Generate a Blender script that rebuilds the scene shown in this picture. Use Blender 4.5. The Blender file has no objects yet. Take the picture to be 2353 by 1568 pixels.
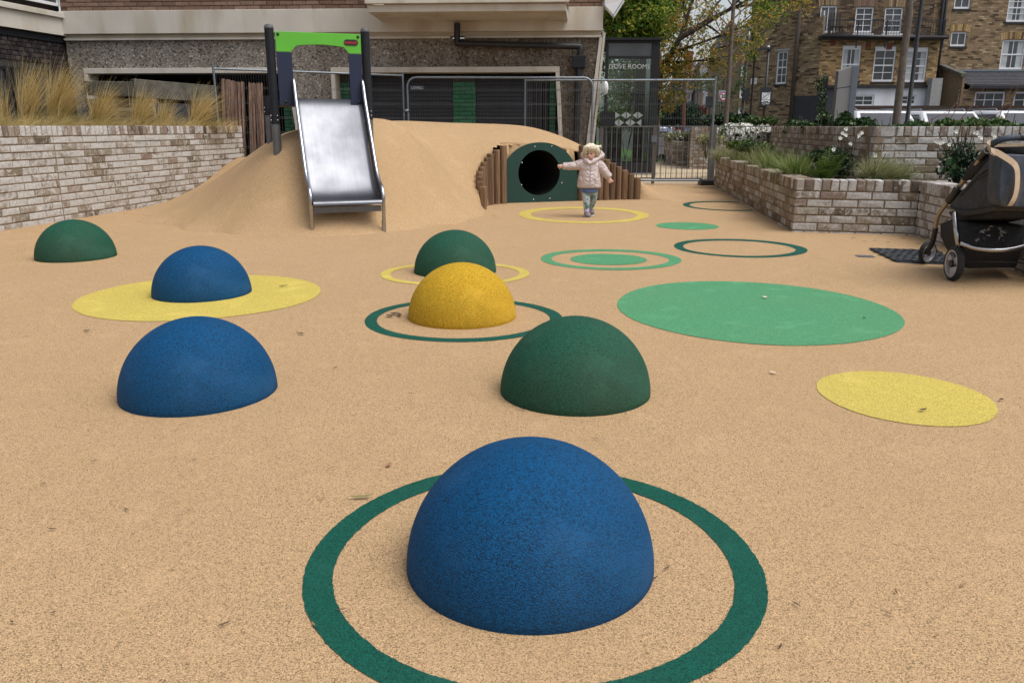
import bpy, math, random
import numpy as np
from mathutils import Vector, Matrix
R = math.radians
S = bpy.context.scene
COL = S.collection
rng = random.Random(7)
nr = np.random.default_rng(11)

# ------------------------------------------------------------------ camera, sky, sun, exposure
CAMH = 1.05; TH = R(14.95); FP = 1850.0
cd = bpy.data.cameras.new('camera'); cam = bpy.data.objects.new('camera', cd); COL.objects.link(cam)
cd.sensor_width = 36; cd.lens = 36 * FP / 2352; cd.clip_start = 0.05; cd.clip_end = 2000
cam.location = (0, 0, CAMH); cam.rotation_euler = (math.pi/2 - TH, 0, 0)
S.camera = cam
SUN_EL, SUN_AZ = R(63), R(118)            # azimuth measured from +Y towards +X
w = bpy.data.worlds.new('World'); S.world = w; w.use_nodes = True
nt = w.node_tree; bg = nt.nodes['Background']
sky = nt.nodes.new('ShaderNodeTexSky'); sky.sky_type = 'NISHITA'; sky.sun_disc = False
sky.sun_elevation = SUN_EL; sky.sun_rotation = SUN_AZ; sky.air_density = 1.0; sky.dust_density = 4.0; sky.ozone_density = 1.0
bw = nt.nodes.new('ShaderNodeRGBToBW'); mx = nt.nodes.new('ShaderNodeMix'); mx.data_type = 'RGBA'
mx.inputs[0].default_value = 0.68          # overcast: nearly colourless cloud
nt.links.new(sky.outputs[0], bw.inputs[0]); nt.links.new(sky.outputs[0], mx.inputs[6]); nt.links.new(bw.outputs[0], mx.inputs[7])
nt.links.new(mx.outputs[2], bg.inputs[0]); bg.inputs[1].default_value = 0.15
sl = bpy.data.lights.new('sun', 'SUN'); sl.energy = 1.25; sl.angle = R(45); sl.color = (1.0, 0.97, 0.92)
so = bpy.data.objects.new('sun', sl); COL.objects.link(so)
sd = Vector((math.sin(SUN_AZ)*math.cos(SUN_EL), math.cos(SUN_AZ)*math.cos(SUN_EL), math.sin(SUN_EL)))
so.rotation_euler = sd.to_track_quat('Z', 'Y').to_euler()
S.view_settings.view_transform = 'Standard'; S.view_settings.look = 'None'
S.view_settings.exposure = 0.52; S.view_settings.gamma = 1.0; S.view_settings.use_curve_mapping = False

# ------------------------------------------------------------------ helpers
_c, _s = math.cos(TH), math.sin(TH)
def ray(U, V):
    x = (U - 1176) / FP; y = -(V - 784) / FP
    return Vector((x, _c + y*_s, -_s + y*_c))
def at(U, V, Y):                                  # point of the line of sight at depth Y
    d = ray(U, V); return d * (Y / d.y) + Vector((0, 0, CAMH))
def gd(U, V, z=0.0):                              # point of the line of sight at height z
    d = ray(U, V); return d * ((z - CAMH) / d.z) + Vector((0, 0, CAMH))
def cz(p): return p[1]*_c - (p[2]-CAMH)*_s

BASE = {}
def tag(o, label=None, cat=None, group=None, kind=None):
    if label: o['label'] = label
    if cat: o['category'] = cat
    if group: o['group'] = group
    if kind: o['kind'] = kind
    return o
def thing(name, label, cat, loc=(0, 0, 0), rz=0.0, group=None, kind=None, local=False):
    o = bpy.data.objects.new(name, None); COL.objects.link(o); o.empty_display_size = .1
    o.location = loc; o.rotation_euler = (0, 0, rz)
    BASE[o] = Vector((0, 0, 0)) if local else Vector(loc)
    return tag(o, label, cat, group, kind)
class MB:
    def __init__(s): s.v = []; s.f = []; s.r = []; s.mi = []; s.t = []
    def add(s, vs, fs, r=0.0, m=0):
        b = len(s.v); s.v += [tuple(p) for p in vs]
        for f in fs: s.f.append(tuple(b+i for i in f)); s.r.append(r); s.mi.append(m)
    def hexa(s, p, r=0.0, m=0):                   # 8 corners: bottom ring 0-3, top ring 4-7
        s.add(p, [(3, 2, 1, 0), (4, 5, 6, 7), (0, 1, 5, 4), (1, 2, 6, 5), (2, 3, 7, 6), (3, 0, 4, 7)], r, m)
    def box(s, x0, x1, y0, y1, z0, z1, r=0.0, m=0):
        s.hexa([(x0, y0, z0), (x1, y0, z0), (x1, y1, z0), (x0, y1, z0), (x0, y0, z1), (x1, y0, z1), (x1, y1, z1), (x0, y1, z1)], r, m)
    def ob(s, o, a, b, c, r=0.0, m=0):            # corner o, edge vectors a, b, c (right-handed)
        o, a, b, c = map(Vector, (o, a, b, c))
        s.hexa([o, o+a, o+a+b, o+b, o+c, o+a+c, o+a+b+c, o+b+c], r, m)
    def bar(s, p, q, wd, dp, up=(0, 0, 1), r=0.0, m=0):
        p, q = Vector(p), Vector(q); d = (q-p).normalized(); up = Vector(up)
        a = d.cross(up)
        if a.length < 1e-4: a = d.cross(Vector((0, 1, 0)))
        a.normalize(); b = a.cross(d)
        o = p - a*wd/2 - b*dp/2; s.ob(o, a*wd, b*dp, q-p, r, m)
    def tube(s, path, r, n=8, cap=True, rr=0.0, m=0, sq=1.0):
        path = [Vector(p) for p in path]; k = len(path)
        rad = r if isinstance(r, (list, tuple)) else [r]*k
        t = [(path[min(i+1, k-1)] - path[max(i-1, 0)]).normalized() for i in range(k)]
        u = t[0].cross(Vector((0, 0, 1)))
        if u.length < 1e-3: u = Vector((1, 0, 0))
        u.normalize(); b = len(s.v)
        for i in range(k):
            u = (u - t[i]*u.dot(t[i])).normalized(); w_ = t[i].cross(u)
            for j in range(n):
                a = 2*math.pi*j/n; s.v.append(tuple(path[i] + (u*math.cos(a) + w_*math.sin(a)*sq)*rad[i]))
        for i in range(k-1):
            for j in range(n):
                s.f.append((b+i*n+j, b+i*n+(j+1) % n, b+(i+1)*n+(j+1) % n, b+(i+1)*n+j)); s.r.append(rr); s.mi.append(m)
        if cap:
            s.f.append(tuple(b+j for j in range(n-1, -1, -1))); s.f.append(tuple(b+(k-1)*n+j for j in range(n))); s.r += [rr]*2; s.mi += [m]*2
    def rings(s, rings, cap=True, rr=0.0, m=0):    # loft through rings with equal counts
        b = len(s.v); n = len(rings[0])
        for q in rings: s.v += [tuple(p) for p in q]
        for i in range(len(rings)-1):
            for j in range(n):
                s.f.append((b+i*n+j, b+i*n+(j+1) % n, b+(i+1)*n+(j+1) % n, b+(i+1)*n+j)); s.r.append(rr); s.mi.append(m)
        if cap:
            s.f.append(tuple(b+j for j in range(n-1, -1, -1))); s.f.append(tuple(b+(len(rings)-1)*n+j for j in range(n))); s.r += [rr]*2; s.mi += [m]*2
    def ball(s, c, r, nu=12, nv=8, sc=(1, 1, 1), rr=0.0, m=0):
        rs = []
        for i in range(1, nv):
            a = math.pi*i/nv - math.pi/2
            rs.append([(c[0]+r*sc[0]*math.cos(a)*math.cos(2*math.pi*j/nu), c[1]+r*sc[1]*math.cos(a)*math.sin(2*math.pi*j/nu), c[2]+r*sc[2]*math.sin(a)) for j in range(nu)])
        s.rings(rs, True, rr, m)
    def prism(s, poly, d, fr=lambda x, z: (x, 0, z), nrm=(0, 1, 0), r=0.0, m=0):   # polygon in (x,z) counter-clockwise seen from -nrm, thickness d along nrm
        n = len(poly); nv = Vector(nrm)*d
        a = [Vector(fr(x, z)) for x, z in poly]; bb = [p+nv for p in a]
        fs = [tuple(range(n)), tuple(range(2*n-1, n-1, -1))] + [(i, n+i, n+(i+1) % n, (i+1) % n) for i in range(n)]
        s.add(a+bb, fs, r, m)
    def build(s, name, mat, parent=None, smooth=False, bevel=0.0, kind=None, label=None, local=False, loc=None, angle=None):
        off = Vector((0, 0, 0))
        if parent is not None: off = BASE[parent]
        elif loc is not None: off = Vector(loc)
        me = bpy.data.meshes.new(name)
        me.from_pydata([(v[0]-off.x, v[1]-off.y, v[2]-off.z) for v in s.v], [], s.f)
        for mm in (mat if isinstance(mat, (list, tuple)) else [mat]): me.materials.append(mm)
        if any(s.mi): me.polygons.foreach_set('material_index', s.mi)
        if any(s.r):
            at_ = me.attributes.new('rnd', 'FLOAT', 'FACE'); at_.data.foreach_set('value', s.r)
        if len(s.t) == len(s.v) and s.t:
            at_ = me.attributes.new('tip', 'FLOAT', 'POINT'); at_.data.foreach_set('value', s.t)
        if smooth: me.polygons.foreach_set('use_smooth', [True]*len(me.polygons))
        me.update()
        if angle and hasattr(me, 'set_sharp_from_angle'): me.set_sharp_from_angle(angle=R(angle))
        o = bpy.data.objects.new(name, me); COL.objects.link(o)
        if parent is not None: o.parent = parent
        elif loc is not None: o.location = loc
        BASE[o] = off
        if bevel:
            bv = o.modifiers.new('bevel', 'BEVEL'); bv.width = bevel; bv.segments = 2; bv.limit_method = 'ANGLE'; bv.angle_limit = R(40)
        return tag(o, label, None, None, kind)

# ------------------------------------------------------------------ materials
def newmat(name):
    m = bpy.data.materials.new(name); m.use_nodes = True
    return m, m.node_tree.nodes, m.node_tree.links, m.node_tree.nodes['Principled BSDF']
def N(nodes, t, **kw):
    n = nodes.new(t)
    for k, v in kw.items():
        if k.startswith('i_'): n.inputs[int(k[2:])].default_value = v
        else: setattr(n, k, v)
    return n
def ramp(nodes, stops, interp='LINEAR'):
    r = nodes.new('ShaderNodeValToRGB'); r.color_ramp.interpolation = interp
    e = r.color_ramp.elements
    while len(e) < len(stops): e.new(0.5)
    for x, (p, c) in zip(e, stops): x.position = p; x.color = (*c, 1)
    return r
def sc3(c, k): return tuple(min(1, x*k) for x in c)
def simple(name, c, rough=.6, metal=0.0, vary=.12, scale=8.0, bump=0.0, bscale=60.0, spec=.5, dirt=None, coord='Object'):
    m, n, l, b = newmat(name)
    tc = N(n, 'ShaderNodeTexCoord'); nz = N(n, 'ShaderNodeTexNoise'); nz.inputs['Scale'].default_value = scale; nz.inputs['Detail'].default_value = 6
    l.new(tc.outputs[coord], nz.inputs['Vector'])
    rp = ramp(n, [(.3, sc3(c, 1-vary)), (.7, sc3(c, 1+vary))]); l.new(nz.outputs[0], rp.inputs[0])
    out = rp.outputs[0]
    if dirt:
        n2 = N(n, 'ShaderNodeTexNoise'); n2.inputs['Scale'].default_value = scale*.35; n2.inputs['Detail'].default_value = 8
        mp = N(n, 'ShaderNodeMapping'); mp.inputs['Scale'].default_value = (2.5, 2.5, .5); l.new(tc.outputs[coord], mp.inputs[0]); l.new(mp.outputs[0], n2.inputs['Vector'])
        r2 = ramp(n, [(.5, (0, 0, 0)), (.75, (1, 1, 1))]); l.new(n2.outputs[0], r2.inputs[0])
        mm = N(n, 'ShaderNodeMix', data_type='RGBA'); l.new(r2.outputs[0], mm.inputs[0]); l.new(out, mm.inputs[6]); mm.inputs[7].default_value = (*dirt, 1); out = mm.outputs[2]
    l.new(out, b.inputs['Base Color']); b.inputs['Roughness'].default_value = rough; b.inputs['Metallic'].default_value = metal
    b.inputs['Specular IOR Level'].default_value = spec
    if bump:
        n3 = N(n, 'ShaderNodeTexNoise'); n3.inputs['Scale'].default_value = bscale; n3.inputs['Detail'].default_value = 4; l.new(tc.outputs[coord], n3.inputs['Vector'])
        bp = N(n, 'ShaderNodeBump'); bp.inputs['Strength'].default_value = bump; bp.inputs['Distance'].default_value = .01
        l.new(n3.outputs[0], bp.inputs['Height']); l.new(bp.outputs[0], b.inputs['Normal'])
    return m
def rubber(name, c, dark=.45, grain=190.0, stain=.10, stainc=(.12, .09, .06), rough=.85, bump=.6, scuff=.4):
    """bonded rubber granules: every grain its own tone, dark pits between grains"""
    m, n, l, b = newmat(name)
    tc = N(n, 'ShaderNodeTexCoord'); vo = N(n, 'ShaderNodeTexVoronoi'); vo.inputs['Scale'].default_value = grain
    l.new(tc.outputs['Object'], vo.inputs['Vector'])
    hs = N(n, 'ShaderNodeSeparateColor'); l.new(vo.outputs['Color'], hs.inputs[0])
    rp = ramp(n, [(.0, sc3(c, dark)), (.25, sc3(c, .82)), (.6, c), (1, sc3(c, 1.25))]); l.new(hs.outputs[0], rp.inputs[0])
    # pits
    rd = ramp(n, [(.35, (1, 1, 1)), (.75, (.55, .55, .55))]); l.new(vo.outputs['Distance'], rd.inputs[0])
    mu = N(n, 'ShaderNodeMix', data_type='RGBA', blend_type='MULTIPLY'); mu.inputs[0].default_value = .8; l.new(rp.outputs[0], mu.inputs[6]); l.new(rd.outputs[0], mu.inputs[7])
    nz = N(n, 'ShaderNodeTexNoise'); nz.inputs['Scale'].default_value = 1.1; nz.inputs['Detail'].default_value = 9; nz.inputs['Roughness'].default_value = .62; l.new(tc.outputs['Object'], nz.inputs['Vector'])
    r2 = ramp(n, [(.44, (0, 0, 0)), (.72, (stain*3, stain*3, stain*3))]); l.new(nz.outputs[0], r2.inputs[0])
    m2 = N(n, 'ShaderNodeMix', data_type='RGBA'); l.new(r2.outputs[0], m2.inputs[0]); l.new(mu.outputs[2], m2.inputs[6]); m2.inputs[7].default_value = (*stainc, 1)
    # scuffs: paler wandering marks
    n4 = N(n, 'ShaderNodeTexNoise'); n4.inputs['Scale'].default_value = 5; n4.inputs['Detail'].default_value = 10; l.new(tc.outputs['Object'], n4.inputs['Vector'])
    r4 = ramp(n, [(.56, (0, 0, 0)), (.72, (scuff, scuff, scuff))]); l.new(n4.outputs[0], r4.inputs[0])
    m4 = N(n, 'ShaderNodeMix', data_type='RGBA'); l.new(r4.outputs[0], m4.inputs[0]); l.new(m2.outputs[2], m4.inputs[6]); m4.inputs[7].default_value = (*[min(1, x*1.15+.02) for x in c], 1)
    l.new(m4.outputs[2], b.inputs['Base Color']); b.inputs['Roughness'].default_value = rough; b.inputs['Specular IOR Level'].default_value = .18
    bp = N(n, 'ShaderNodeBump', invert=True); bp.inputs['Strength'].default_value = bump; bp.inputs['Distance'].default_value = .003
    l.new(vo.outputs['Distance'], bp.inputs['Height']); l.new(bp.outputs[0], b.inputs['Normal'])
    return m
def rndval(n, l):
    """per-brick / per-leaf random: the object's own number plus the face attribute"""
    oi = N(n, 'ShaderNodeObjectInfo'); a = N(n, 'ShaderNodeAttribute', attribute_name='rnd'); ad = N(n, 'ShaderNodeMath', operation='ADD'); fr = N(n, 'ShaderNodeMath', operation='FRACT')
    l.new(oi.outputs['Random'], ad.inputs[0]); l.new(a.outputs['Fac'], ad.inputs[1]); l.new(ad.outputs[0], fr.inputs[0]); return fr.outputs[0]
def brickmat(name, stops, wash=None, washamt=.0, rough=.9, scale=14, bump=.5, dark=None):
    m, n, l, b = newmat(name)
    rv = rndval(n, l); rp = ramp(n, stops); l.new(rv, rp.inputs[0])
    tc = N(n, 'ShaderNodeTexCoord'); ad = N(n, 'ShaderNodeVectorMath', operation='ADD'); mulv = N(n, 'ShaderNodeMath', operation='MULTIPLY', i_1=57.3)
    l.new(rv, mulv.inputs[0]); l.new(tc.outputs['Object'], ad.inputs[0]); l.new(mulv.outputs[0], ad.inputs[1])
    nz = N(n, 'ShaderNodeTexNoise'); nz.inputs['Scale'].default_value = scale; nz.inputs['Detail'].default_value = 7; nz.inputs['Roughness'].default_value = .65; nz.inputs['Distortion'].default_value = .8
    l.new(ad.outputs[0], nz.inputs['Vector'])
    out = rp.outputs[0]
    if wash:
        w1 = N(n, 'ShaderNodeMath', operation='MULTIPLY', i_1=7.31); w2 = N(n, 'ShaderNodeMath', operation='FRACT'); w3 = N(n, 'ShaderNodeMath', operation='MULTIPLY_ADD', i_1=.36, i_2=-.18); w4 = N(n, 'ShaderNodeMath', operation='ADD')
        l.new(rv, w1.inputs[0]); l.new(w1.outputs[0], w2.inputs[0]); l.new(w2.outputs[0], w3.inputs[0]); l.new(w3.outputs[0], w4.inputs[0]); l.new(nz.outputs[0], w4.inputs[1])
        wr = ramp(n, [(.5-washamt*.45, (0, 0, 0)), (.64-washamt*.45, (1, 1, 1))]); l.new(w4.outputs[0], wr.inputs[0])
        m1 = N(n, 'ShaderNodeMix', data_type='RGBA'); l.new(wr.outputs[0], m1.inputs[0]); l.new(out, m1.inputs[6]); m1.inputs[7].default_value = (*wash, 1); out = m1.outputs[2]
    n2 = N(n, 'ShaderNodeTexNoise'); n2.inputs['Scale'].default_value = scale*3; n2.inputs['Detail'].default_value = 5; l.new(ad.outputs[0], n2.inputs['Vector'])
    r2 = ramp(n, [(.3, (.62, .6, .58)), (.6, (1, 1, 1))]); l.new(n2.outputs[0], r2.inputs[0])
    m2 = N(n, 'ShaderNodeMix', data_type='RGBA', blend_type='MULTIPLY'); m2.inputs[0].default_value = .8; l.new(out, m2.inputs[6]); l.new(r2.outputs[0], m2.inputs[7])
    l.new(m2.outputs[2], b.inputs['Base Color']); b.inputs['Roughness'].default_value = rough; b.inputs['Specular IOR Level'].default_value = .25
    bp = N(n, 'ShaderNodeBump'); bp.inputs['Strength'].default_value = bump; bp.inputs['Distance'].default_value = .01; l.new(nz.outputs[0], bp.inputs['Height']); l.new(bp.outputs[0], b.inputs['Normal'])
    return m
def leafmat(name, stops, tip=None, trans=.25, rough=.6):
    m, n, l, b = newmat(name)
    rv = rndval(n, l); rp = ramp(n, stops); l.new(rv, rp.inputs[0]); out = rp.outputs[0]
    if tip:
        a = N(n, 'ShaderNodeAttribute', attribute_name='tip'); r2 = ramp(n, [(tip[1], (0, 0, 0)), (tip[2], (1, 1, 1))]); l.new(a.outputs['Fac'], r2.inputs[0])
        mm = N(n, 'ShaderNodeMix', data_type='RGBA'); l.new(r2.outputs[0], mm.inputs[0]); l.new(out, mm.inputs[6]); mm.inputs[7].default_value = (*tip[0], 1); out = mm.outputs[2]
    l.new(out, b.inputs['Base Color']); b.inputs['Roughness'].default_value = rough; b.inputs['Specular IOR Level'].default_value = .3
    tr = N(n, 'ShaderNodeBsdfTranslucent'); l.new(out, tr.inputs[0]); mi = N(n, 'ShaderNodeMixShader'); mi.inputs[0].default_value = trans
    l.new(b.outputs[0], mi.inputs[1]); l.new(tr.outputs[0], mi.inputs[2]); l.new(mi.outputs[0], n['Material Output'].inputs[0])
    return m
def woodmat(name, c1, c2, rough=.8, axis=2, sc=1.0):
    m, n, l, b = newmat(name)
    tc = N(n, 'ShaderNodeTexCoord'); mp = N(n, 'ShaderNodeMapping'); s_ = [26*sc]*3; s_[axis] = 1.6*sc; mp.inputs['Scale'].default_value = s_
    rv = rndval(n, l); mulv = N(n, 'ShaderNodeMath', operation='MULTIPLY', i_1=31.7); l.new(rv, mulv.inputs[0])
    ad = N(n, 'ShaderNodeVectorMath', operation='ADD'); l.new(tc.outputs['Object'], ad.inputs[0]); l.new(mulv.outputs[0], ad.inputs[1]); l.new(ad.outputs[0], mp.inputs[0])
    nz = N(n, 'ShaderNodeTexNoise'); nz.inputs['Scale'].default_value = 1; nz.inputs['Detail'].default_value = 8; nz.inputs['Distortion'].default_value = 1.2; l.new(mp.outputs[0], nz.inputs['Vector'])
    rp = ramp(n, [(.3, c1), (.68, c2)]); l.new(nz.outputs[0], rp.inputs[0])
    hv = N(n, 'ShaderNodeHueSaturation'); mr = N(n, 'ShaderNodeMapRange'); mr.inputs[3].default_value = .72; mr.inputs[4].default_value = 1.25; l.new(rv, mr.inputs[0]); l.new(mr.outputs[0], hv.inputs['Value']); l.new(rp.outputs[0], hv.inputs['Color'])
    l.new(hv.outputs[0], b.inputs['Base Color']); b.inputs['Roughness'].default_value = rough; b.inputs['Specular IOR Level'].default_value = .25
    bp = N(n, 'ShaderNodeBump'); bp.inputs['Strength'].default_value = .5; bp.inputs['Distance'].default_value = .008; l.new(nz.outputs[0], bp.inputs['Height']); l.new(bp.outputs[0], b.inputs['Normal'])
    return m
def pebblemat(name):
    m, n, l, b = newmat(name)
    tc = N(n, 'ShaderNodeTexCoord'); vo = N(n, 'ShaderNodeTexVoronoi'); vo.inputs['Scale'].default_value = 38; l.new(tc.outputs['Object'], vo.inputs['Vector'])
    hs = N(n, 'ShaderNodeSeparateColor'); l.new(vo.outputs['Color'], hs.inputs[0])
    rp = ramp(n, [(0, (.04, .037, .034)), (.18, (.18, .16, .135)), (.5, (.24, .215, .185)), (.8, (.31, .28, .24)), (.93, (.34, .305, .255)), (1, (.56, .52, .45))]); l.new(hs.outputs[0], rp.inputs[0])
    n2 = N(n, 'ShaderNodeTexNoise'); n2.inputs['Scale'].default_value = .8; n2.inputs['Detail'].default_value = 6; mp = N(n, 'ShaderNodeMapping'); mp.inputs['Scale'].default_value = (1.6, 1, .5); l.new(tc.outputs['Object'], mp.inputs[0]); l.new(mp.outputs[0], n2.inputs['Vector'])
    r2 = ramp(n, [(.35, (.62, .58, .54)), (.6, (1.0, 1.0, 1.0))]); l.new(n2.outputs[0], r2.inputs[0])
    m2 = N(n, 'ShaderNodeMix', data_type='RGBA', blend_type='MULTIPLY'); m2.inputs[0].default_value = .8; l.new(rp.outputs[0], m2.inputs[6]); l.new(r2.outputs[0], m2.inputs[7])
    # rain stain spreading below the drain pipe
    sp = N(n, 'ShaderNodeSeparateXYZ'); l.new(tc.outputs['Object'], sp.inputs[0]); mr = N(n, 'ShaderNodeMapRange', clamp=True); mr.inputs[1].default_value = -3.6; mr.inputs[2].default_value = -2.4; l.new(sp.outputs[0], mr.inputs[0])
    n5 = N(n, 'ShaderNodeTexNoise'); n5.inputs['Scale'].default_value = 1.7; n5.inputs['Detail'].default_value = 5; l.new(mp.outputs[0], n5.inputs['Vector']); r5 = ramp(n, [(.35, (.2, .2, .2)), (.55, (1, 1, 1))]); l.new(n5.outputs[0], r5.inputs[0])
    mm = N(n, 'ShaderNodeMath', operation='MULTIPLY'); l.new(mr.outputs[0], mm.inputs[0]); l.new(r5.outputs[0], mm.inputs[1])
    m3 = N(n, 'ShaderNodeMix', data_type='RGBA', blend_type='MULTIPLY'); l.new(mm.outputs[0], m3.inputs[0]); l.new(m2.outputs[2], m3.inputs[6]); m3.inputs[7].default_value = (.50, .44, .38, 1)
    l.new(m3.outputs[2], b.inputs['Base Color']); b.inputs['Roughness'].default_value = .85
    bp = N(n, 'ShaderNodeBump', invert=True); bp.inputs['Strength'].default_value = .7; bp.inputs['Distance'].default_value = .01; l.new(vo.outputs['Distance'], bp.inputs['Height']); l.new(bp.outputs[0], b.inputs['Normal'])
    return m
def glassmat(name, tint=(.8, .86, .84), refl=.2, rough=.02):
    m, n, l, b = newmat(name); n.remove(b)
    t = N(n, 'ShaderNodeBsdfTransparent'); t.inputs[0].default_value = (*tint, 1); g = N(n, 'ShaderNodeBsdfGlossy'); g.inputs['Roughness'].default_value = rough
    lw = N(n, 'ShaderNodeFresnel'); lw.inputs[0].default_value = 1.25; ad = N(n, 'ShaderNodeMath', operation='ADD', i_1=refl, use_clamp=True); l.new(lw.outputs[0], ad.inputs[0])
    mi = N(n, 'ShaderNodeMixShader'); l.new(ad.outputs[0], mi.inputs[0]); l.new(t.outputs[0], mi.inputs[1]); l.new(g.outputs[0], mi.inputs[2]); l.new(mi.outputs[0], n['Material Output'].inputs[0])
    return m
def steelmat(name):
    m, n, l, b = newmat(name); tc = N(n, 'ShaderNodeTexCoord'); mp = N(n, 'ShaderNodeMapping'); mp.inputs['Scale'].default_value = (38, 1.6, 1.6); l.new(tc.outputs['Object'], mp.inputs[0])
    nz = N(n, 'ShaderNodeTexNoise'); nz.inputs['Scale'].default_value = 1; nz.inputs['Detail'].default_value = 8; nz.inputs['Roughness'].default_value = .7; l.new(mp.outputs[0], nz.inputs['Vector'])
    n2 = N(n, 'ShaderNodeTexNoise'); n2.inputs['Scale'].default_value = 3.5; n2.inputs['Detail'].default_value = 6; l.new(tc.outputs['Object'], n2.inputs['Vector'])
    rp = ramp(n, [(.3, (.132, .137, .152)), (.62, (.150, .155, .172)), (.8, (.178, .183, .2))]); l.new(nz.outputs[0], rp.inputs[0]); l.new(rp.outputs[0], b.inputs['Base Color'])
    r2 = ramp(n, [(.3, (.30, .30, .30)), (.7, (.46, .46, .46))]); l.new(n2.outputs[0], r2.inputs[0]); l.new(r2.outputs[0], b.inputs['Roughness']); b.inputs['Metallic'].default_value = 1
    return m
TAN = (.535, .357, .195)
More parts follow.
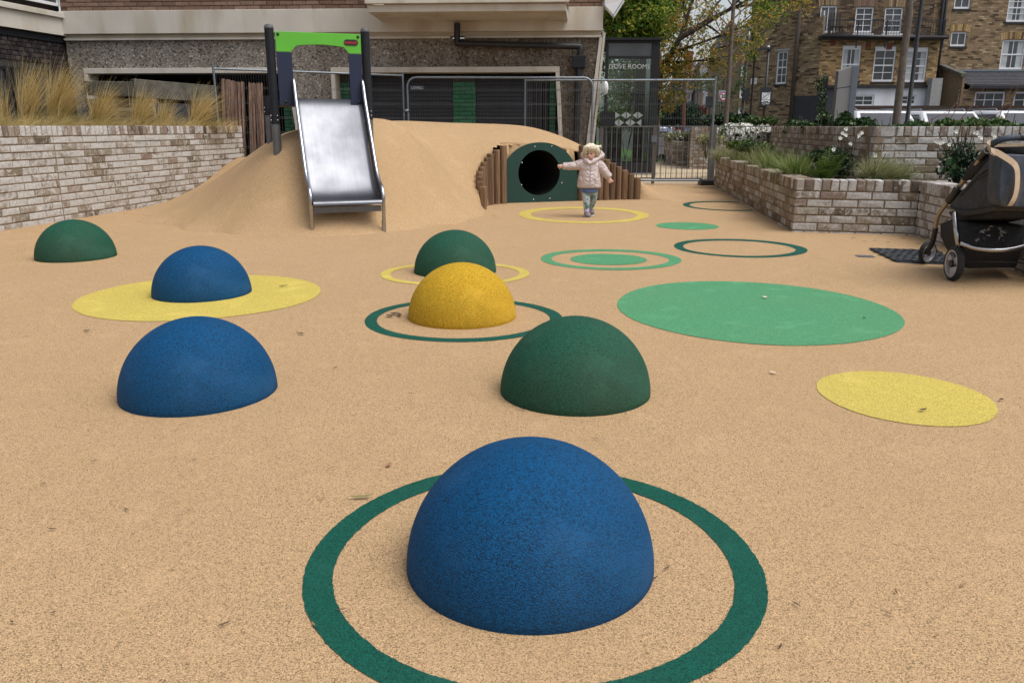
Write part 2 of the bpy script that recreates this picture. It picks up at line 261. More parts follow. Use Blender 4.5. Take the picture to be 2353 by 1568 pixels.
M = dict(
    tan=rubber('tan_rubber', TAN, dark=.33, grain=370, scuff=.15, stain=.11, stainc=(.36, .235, .12)),
    blue=rubber('blue_rubber', (.0, .066, .180), dark=.42, grain=270, stain=.08, stainc=(.035, .055, .075), rough=.75),
    dgreen=rubber('dark_green_rubber', (.013, .088, .054), dark=.5, grain=270, stain=.16, stainc=(.05, .055, .03), rough=.75),
    ringgreen=rubber('ring_green_rubber', (.006, .092, .064), dark=.5, grain=310, stain=.08, stainc=(.04, .06, .05)),
    lgreen=rubber('light_green_rubber', (.095, .32, .155), dark=.6, grain=310, stain=.05, stainc=(.15, .2, .1)),
    yellow=rubber('yellow_rubber', (.55, .33, .02), dark=.6, grain=270, stain=.12, stainc=(.30, .19, .03)),
    lemon=rubber('lemon_rubber', (.62, .49, .11), dark=.7, grain=310, stain=.06, stainc=(.4, .32, .12)),
    steel=steelmat('brushed_steel'),
    tubesteel=simple('polished_tube', (.42, .42, .44), .25, 1.0, .06, 8),
    galv=simple('galvanised', (.20, .23, .26), .45, .85, .15, 12),
    wire=simple('wire_grey', (.11, .115, .12), .55, .5, .1, 10),
    post=simple('charcoal_post', (.013, .015, .020), .6, 0, .15, 9, spec=.25),
    postgrey=simple('grey_sleeve', (.12, .123, .13), .5, .4, .12, 12),
    lime=simple('lime_panel', (.10, .43, .03), .45, 0, .05, 5),
    navy=simple('navy_panel', (.006, .014, .045), .45, 0, .08, 5),
    black=simple('black_paint', (.012, .012, .014), .45, 0, .2, 9),
    blackfab=simple('black_fabric', (.012, .012, .014), .9, 0, .3, 30, .4, 90),
    greyfab=simple('charcoal_fabric', (.045, .045, .052), .95, 0, .2, 25, .5, 140),
    navyfab=simple('navy_quilt', (.035, .048, .072), .7, 0, .25, 20, .5, 22, dirt=(.10, .09, .075)),
    beige=simple('beige_strap', (.50, .38, .27), .8, 0, .08, 20),
    gold=simple('champagne_tube', (.36, .285, .195), .40, .6, .06, 10),
    tyre=simple('tyre', (.02, .02, .02), .9, 0, .25, 30, .3, 60),
    rim=simple('rim_grey', (.38, .38, .42), .4, .4, .1, 12),
    panelgreen=simple('tunnel_green', (.006, .042, .034), .45, 0, .12, 4),
    pipe=simple('tunnel_pipe', (.012, .011, .010), .7, 0, .2, 9),
    log=woodmat('log_wood', (.075, .043, .024), (.22, .135, .075)),
    board=woodmat('board_wood', (.10, .055, .035), (.25, .16, .12), sc=.7),
    cream=simple('cream_paint', (.56, .525, .465), .75, 0, .06, 2.5, .1, 40, dirt=(.40, .34, .25)),
    creamshade=simple('cream_recess_shade', (.48, .42, .32), .8, 0, .10, 2.5),  # darker cream for the recessed strip: the groove's shade put into its colour
    pebble=pebblemat('pebbledash'),
    shutter=simple('roller_shutter', (.020, .020, .023), .5, .3, .25, 3),
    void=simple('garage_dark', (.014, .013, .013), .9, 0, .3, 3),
    greenbrick=brickmat('green_glazed_brick', [(0, (.022, .15, .07)), (.5, (.03, .185, .09)), (1, (.045, .22, .11))], rough=.45, bump=.1),
    yellowbrick=brickmat('stock_brick', [(0, (.23, .16, .07)), (.5, (.33, .24, .12)), (1, (.42, .32, .17))]),
    brownbrick=brickmat('brown_brick', [(0, (.18, .112, .082)), (.5, (.225, .145, .108)), (1, (.28, .19, .145))]),
    darkbrick=brickmat('dark_brick', [(0, (.025, .020, .022)), (.6, (.042, .034, .036)), (.9, (.07, .058, .056)), (1, (.10, .08, .078))]),
    washbrick=brickmat('whitewashed_brick', [(0, (0.121, 0.096, 0.067)), (.10, (0.188, 0.152, 0.108)), (.3, (0.246, 0.207, 0.156)), (.55, (0.286, 0.247, 0.196)), (.9, (0.336, 0.297, 0.246)), (.96, (0.259, 0.191, 0.155)), (1, (0.338, 0.302, 0.258))], wash=(0.495, 0.480, 0.459), washamt=.30, scale=15),
    warmbrick=brickmat('pale_brown_brick', [(0, (0.151, 0.112, 0.071)), (.3, (0.247, 0.187, 0.131)), (.6, (0.306, 0.242, 0.178)), (.9, (0.346, 0.282, 0.218)), (1, (0.206, 0.134, 0.098))], wash=(0.465, 0.441, 0.409), washamt=.0, scale=11),
    soldier=brickmat('coping_brick', [(0, (0.104, 0.082, 0.067)), (.2, (0.208, 0.163, 0.129)), (.45, (0.267, 0.222, 0.181)), (.75, (0.317, 0.272, 0.227)), (.92, (0.202, 0.131, 0.105)), (1, (0.369, 0.332, 0.294))], wash=(0.516, 0.501, 0.482), washamt=.16, scale=13),
    mortar=simple('mortar', (.20, .145, .09), .95, 0, .12, 12, .4, 90),
    gmortar=simple('dark_mortar', (.04, .035, .03), .95, 0, .2, 12),
    housebrick=brickmat('london_stock', [(0, (0.091, 0.065, 0.038)), (.12, (0.183, 0.122, 0.062)), (.4, (0.329, 0.216, 0.095)), (.75, (0.421, 0.278, 0.129)), (.95, (0.531, 0.368, 0.190)), (1, (0.586, 0.450, 0.276))], scale=5),
    housedark=brickmat('sooty_stock', [(0, (0.041, 0.030, 0.023)), (.4, (0.109, 0.075, 0.049)), (.75, (0.174, 0.119, 0.072)), (.95, (0.246, 0.174, 0.102)), (1, (0.290, 0.217, 0.145))], scale=5),
    housemid=brickmat('weathered_stock', [(0, (0.068, 0.050, 0.033)), (.15, (0.195, 0.138, 0.083)), (.5, (0.293, 0.208, 0.122)), (.9, (0.361, 0.259, 0.156)), (1, (0.488, 0.384, 0.239))], scale=5),
    hmortar=simple('house_mortar', (.23, .17, .105), .95, 0, .2, 3),
    hmortard=simple('sooty_mortar', (.17, .14, .105), .95, 0, .2, 3),
    white=simple('white_paint', (.72, .73, .76), .5, 0, .04, 4),
    render=simple('white_render', (.74, .76, .80), .8, 0, .05, 1.2, dirt=(.6, .6, .62)),
    pane=simple('window_pane', (.055, .06, .068), .08, 0, .35, 1.3),
    slate=simple('slate', (.075, .075, .085), .7, 0, .25, 4),
    anth=simple('anthracite_frame', (.016, .017, .020), .55, .0, .12, 6, spec=.25),
    glass=glassmat('kiosk_glass', (.88, .93, .90), .03),
    frost=simple('frosted_film', (.26, .29, .29), .7),
    coping=simple('old_concrete', (.105, .098, .078), .95, 0, .35, 9, .6, 30, dirt=(.045, .043, .035)),
    soil=simple('soil', (.05, .035, .022), 1, 0, .35, 14, .8, 40),
    asphalt=simple('asphalt', (.055, .055, .058), .9, 0, .15, 20, .3, 200, coord='Object'),
    paving=simple('resin_path', (.46, .36, .24), .9, 0, .12, 30, .3, 200),
    lawn=simple('lawn', (.06, .14, .025), .95, 0, .35, 20, .6, 120),
    kerb=simple('kerb', (.30, .30, .29), .9),
    grate=simple('rubber_mat', (.032, .036, .042), .5, .1, .3, 30),
    skin=simple('skin', (.60, .36, .28), .5, 0, .06, 20), lip=simple('lips', (.45, .13, .11), .5), eye=simple('eye', (.02, .018, .02), .2),
    hair=simple('blond_hair', (.74, .66, .50), .55, 0, .25, 45, .8, 120), shoe=simple('shoe', (.20, .165, .165), .7, 0, .4, 60), sock=simple('sock', (.48, .38, .56), .9, 0, .15, 60),
    dress=simple('denim', (.10, .145, .30), .9, 0, .3, 35, .3, 120),
    bark=simple('bark', (.13, .105, .085), .95, 0, .3, 14, .7, 40), barkd=simple('bark_dark', (.055, .042, .032), .95, 0, .3, 14, .6, 40), barkred=simple('bark_red', (.15, .06, .04), .9, 0, .2, 9),
    carwhite=simple('car_white', (.72, .73, .76), .18, 0, .03, 2, spec=.7), carblue=simple('car_blue', (.03, .16, .42), .25, 0, .05, 2), carsilver=simple('car_silver', (.34, .40, .52), .25, .4, .05, 2), carred=simple('car_red', (.35, .02, .02), .25),
    carglass=simple('car_glass', (.03, .035, .045), .06, 0, .2, 2),
    grey=simple('grey_panel', (.16, .155, .15), .5, .2, .06, 2), greylight=simple('grey_edge', (.27, .31, .38), .4, .3, .06, 3),
    hoard=simple('navy_hoarding', (.024, .026, .034), .6, 0, .1, 2), darkfence=woodmat('dark_fence', (.022, .014, .011), (.055, .036, .028), axis=0),
    red=simple('sign_red', (.45, .02, .025), .4), redtext=simple('red_letters', (.55, .02, .03), .4), signw=simple('sign_white', (.68, .70, .74), .4), signb=simple('sign_black', (.012, .012, .014), .5), signg=simple('sign_grey', (.30, .33, .37), .5),
    terracotta=simple('terracotta', (.20, .06, .035), .9), cloth=simple('curtain', (.42, .44, .44), .9, 0, .1, 6),
    petal=simple('petal', (.80, .80, .74), .6, 0, .08, 30), stem=simple('stem', (.05, .045, .03), .9), orangeleaf=simple('dry_leaf', (.30, .15, .07), .8, 0, .3, 40), greenleafg=simple('dry_green_leaf', (.20, .19, .06), .8, 0, .3, 40), twig=simple('twig', (.07, .045, .03), .9, 0, .3, 40), paleleaf=simple('pale_leaf', (.62, .50, .38), .8, 0, .2, 40),
    straw=leafmat('straw_grass', [(0, (.34, .24, .08)), (.3, (.55, .40, .15)), (.7, (.72, .56, .26)), (1, (.80, .70, .44))], trans=.5),
    strawg=leafmat('olive_grass', [(0, (.09, .105, .02)), (.45, (.22, .20, .055)), (.8, (.45, .36, .13)), (1, (.66, .54, .27))], trans=.5),
    sedge=leafmat('sedge', [(0, (.05, .10, .018)), (.4, (.12, .19, .04)), (.75, (.24, .29, .09)), (1, (.44, .42, .20))], trans=.3),
    sedgep=leafmat('sedge_pale', [(0, (.09, .12, .04)), (.4, (.21, .23, .10)), (.75, (.37, .36, .19)), (1, (.52, .46, .27))], trans=.3),
    fern=leafmat('fern', [(0, (.025, .055, .010)), (.5, (.06, .11, .018)), (1, (.14, .18, .035))], trans=.3),
    ivy=leafmat('ivy', [(0, (.010, .028, .010)), (.45, (.022, .06, .018)), (.75, (.05, .10, .03)), (.93, (.11, .16, .05)), (1, (.18, .19, .06))], trans=.15, rough=.4),
    dkleaf=leafmat('dark_leaf', [(0, (.008, .022, .012)), (.6, (.018, .048, .022)), (1, (.05, .09, .035))], trans=.15),
    purple=leafmat('purple_leaf', [(0, (.02, .012, .016)), (.7, (.05, .03, .038)), (1, (.09, .06, .06))], trans=.15),
    redleaf=leafmat('red_leaf', [(0, (.10, .01, .012)), (.7, (.24, .025, .025)), (1, (.3, .1, .05))], trans=.25),
    treegreen=leafmat('plane_green', [(0, (.03, .07, .012)), (.35, (.08, .17, .025)), (.65, (.17, .27, .035)), (.85, (.38, .40, .055)), (1, (.52, .44, .07))], trans=.45),
    autumn=leafmat('autumn_leaf', [(0, (.10, .15, .025)), (.35, (.24, .27, .05)), (.6, (.40, .33, .065)), (.82, (.55, .27, .07)), (1, (.65, .46, .10))], trans=.5),
    mixed=leafmat('mixed_shrub', [(0, (.02, .05, .015)), (.5, (.05, .11, .03)), (.85, (.12, .17, .05)), (1, (.25, .22, .1))], trans=.2),
)

# ------------------------------------------------------------------ ground
def sheet(name, poly, z, mat, parent=None, label=None, kind='structure'):
    b = MB(); b.add([(x, y, z) for x, y in poly], [tuple(range(len(poly)))])
    o = b.build(name, mat, parent, kind=kind if parent is None else None, label=label); return o
def tubeless(): pass
sheet('ground', [(-400, -60), (400, -60), (400, 900), (-400, 900)], -.02, M['asphalt'])
PLAY = bpy.data.objects.new('playground_surface', None)
bpy.data.objects.remove(PLAY)
play = sheet('playground_surface', [(-7.5, -3), (6.5, -3), (6.5, 15.35), (-7.5, 15.35)], 0.0, M['tan'])
sheet('path', [(-3, 15.36), (9, 15.36), (9, 30), (-3, 30)], -.006, M['paving'])
sheet('lawn', [(1.0, 25.2), (4.9, 25.2), (6.2, 60), (1.0, 60)], -.002, M['lawn'])
sheet('road', [(4.2, 60), (40, 60), (60, 400), (12, 400)], -.012, M['asphalt'])

WX = lambda y: -5.30 + .153*(y - 8.36)            # face of the long planter wall
def on_wall(U, V):
    d = ray(U, V); t = (-5.30 - .153*8.36) / (d.x - .153*d.y); return d*t + Vector((0, 0, CAMH))
# mound: thin-plate surface through measured heights
PA = Vector((-.16, 11.48, 0)); PD = Vector((math.cos(R(19)), math.sin(R(19)), 0)); PN = Vector((PD.y, -PD.x, 0))   # tunnel face: left foot, direction, outward normal
PW = 1.17
LOGT = [(1156, 334, 11.44), (1140, 344, 11.37), (1126, 353, 11.28), (1118, 362, 11.19), (1111, 372, 11.09), (1106, 383, 10.99), (1101, 394, 10.90), (1101, 405, 10.80), (1102, 416, 10.71), (1109, 428, 10.62)]
LOGP = [at(*t) for t in LOGT]
cp = []
for uv in ((558, 362), (473, 417), (408, 452), (347, 474)):
    p = on_wall(*uv); cp.append((p.x, p.y, max(p.z, .01)))
for U, V, Y in ((600, 337, 10.0), (649, 308, 10.2), (679, 301, 10.3), (860, 290, 10.6), (927, 295, 11.0), (980, 301, 11.3), (1059, 298, 11.9), (1139, 289, 12.3), (1216, 292, 12.5), (1283, 311, 12.5), (1333, 333, 12.45), (1400, 372, 12.4), (1471, 417, 12.3), (1521, 435, 13.0)):
    cp.append(tuple(at(U, V, Y)))
cp += [tuple(at(640, 350, 8.8)), tuple(at(849, 318, 9.2)), (-2.0, 9.6, 1.06), (-2.3, 10.4, 1.05), (-1.3, 10.0, 1.04)]
for U, V in ((288, 484), (330, 498), (400, 520), (500, 534), (600, 543), (700, 545), (800, 542), (900, 532), (1000, 518), (1080, 502), (1150, 490)):
    p = gd(U, V); cp.append((p.x, p.y, 0)); cp.append((p.x*.97, p.y*.93, 0)); cp.append((p.x*.95, p.y*.85, 0))
for p in LOGP: cp.append((p.x-.13, p.y-.05, max(0, p.z-.07)))
cp += [(x, 15.2, .0) for x in (-4.5, -3, -1.5, 0, 1.5, 3)] + [(-4, 14, .45), (-2.5, 13.6, .8), (-.5, 14, .7), (1, 14, .5), (2.2, 13.6, .1)]
cp += [(3.0, 12.2, 0), (2.5, 11.5, 0), (2.2, 12.6, .05), (-5.2, 9, 0), (-5, 8, 0), (3, 14, 0), (3, 10, 0)]
cp = np.array(cp)
def tps(P):
    d = np.hypot(P[:, None, 0]-cp[None, :, 0], P[:, None, 1]-cp[None, :, 1])
    return d*d*np.log(d+1e-9)
K = tps(cp); n_ = len(cp); A_ = np.zeros((n_+3, n_+3)); A_[:n_, :n_] = K + np.eye(n_)*.004; A_[:n_, n_] = 1; A_[:n_, n_+1:] = cp[:, :2]; A_[n_:, :n_] = A_[:n_, n_:].T
NC = n_
W_ = np.linalg.solve(A_, np.concatenate([cp[:, 2], [0, 0, 0]]))
logx = sorted((p.y, p.x) for p in LOGP)
def mound_h(P):
    P = np.atleast_2d(np.asarray(P, float)); h = tps(P) @ W_[:NC] + W_[NC] + P @ W_[NC+1:]
    h = np.where(h < .06, np.maximum(h, -.02)*.9 + .0, h)
    line = PA.y + (P[:, 0]-PA.x)*PD.y/PD.x
    ax = np.interp(P[:, 1], [a for a, _ in logx], [b for _, b in logx])
    xe = PA.x + PD.x*2.16
    court = (P[:, 1] < line + .03) & (P[:, 0] > ax-np.where(P[:, 1] > 11.2, .07, 0)) & (P[:, 1] > 10.55) & (P[:, 0] < xe)
    k_ = np.clip((P[:, 0]-xe)/.45, 0, 1); e_ = np.clip((P[:, 1]-line+.04+.75*k_)/(.1+.85*k_), 0, 1); e_ = e_*e_*(3-2*e_); h = np.where(P[:, 0] >= xe-.06, h*e_, h)
    far = (P[:, 1] <= 10.55) & (P[:, 0] > -.55)
    h = np.where(court, -.03, h); h = np.where(far, np.minimum(h, np.clip((-.35-P[:, 0])*1.2, -.03, 1)), h)
    h = np.where((P[:, 1] > 15.25) | (P[:, 1] < 7.6) | (P[:, 0] > 3.2), -.03, h)
    return np.where(h < .004, -.03, h)
gx = np.arange(-5.6, 3.25, .055); gy = np.arange(7.5, 15.35, .055)
X_, Y_ = np.meshgrid(gx, gy); H_ = mound_h(np.stack([X_.ravel(), Y_.ravel()], 1)).reshape(X_.shape)
b = MB(); nx = len(gx); b.v = list(zip(X_.ravel().tolist(), Y_.ravel().tolist(), H_.ravel().tolist()))
for j in range(len(gy)-1):
    for i in range(nx-1):
        hh = (H_[j, i], H_[j, i+1], H_[j+1, i], H_[j+1, i+1]); dx_, dy_ = X_[j, i]+.027-PA.x, Y_[j, i]+.027-PA.y
        lx_, ly_ = dx_*PD.x+dy_*PD.y, -dx_*PD.y+dy_*PD.x
        if abs(lx_-.575) < .37 and -.1 < ly_ < .2 and min(hh) < .72: continue      # the pipe passes here
        if -.10 < lx_ < PW+.03 and -.3 < ly_ < .03: continue
        if max(hh) > 0 and X_[j, i+1] > WX(Y_[j, i])-.15:
            b.f.append((j*nx+i, j*nx+i+1, (j+1)*nx+i+1, (j+1)*nx+i)); b.r.append(0); b.mi.append(0)
for i in range(30):                                # lip closing the mound down onto the tunnel panel
    q = []
    for lx in (.02+i*.0375, .02+(i+1)*.0375):
        a = min(1, abs(lx-.585)/.585); zo_ = .30+(at(1243, 327, 11.66).z-.30)*math.sqrt(1-a*a)
        p0_ = PA+PD*lx-PN*.016; p1_ = PA+PD*lx-PN*.075; q += [(p0_.x, p0_.y, zo_-.07), (p1_.x, p1_.y, max(zo_-.06, float(mound_h([[p1_.x, p1_.y+.02]])[0])+.004))]
    b.add([q[0], q[2], q[3], q[1]], [(0, 1, 2, 3)])
mound = b.build('mound', M['tan'], smooth=True, kind='structure')
def mh(x, y): return max(0.0, float(mound_h([[x, y]])[0]))

# inlaid circles of coloured rubber, each 4 mm above the last
def disc(cx, cy, rx, ry, mat, label, inner=None, z=.0025, n=360, clip=None):
    b = MB(); wob = rng.random()*6
    def P(a, sx, sy, ox=cx, oy=cy):
        k = 1 + .006*math.sin(3*a+wob) + .004*math.sin(5*a+2*wob) + rng.gauss(0, .0009)/max(sx, .3); return (ox+sx*k*math.cos(a), oy+sy*k*math.sin(a), z)
    A = [2*math.pi*i/n for i in range(n)]
    if inner:
        ix, iy, irx, iry = inner
        o = [P(a, rx, ry) for a in A]; q = [P(a, irx, iry, ix, iy) for a in A]
        b.add(o+q, [(i, (i+1) % n, n+(i+1) % n, n+i) for i in range(n) if not clip or (clip(o[i]) and clip(o[(i+1) % n]))])
    else: b.add([P(a, rx, ry) for a in A], [tuple(range(n))])
    return b.build('inlaid_ring' if inner else 'inlaid_disc', mat, play, label=label)
disc(-1.995, 5.085, .745, .725, M['lemon'], 'lemon yellow disc under the blue dome')
disc(-.275, 4.443, .556, .525, M['ringgreen'], 'dark green ring round the yellow dome', (-.277, 4.44, .487, .452))
disc(-.419, 5.884, .548, .49, M['lemon'], 'thin yellow ring round the green dome behind the yellow one', (-.42, 5.88, .475, .41))
disc(.803, 6.55, .571, .535, M['lgreen'], 'light green ring with a solid disc inside', (.798, 6.54, .478, .425))
disc(.787, 6.525, .311, .285, M['lgreen'], 'light green disc in the middle of a ring')
disc(2.032, 7.183, .576, .572, M['ringgreen'], 'plain dark green ring in front of the planter corner', (2.02, 7.17, .486, .468))
disc(1.909, 8.801, .334, .336, M['lgreen'], 'small light green disc near the planter wall')
disc(2.91, 11.1, .565, .70, M['ringgreen'], 'dark green ring cut off by the planter wall', (2.91, 11.08, .48, .57), clip=lambda p: p[0] < 2.86+.1173*(p[1]-8.32)+.03)
disc(.874, 9.99, .794, .95, M['lemon'], 'yellow ring under the walking toddler', (.873, 9.96, .65, .74))
disc(1.439, 4.703, .807, .855, M['lgreen'], 'large light green disc')
disc(1.577, 3.076, .327, .34, M['lemon'], 'small lemon yellow disc in front of the large green one')
disc(.052, 1.82, .562, .562, M['ringgreen'], 'dark green ring round the nearest blue dome', (.05, 1.815, .489, .489))

# ------------------------------------------------------------------ hemispheres
def dome(x, y, mat, label):
    b = MB(); r = .3065; rs = []
    prof = [(.985, -.02), (1, .0)] + [(math.cos(R(a)), math.sin(R(a))) for a in list(range(4, 86, 3))+[87, 89]]
    for pr, pz in prof: rs.append([(x+r*pr*math.cos(2*math.pi*j/96), y+r*pr*math.sin(2*math.pi*j/96), .309*pz) for j in range(96)])
    b.rings(rs); o = b.build('play_dome', mat, smooth=True, loc=(x, y, 0), angle=50)
    return tag(o, label, 'play dome', 'rubber hemispheres set on the playground')
dome(.045, 1.807, M['blue'], 'large looking blue rubber dome inside a dark green ring, nearest the viewer')
dome(-1.279, 3.137, M['blue'], 'blue rubber dome standing on plain tan surface without any ring')
dome(.259, 3.147, M['dgreen'], 'dark green rubber dome overlapping the ring of the yellow dome')
dome(-.284, 4.484, M['yellow'], 'yellow rubber dome inside a dark green ring')
dome(-2.013, 5.145, M['blue'], 'blue rubber dome standing on a lemon yellow disc')
dome(-.425, 5.97, M['dgreen'], 'green rubber dome in a thin yellow ring, half hidden behind the yellow dome')
dome(-3.623, 6.656, M['dgreen'], 'dark green rubber dome near the long brick planter wall')

# ------------------------------------------------------------------ slide
def text_mesh(body, size, mat, parent, mw, name='lettering', extrude=.001, align='CENTER', bold=0.0):
    cu = bpy.data.curves.new(name, 'FONT'); cu.body = body; cu.size = size; cu.align_x = align; cu.align_y = 'CENTER'; cu.extrude = extrude; cu.offset = bold; cu.resolution_u = 3
    t = bpy.data.objects.new('tmp', cu); COL.objects.link(t)
    bpy.context.view_layer.update(); me = bpy.data.meshes.new_from_object(t.evaluated_get(bpy.context.evaluated_depsgraph_get()))
    bpy.data.objects.remove(t); bpy.data.curves.remove(cu)
    me.transform(mw); me.materials.clear(); me.materials.append(mat)
    o = bpy.data.objects.new(name, me); COL.objects.link(o); o.parent = parent; BASE[o] = Vector((0, 0, 0)); return o
FRONT = Matrix.Rotation(math.pi/2, 4, 'X')
SL = Vector((-1.99, 8.04, 0)); SR = R(20)
slide = thing('slide', 'steel slide with lime green arch and navy side panels, running down the tan mound', 'slide', SL, SR, local=True)
def sl_at(U, V, Yw):                               # world point to slide frame
    p = at(U, V, Yw) - SL; c, s = math.cos(-SR), math.sin(-SR); return Vector((p.x*c-p.y*s, p.x*s+p.y*c, p.z))
WID = .72
YS = .86
prof = [(-.015, .215), (-.02, .30), (.0, .335), (.06, .335), (.16, .342), (.25, .385), (.34, .475), (.45, .63), (.58, .83), (.71, 1.03), (.81, 1.18), (.88, 1.27), (.95, 1.322), (1.02, 1.338), (1.3, 1.34)]
# chute bed: thin folded sheet with upturned sides
def smoothp(pr, k=4):
    o = []
    for i in range(len(pr)-1):
        p0 = pr[max(i-1, 0)]; p1 = pr[i]; p2 = pr[i+1]; p3 = pr[min(i+2, len(pr)-1)]
        for j in range(k):
            t = j/k; o.append(tuple(.5*((2*p1[a])+(-p0[a]+p2[a])*t+(2*p0[a]-5*p1[a]+4*p2[a]-p3[a])*t*t+(-p0[a]+3*p1[a]-3*p2[a]+p3[a])*t**3) for a in range(len(p1))))
    return o+[tuple(pr[-1])]
bed = smoothp(prof[2:], 4)
b = MB()
for off, flip in ((0, 1), (-.012, -1)):
    rows = [[(.02+(WID-.04)*x, y+(.012 if flip < 0 else 0), z+off+sag) for x, sag in ((0, .03), (.02, .01), (.06, 0), (.5, -.004), (.94, 0), (.98, .01), (1, .03))] for y, z in bed]
    st = len(b.v); n = 7
    for r_ in rows: b.v += r_
    for i in range(len(rows)-1):
        for j in range(n-1):
            q = (st+i*n+j, st+i*n+j+1, st+(i+1)*n+j+1, st+(i+1)*n+j); b.f.append(q if flip > 0 else q[::-1]); b.r.append(0); b.mi.append(0)
b.build('chute', M['steel'], slide, smooth=True, angle=35)
b = MB(); b.rings([[(x, -.02+.055*math.cos(a), .300+.042*math.sin(a)) for a in [R(30+20*k) for k in range(9)]] for x in (.02, WID-.02)], cap=False)
b.box(.02, WID-.02, -.005, .01, .215, .275); b.build('end_lip', M['steel'], slide, smooth=True, angle=40)
railp = [(.0, .03), (-.035, .33), (-.02, .40), (.03, .455), (.09, .475), (.22*YS, .53), (.34*YS, .63), (.50*YS, .83), (.70*YS, 1.085), (.88*YS, 1.31), (.95*YS, 1.43), (1.0*YS, 1.50), (1.04*YS, 1.525), (1.07*YS, 1.50), (1.08*YS, 1.42)]
for sx in (0, 1):
    b = MB(); X = WID*sx
    b.tube([(X, y, z) for y, z in smoothp(railp, 3)], .019, 10); b.tube([(X, 0, -.03), (X, 0, .12)], .0235, 10)
    b.build('side_rail', M['tubesteel'], slide, smooth=True, angle=50)
    b = MB(); x0 = X+(.004 if sx == 0 else -.012)
    lo = smoothp([(-.02, .24)]+[(y, z-.03) for y, z in prof[3:-1]], 2); hi = smoothp([(y, z) for y, z in railp[1:-1]], 3)
    lo2 = [lo[int(i*(len(lo)-1)/23)] for i in range(24)]; hi2 = [hi[int(i*(len(hi)-1)/23)] for i in range(24)]
    st = len(b.v)
    for xx in (x0, x0+.008):
        for p, q in zip(lo2, hi2): b.v += [(xx, p[0], p[1]), (xx, q[0], q[1])]
    for i in range(23):
        a0 = st+2*i; b.f.append((a0, a0+1, a0+3, a0+2)); b.f.append((a0+48, a0+50, a0+51, a0+49)); b.r += [0]*2; b.mi += [0]*2
    b.build('side_plate', M['steel'], slide, smooth=True, angle=40)
# posts
PL = sl_at(638, 350, 8.83); PR = sl_at(849, 318, 9.16); 
PY = (PL.y+PR.y)/2; XL = PL.x; XR = PR.x
def slide_post(x, y, zg, top, sleeve, short=False):
    b = MB(); b.tube([(x, y, zg+sleeve-.01), (x, y, top-.03)], .047, 20); b.build('post', M['post'], slide, smooth=True, angle=50)
    b = MB(); b.tube([(x, y, zg-.15), (x, y, zg+sleeve)], .0445, 20); b.build('post_sleeve', M['postgrey'], slide, smooth=True, angle=50)
    if not short:
        b = MB(); b.tube([(x, y, top-.035), (x, y, top-.022), (x, y, top-.02), (x, y, top-.004), (x, y, top+.006)], [.049, .049, .046, .042, .02], 20); b.build('post_cap', M['postgrey'], slide, smooth=True, angle=40)
    for k, (dx, dz) in enumerate(((-.045, .03), (-.045, .075), (.02, .03), (.02, .075))):
        b = MB(); b.ball((x+dx, y-.03-.015*(dx > 0), zg+sleeve+dz), .009, 8, 5, rr=0); b.build('bolt', M['tubesteel'], slide, smooth=True)
slide_post(XL, PY, PL.z, 2.055, .30); slide_post(XR, PY, PR.z, 2.055, .21)
slide_post(XL+.0, PY+.95, .96, 1.42, .22, True); slide_post(XR-.02, PY+.95, 1.0, 1.40, .2, True)
# arch panel: lime header over navy uprights
x0, x1 = XL+.055, XR-.055; ci0, ci1 = x0+.155, x1-.135
arc = []
for k in range(13):
    t = k/12; x = ci0+(ci1-ci0)*t; e = min(t, 1-t); z = 1.848+.027*(1-(2*t-1)**2) - (.045*(1-min(1, e/.07))**2); arc.append((x, z))
poly = [(x0, 1.795), (ci0, 1.795)] + arc + [(ci1, 1.795), (x1, 1.795), (x1, 1.992), (x0, 1.992)]
b = MB(); b.prism(poly, .019, lambda x, z: (x, PY-.035, z)); b.build('header_panel', M['lime'], slide, bevel=.003)
for xa, xb in ((x0, ci0), (ci1, x1)):
    b = MB(); b.box(xa, xb, PY-.034, PY-.016, 1.262, 1.792); b.build('side_panel', M['navy'], slide, bevel=.003)
for x, z in ((x0+.028, 1.965), (x1-.028, 1.965), (x0+.06, 1.30), (x1-.04, 1.30)):
    b = MB(); b.ball((x, PY-.037, z), .016, 12, 7, (1, .6, 1)); b.build('bolt_cap', M['black'], slide, smooth=True)
badge = [(.0, .0)]; bx, bz, bw_, bh = x1-.105, 1.905, .075, .030
pl = [(bx+sx*(bw_-bh)+bh*math.cos(a), bz+bh*math.sin(a)) for sx, a in [(1, R(-90+18*k)) for k in range(11)]+[(-1, R(90+18*k)) for k in range(11)]]
b = MB(); b.prism(pl, .006, lambda x, z: (x, PY-.041, z)); bd = b.build('maker_badge', M['signb'], slide)
t_ = text_mesh('KOMPAN!', .028, M['redtext'], bd, Matrix.Translation((bx-.003, PY-.0425, bz-.003)) @ FRONT, bold=.0008); BASE[t_] = Vector()
b = MB()
for a in range(5): b.prism([(bx+.05+.004*math.cos(R(72*a)), bz+.017+.004*math.sin(R(72*a))), (bx+.05+.011*math.cos(R(72*a+12)), bz+.017+.011*math.sin(R(72*a+12))), (bx+.05+.011*math.cos(R(72*a+30)), bz+.017+.011*math.sin(R(72*a+30)))][::-1], .001, lambda x, z: (x, PY-.0432, z))
b.build('emblem', M['redtext'], bd)
# platform under the arch
b = MB(); b.box(XL+.06, XR-.06, PY+.12, PY+1.0, 1.265, 1.325); b.build('platform', M['post'], slide)

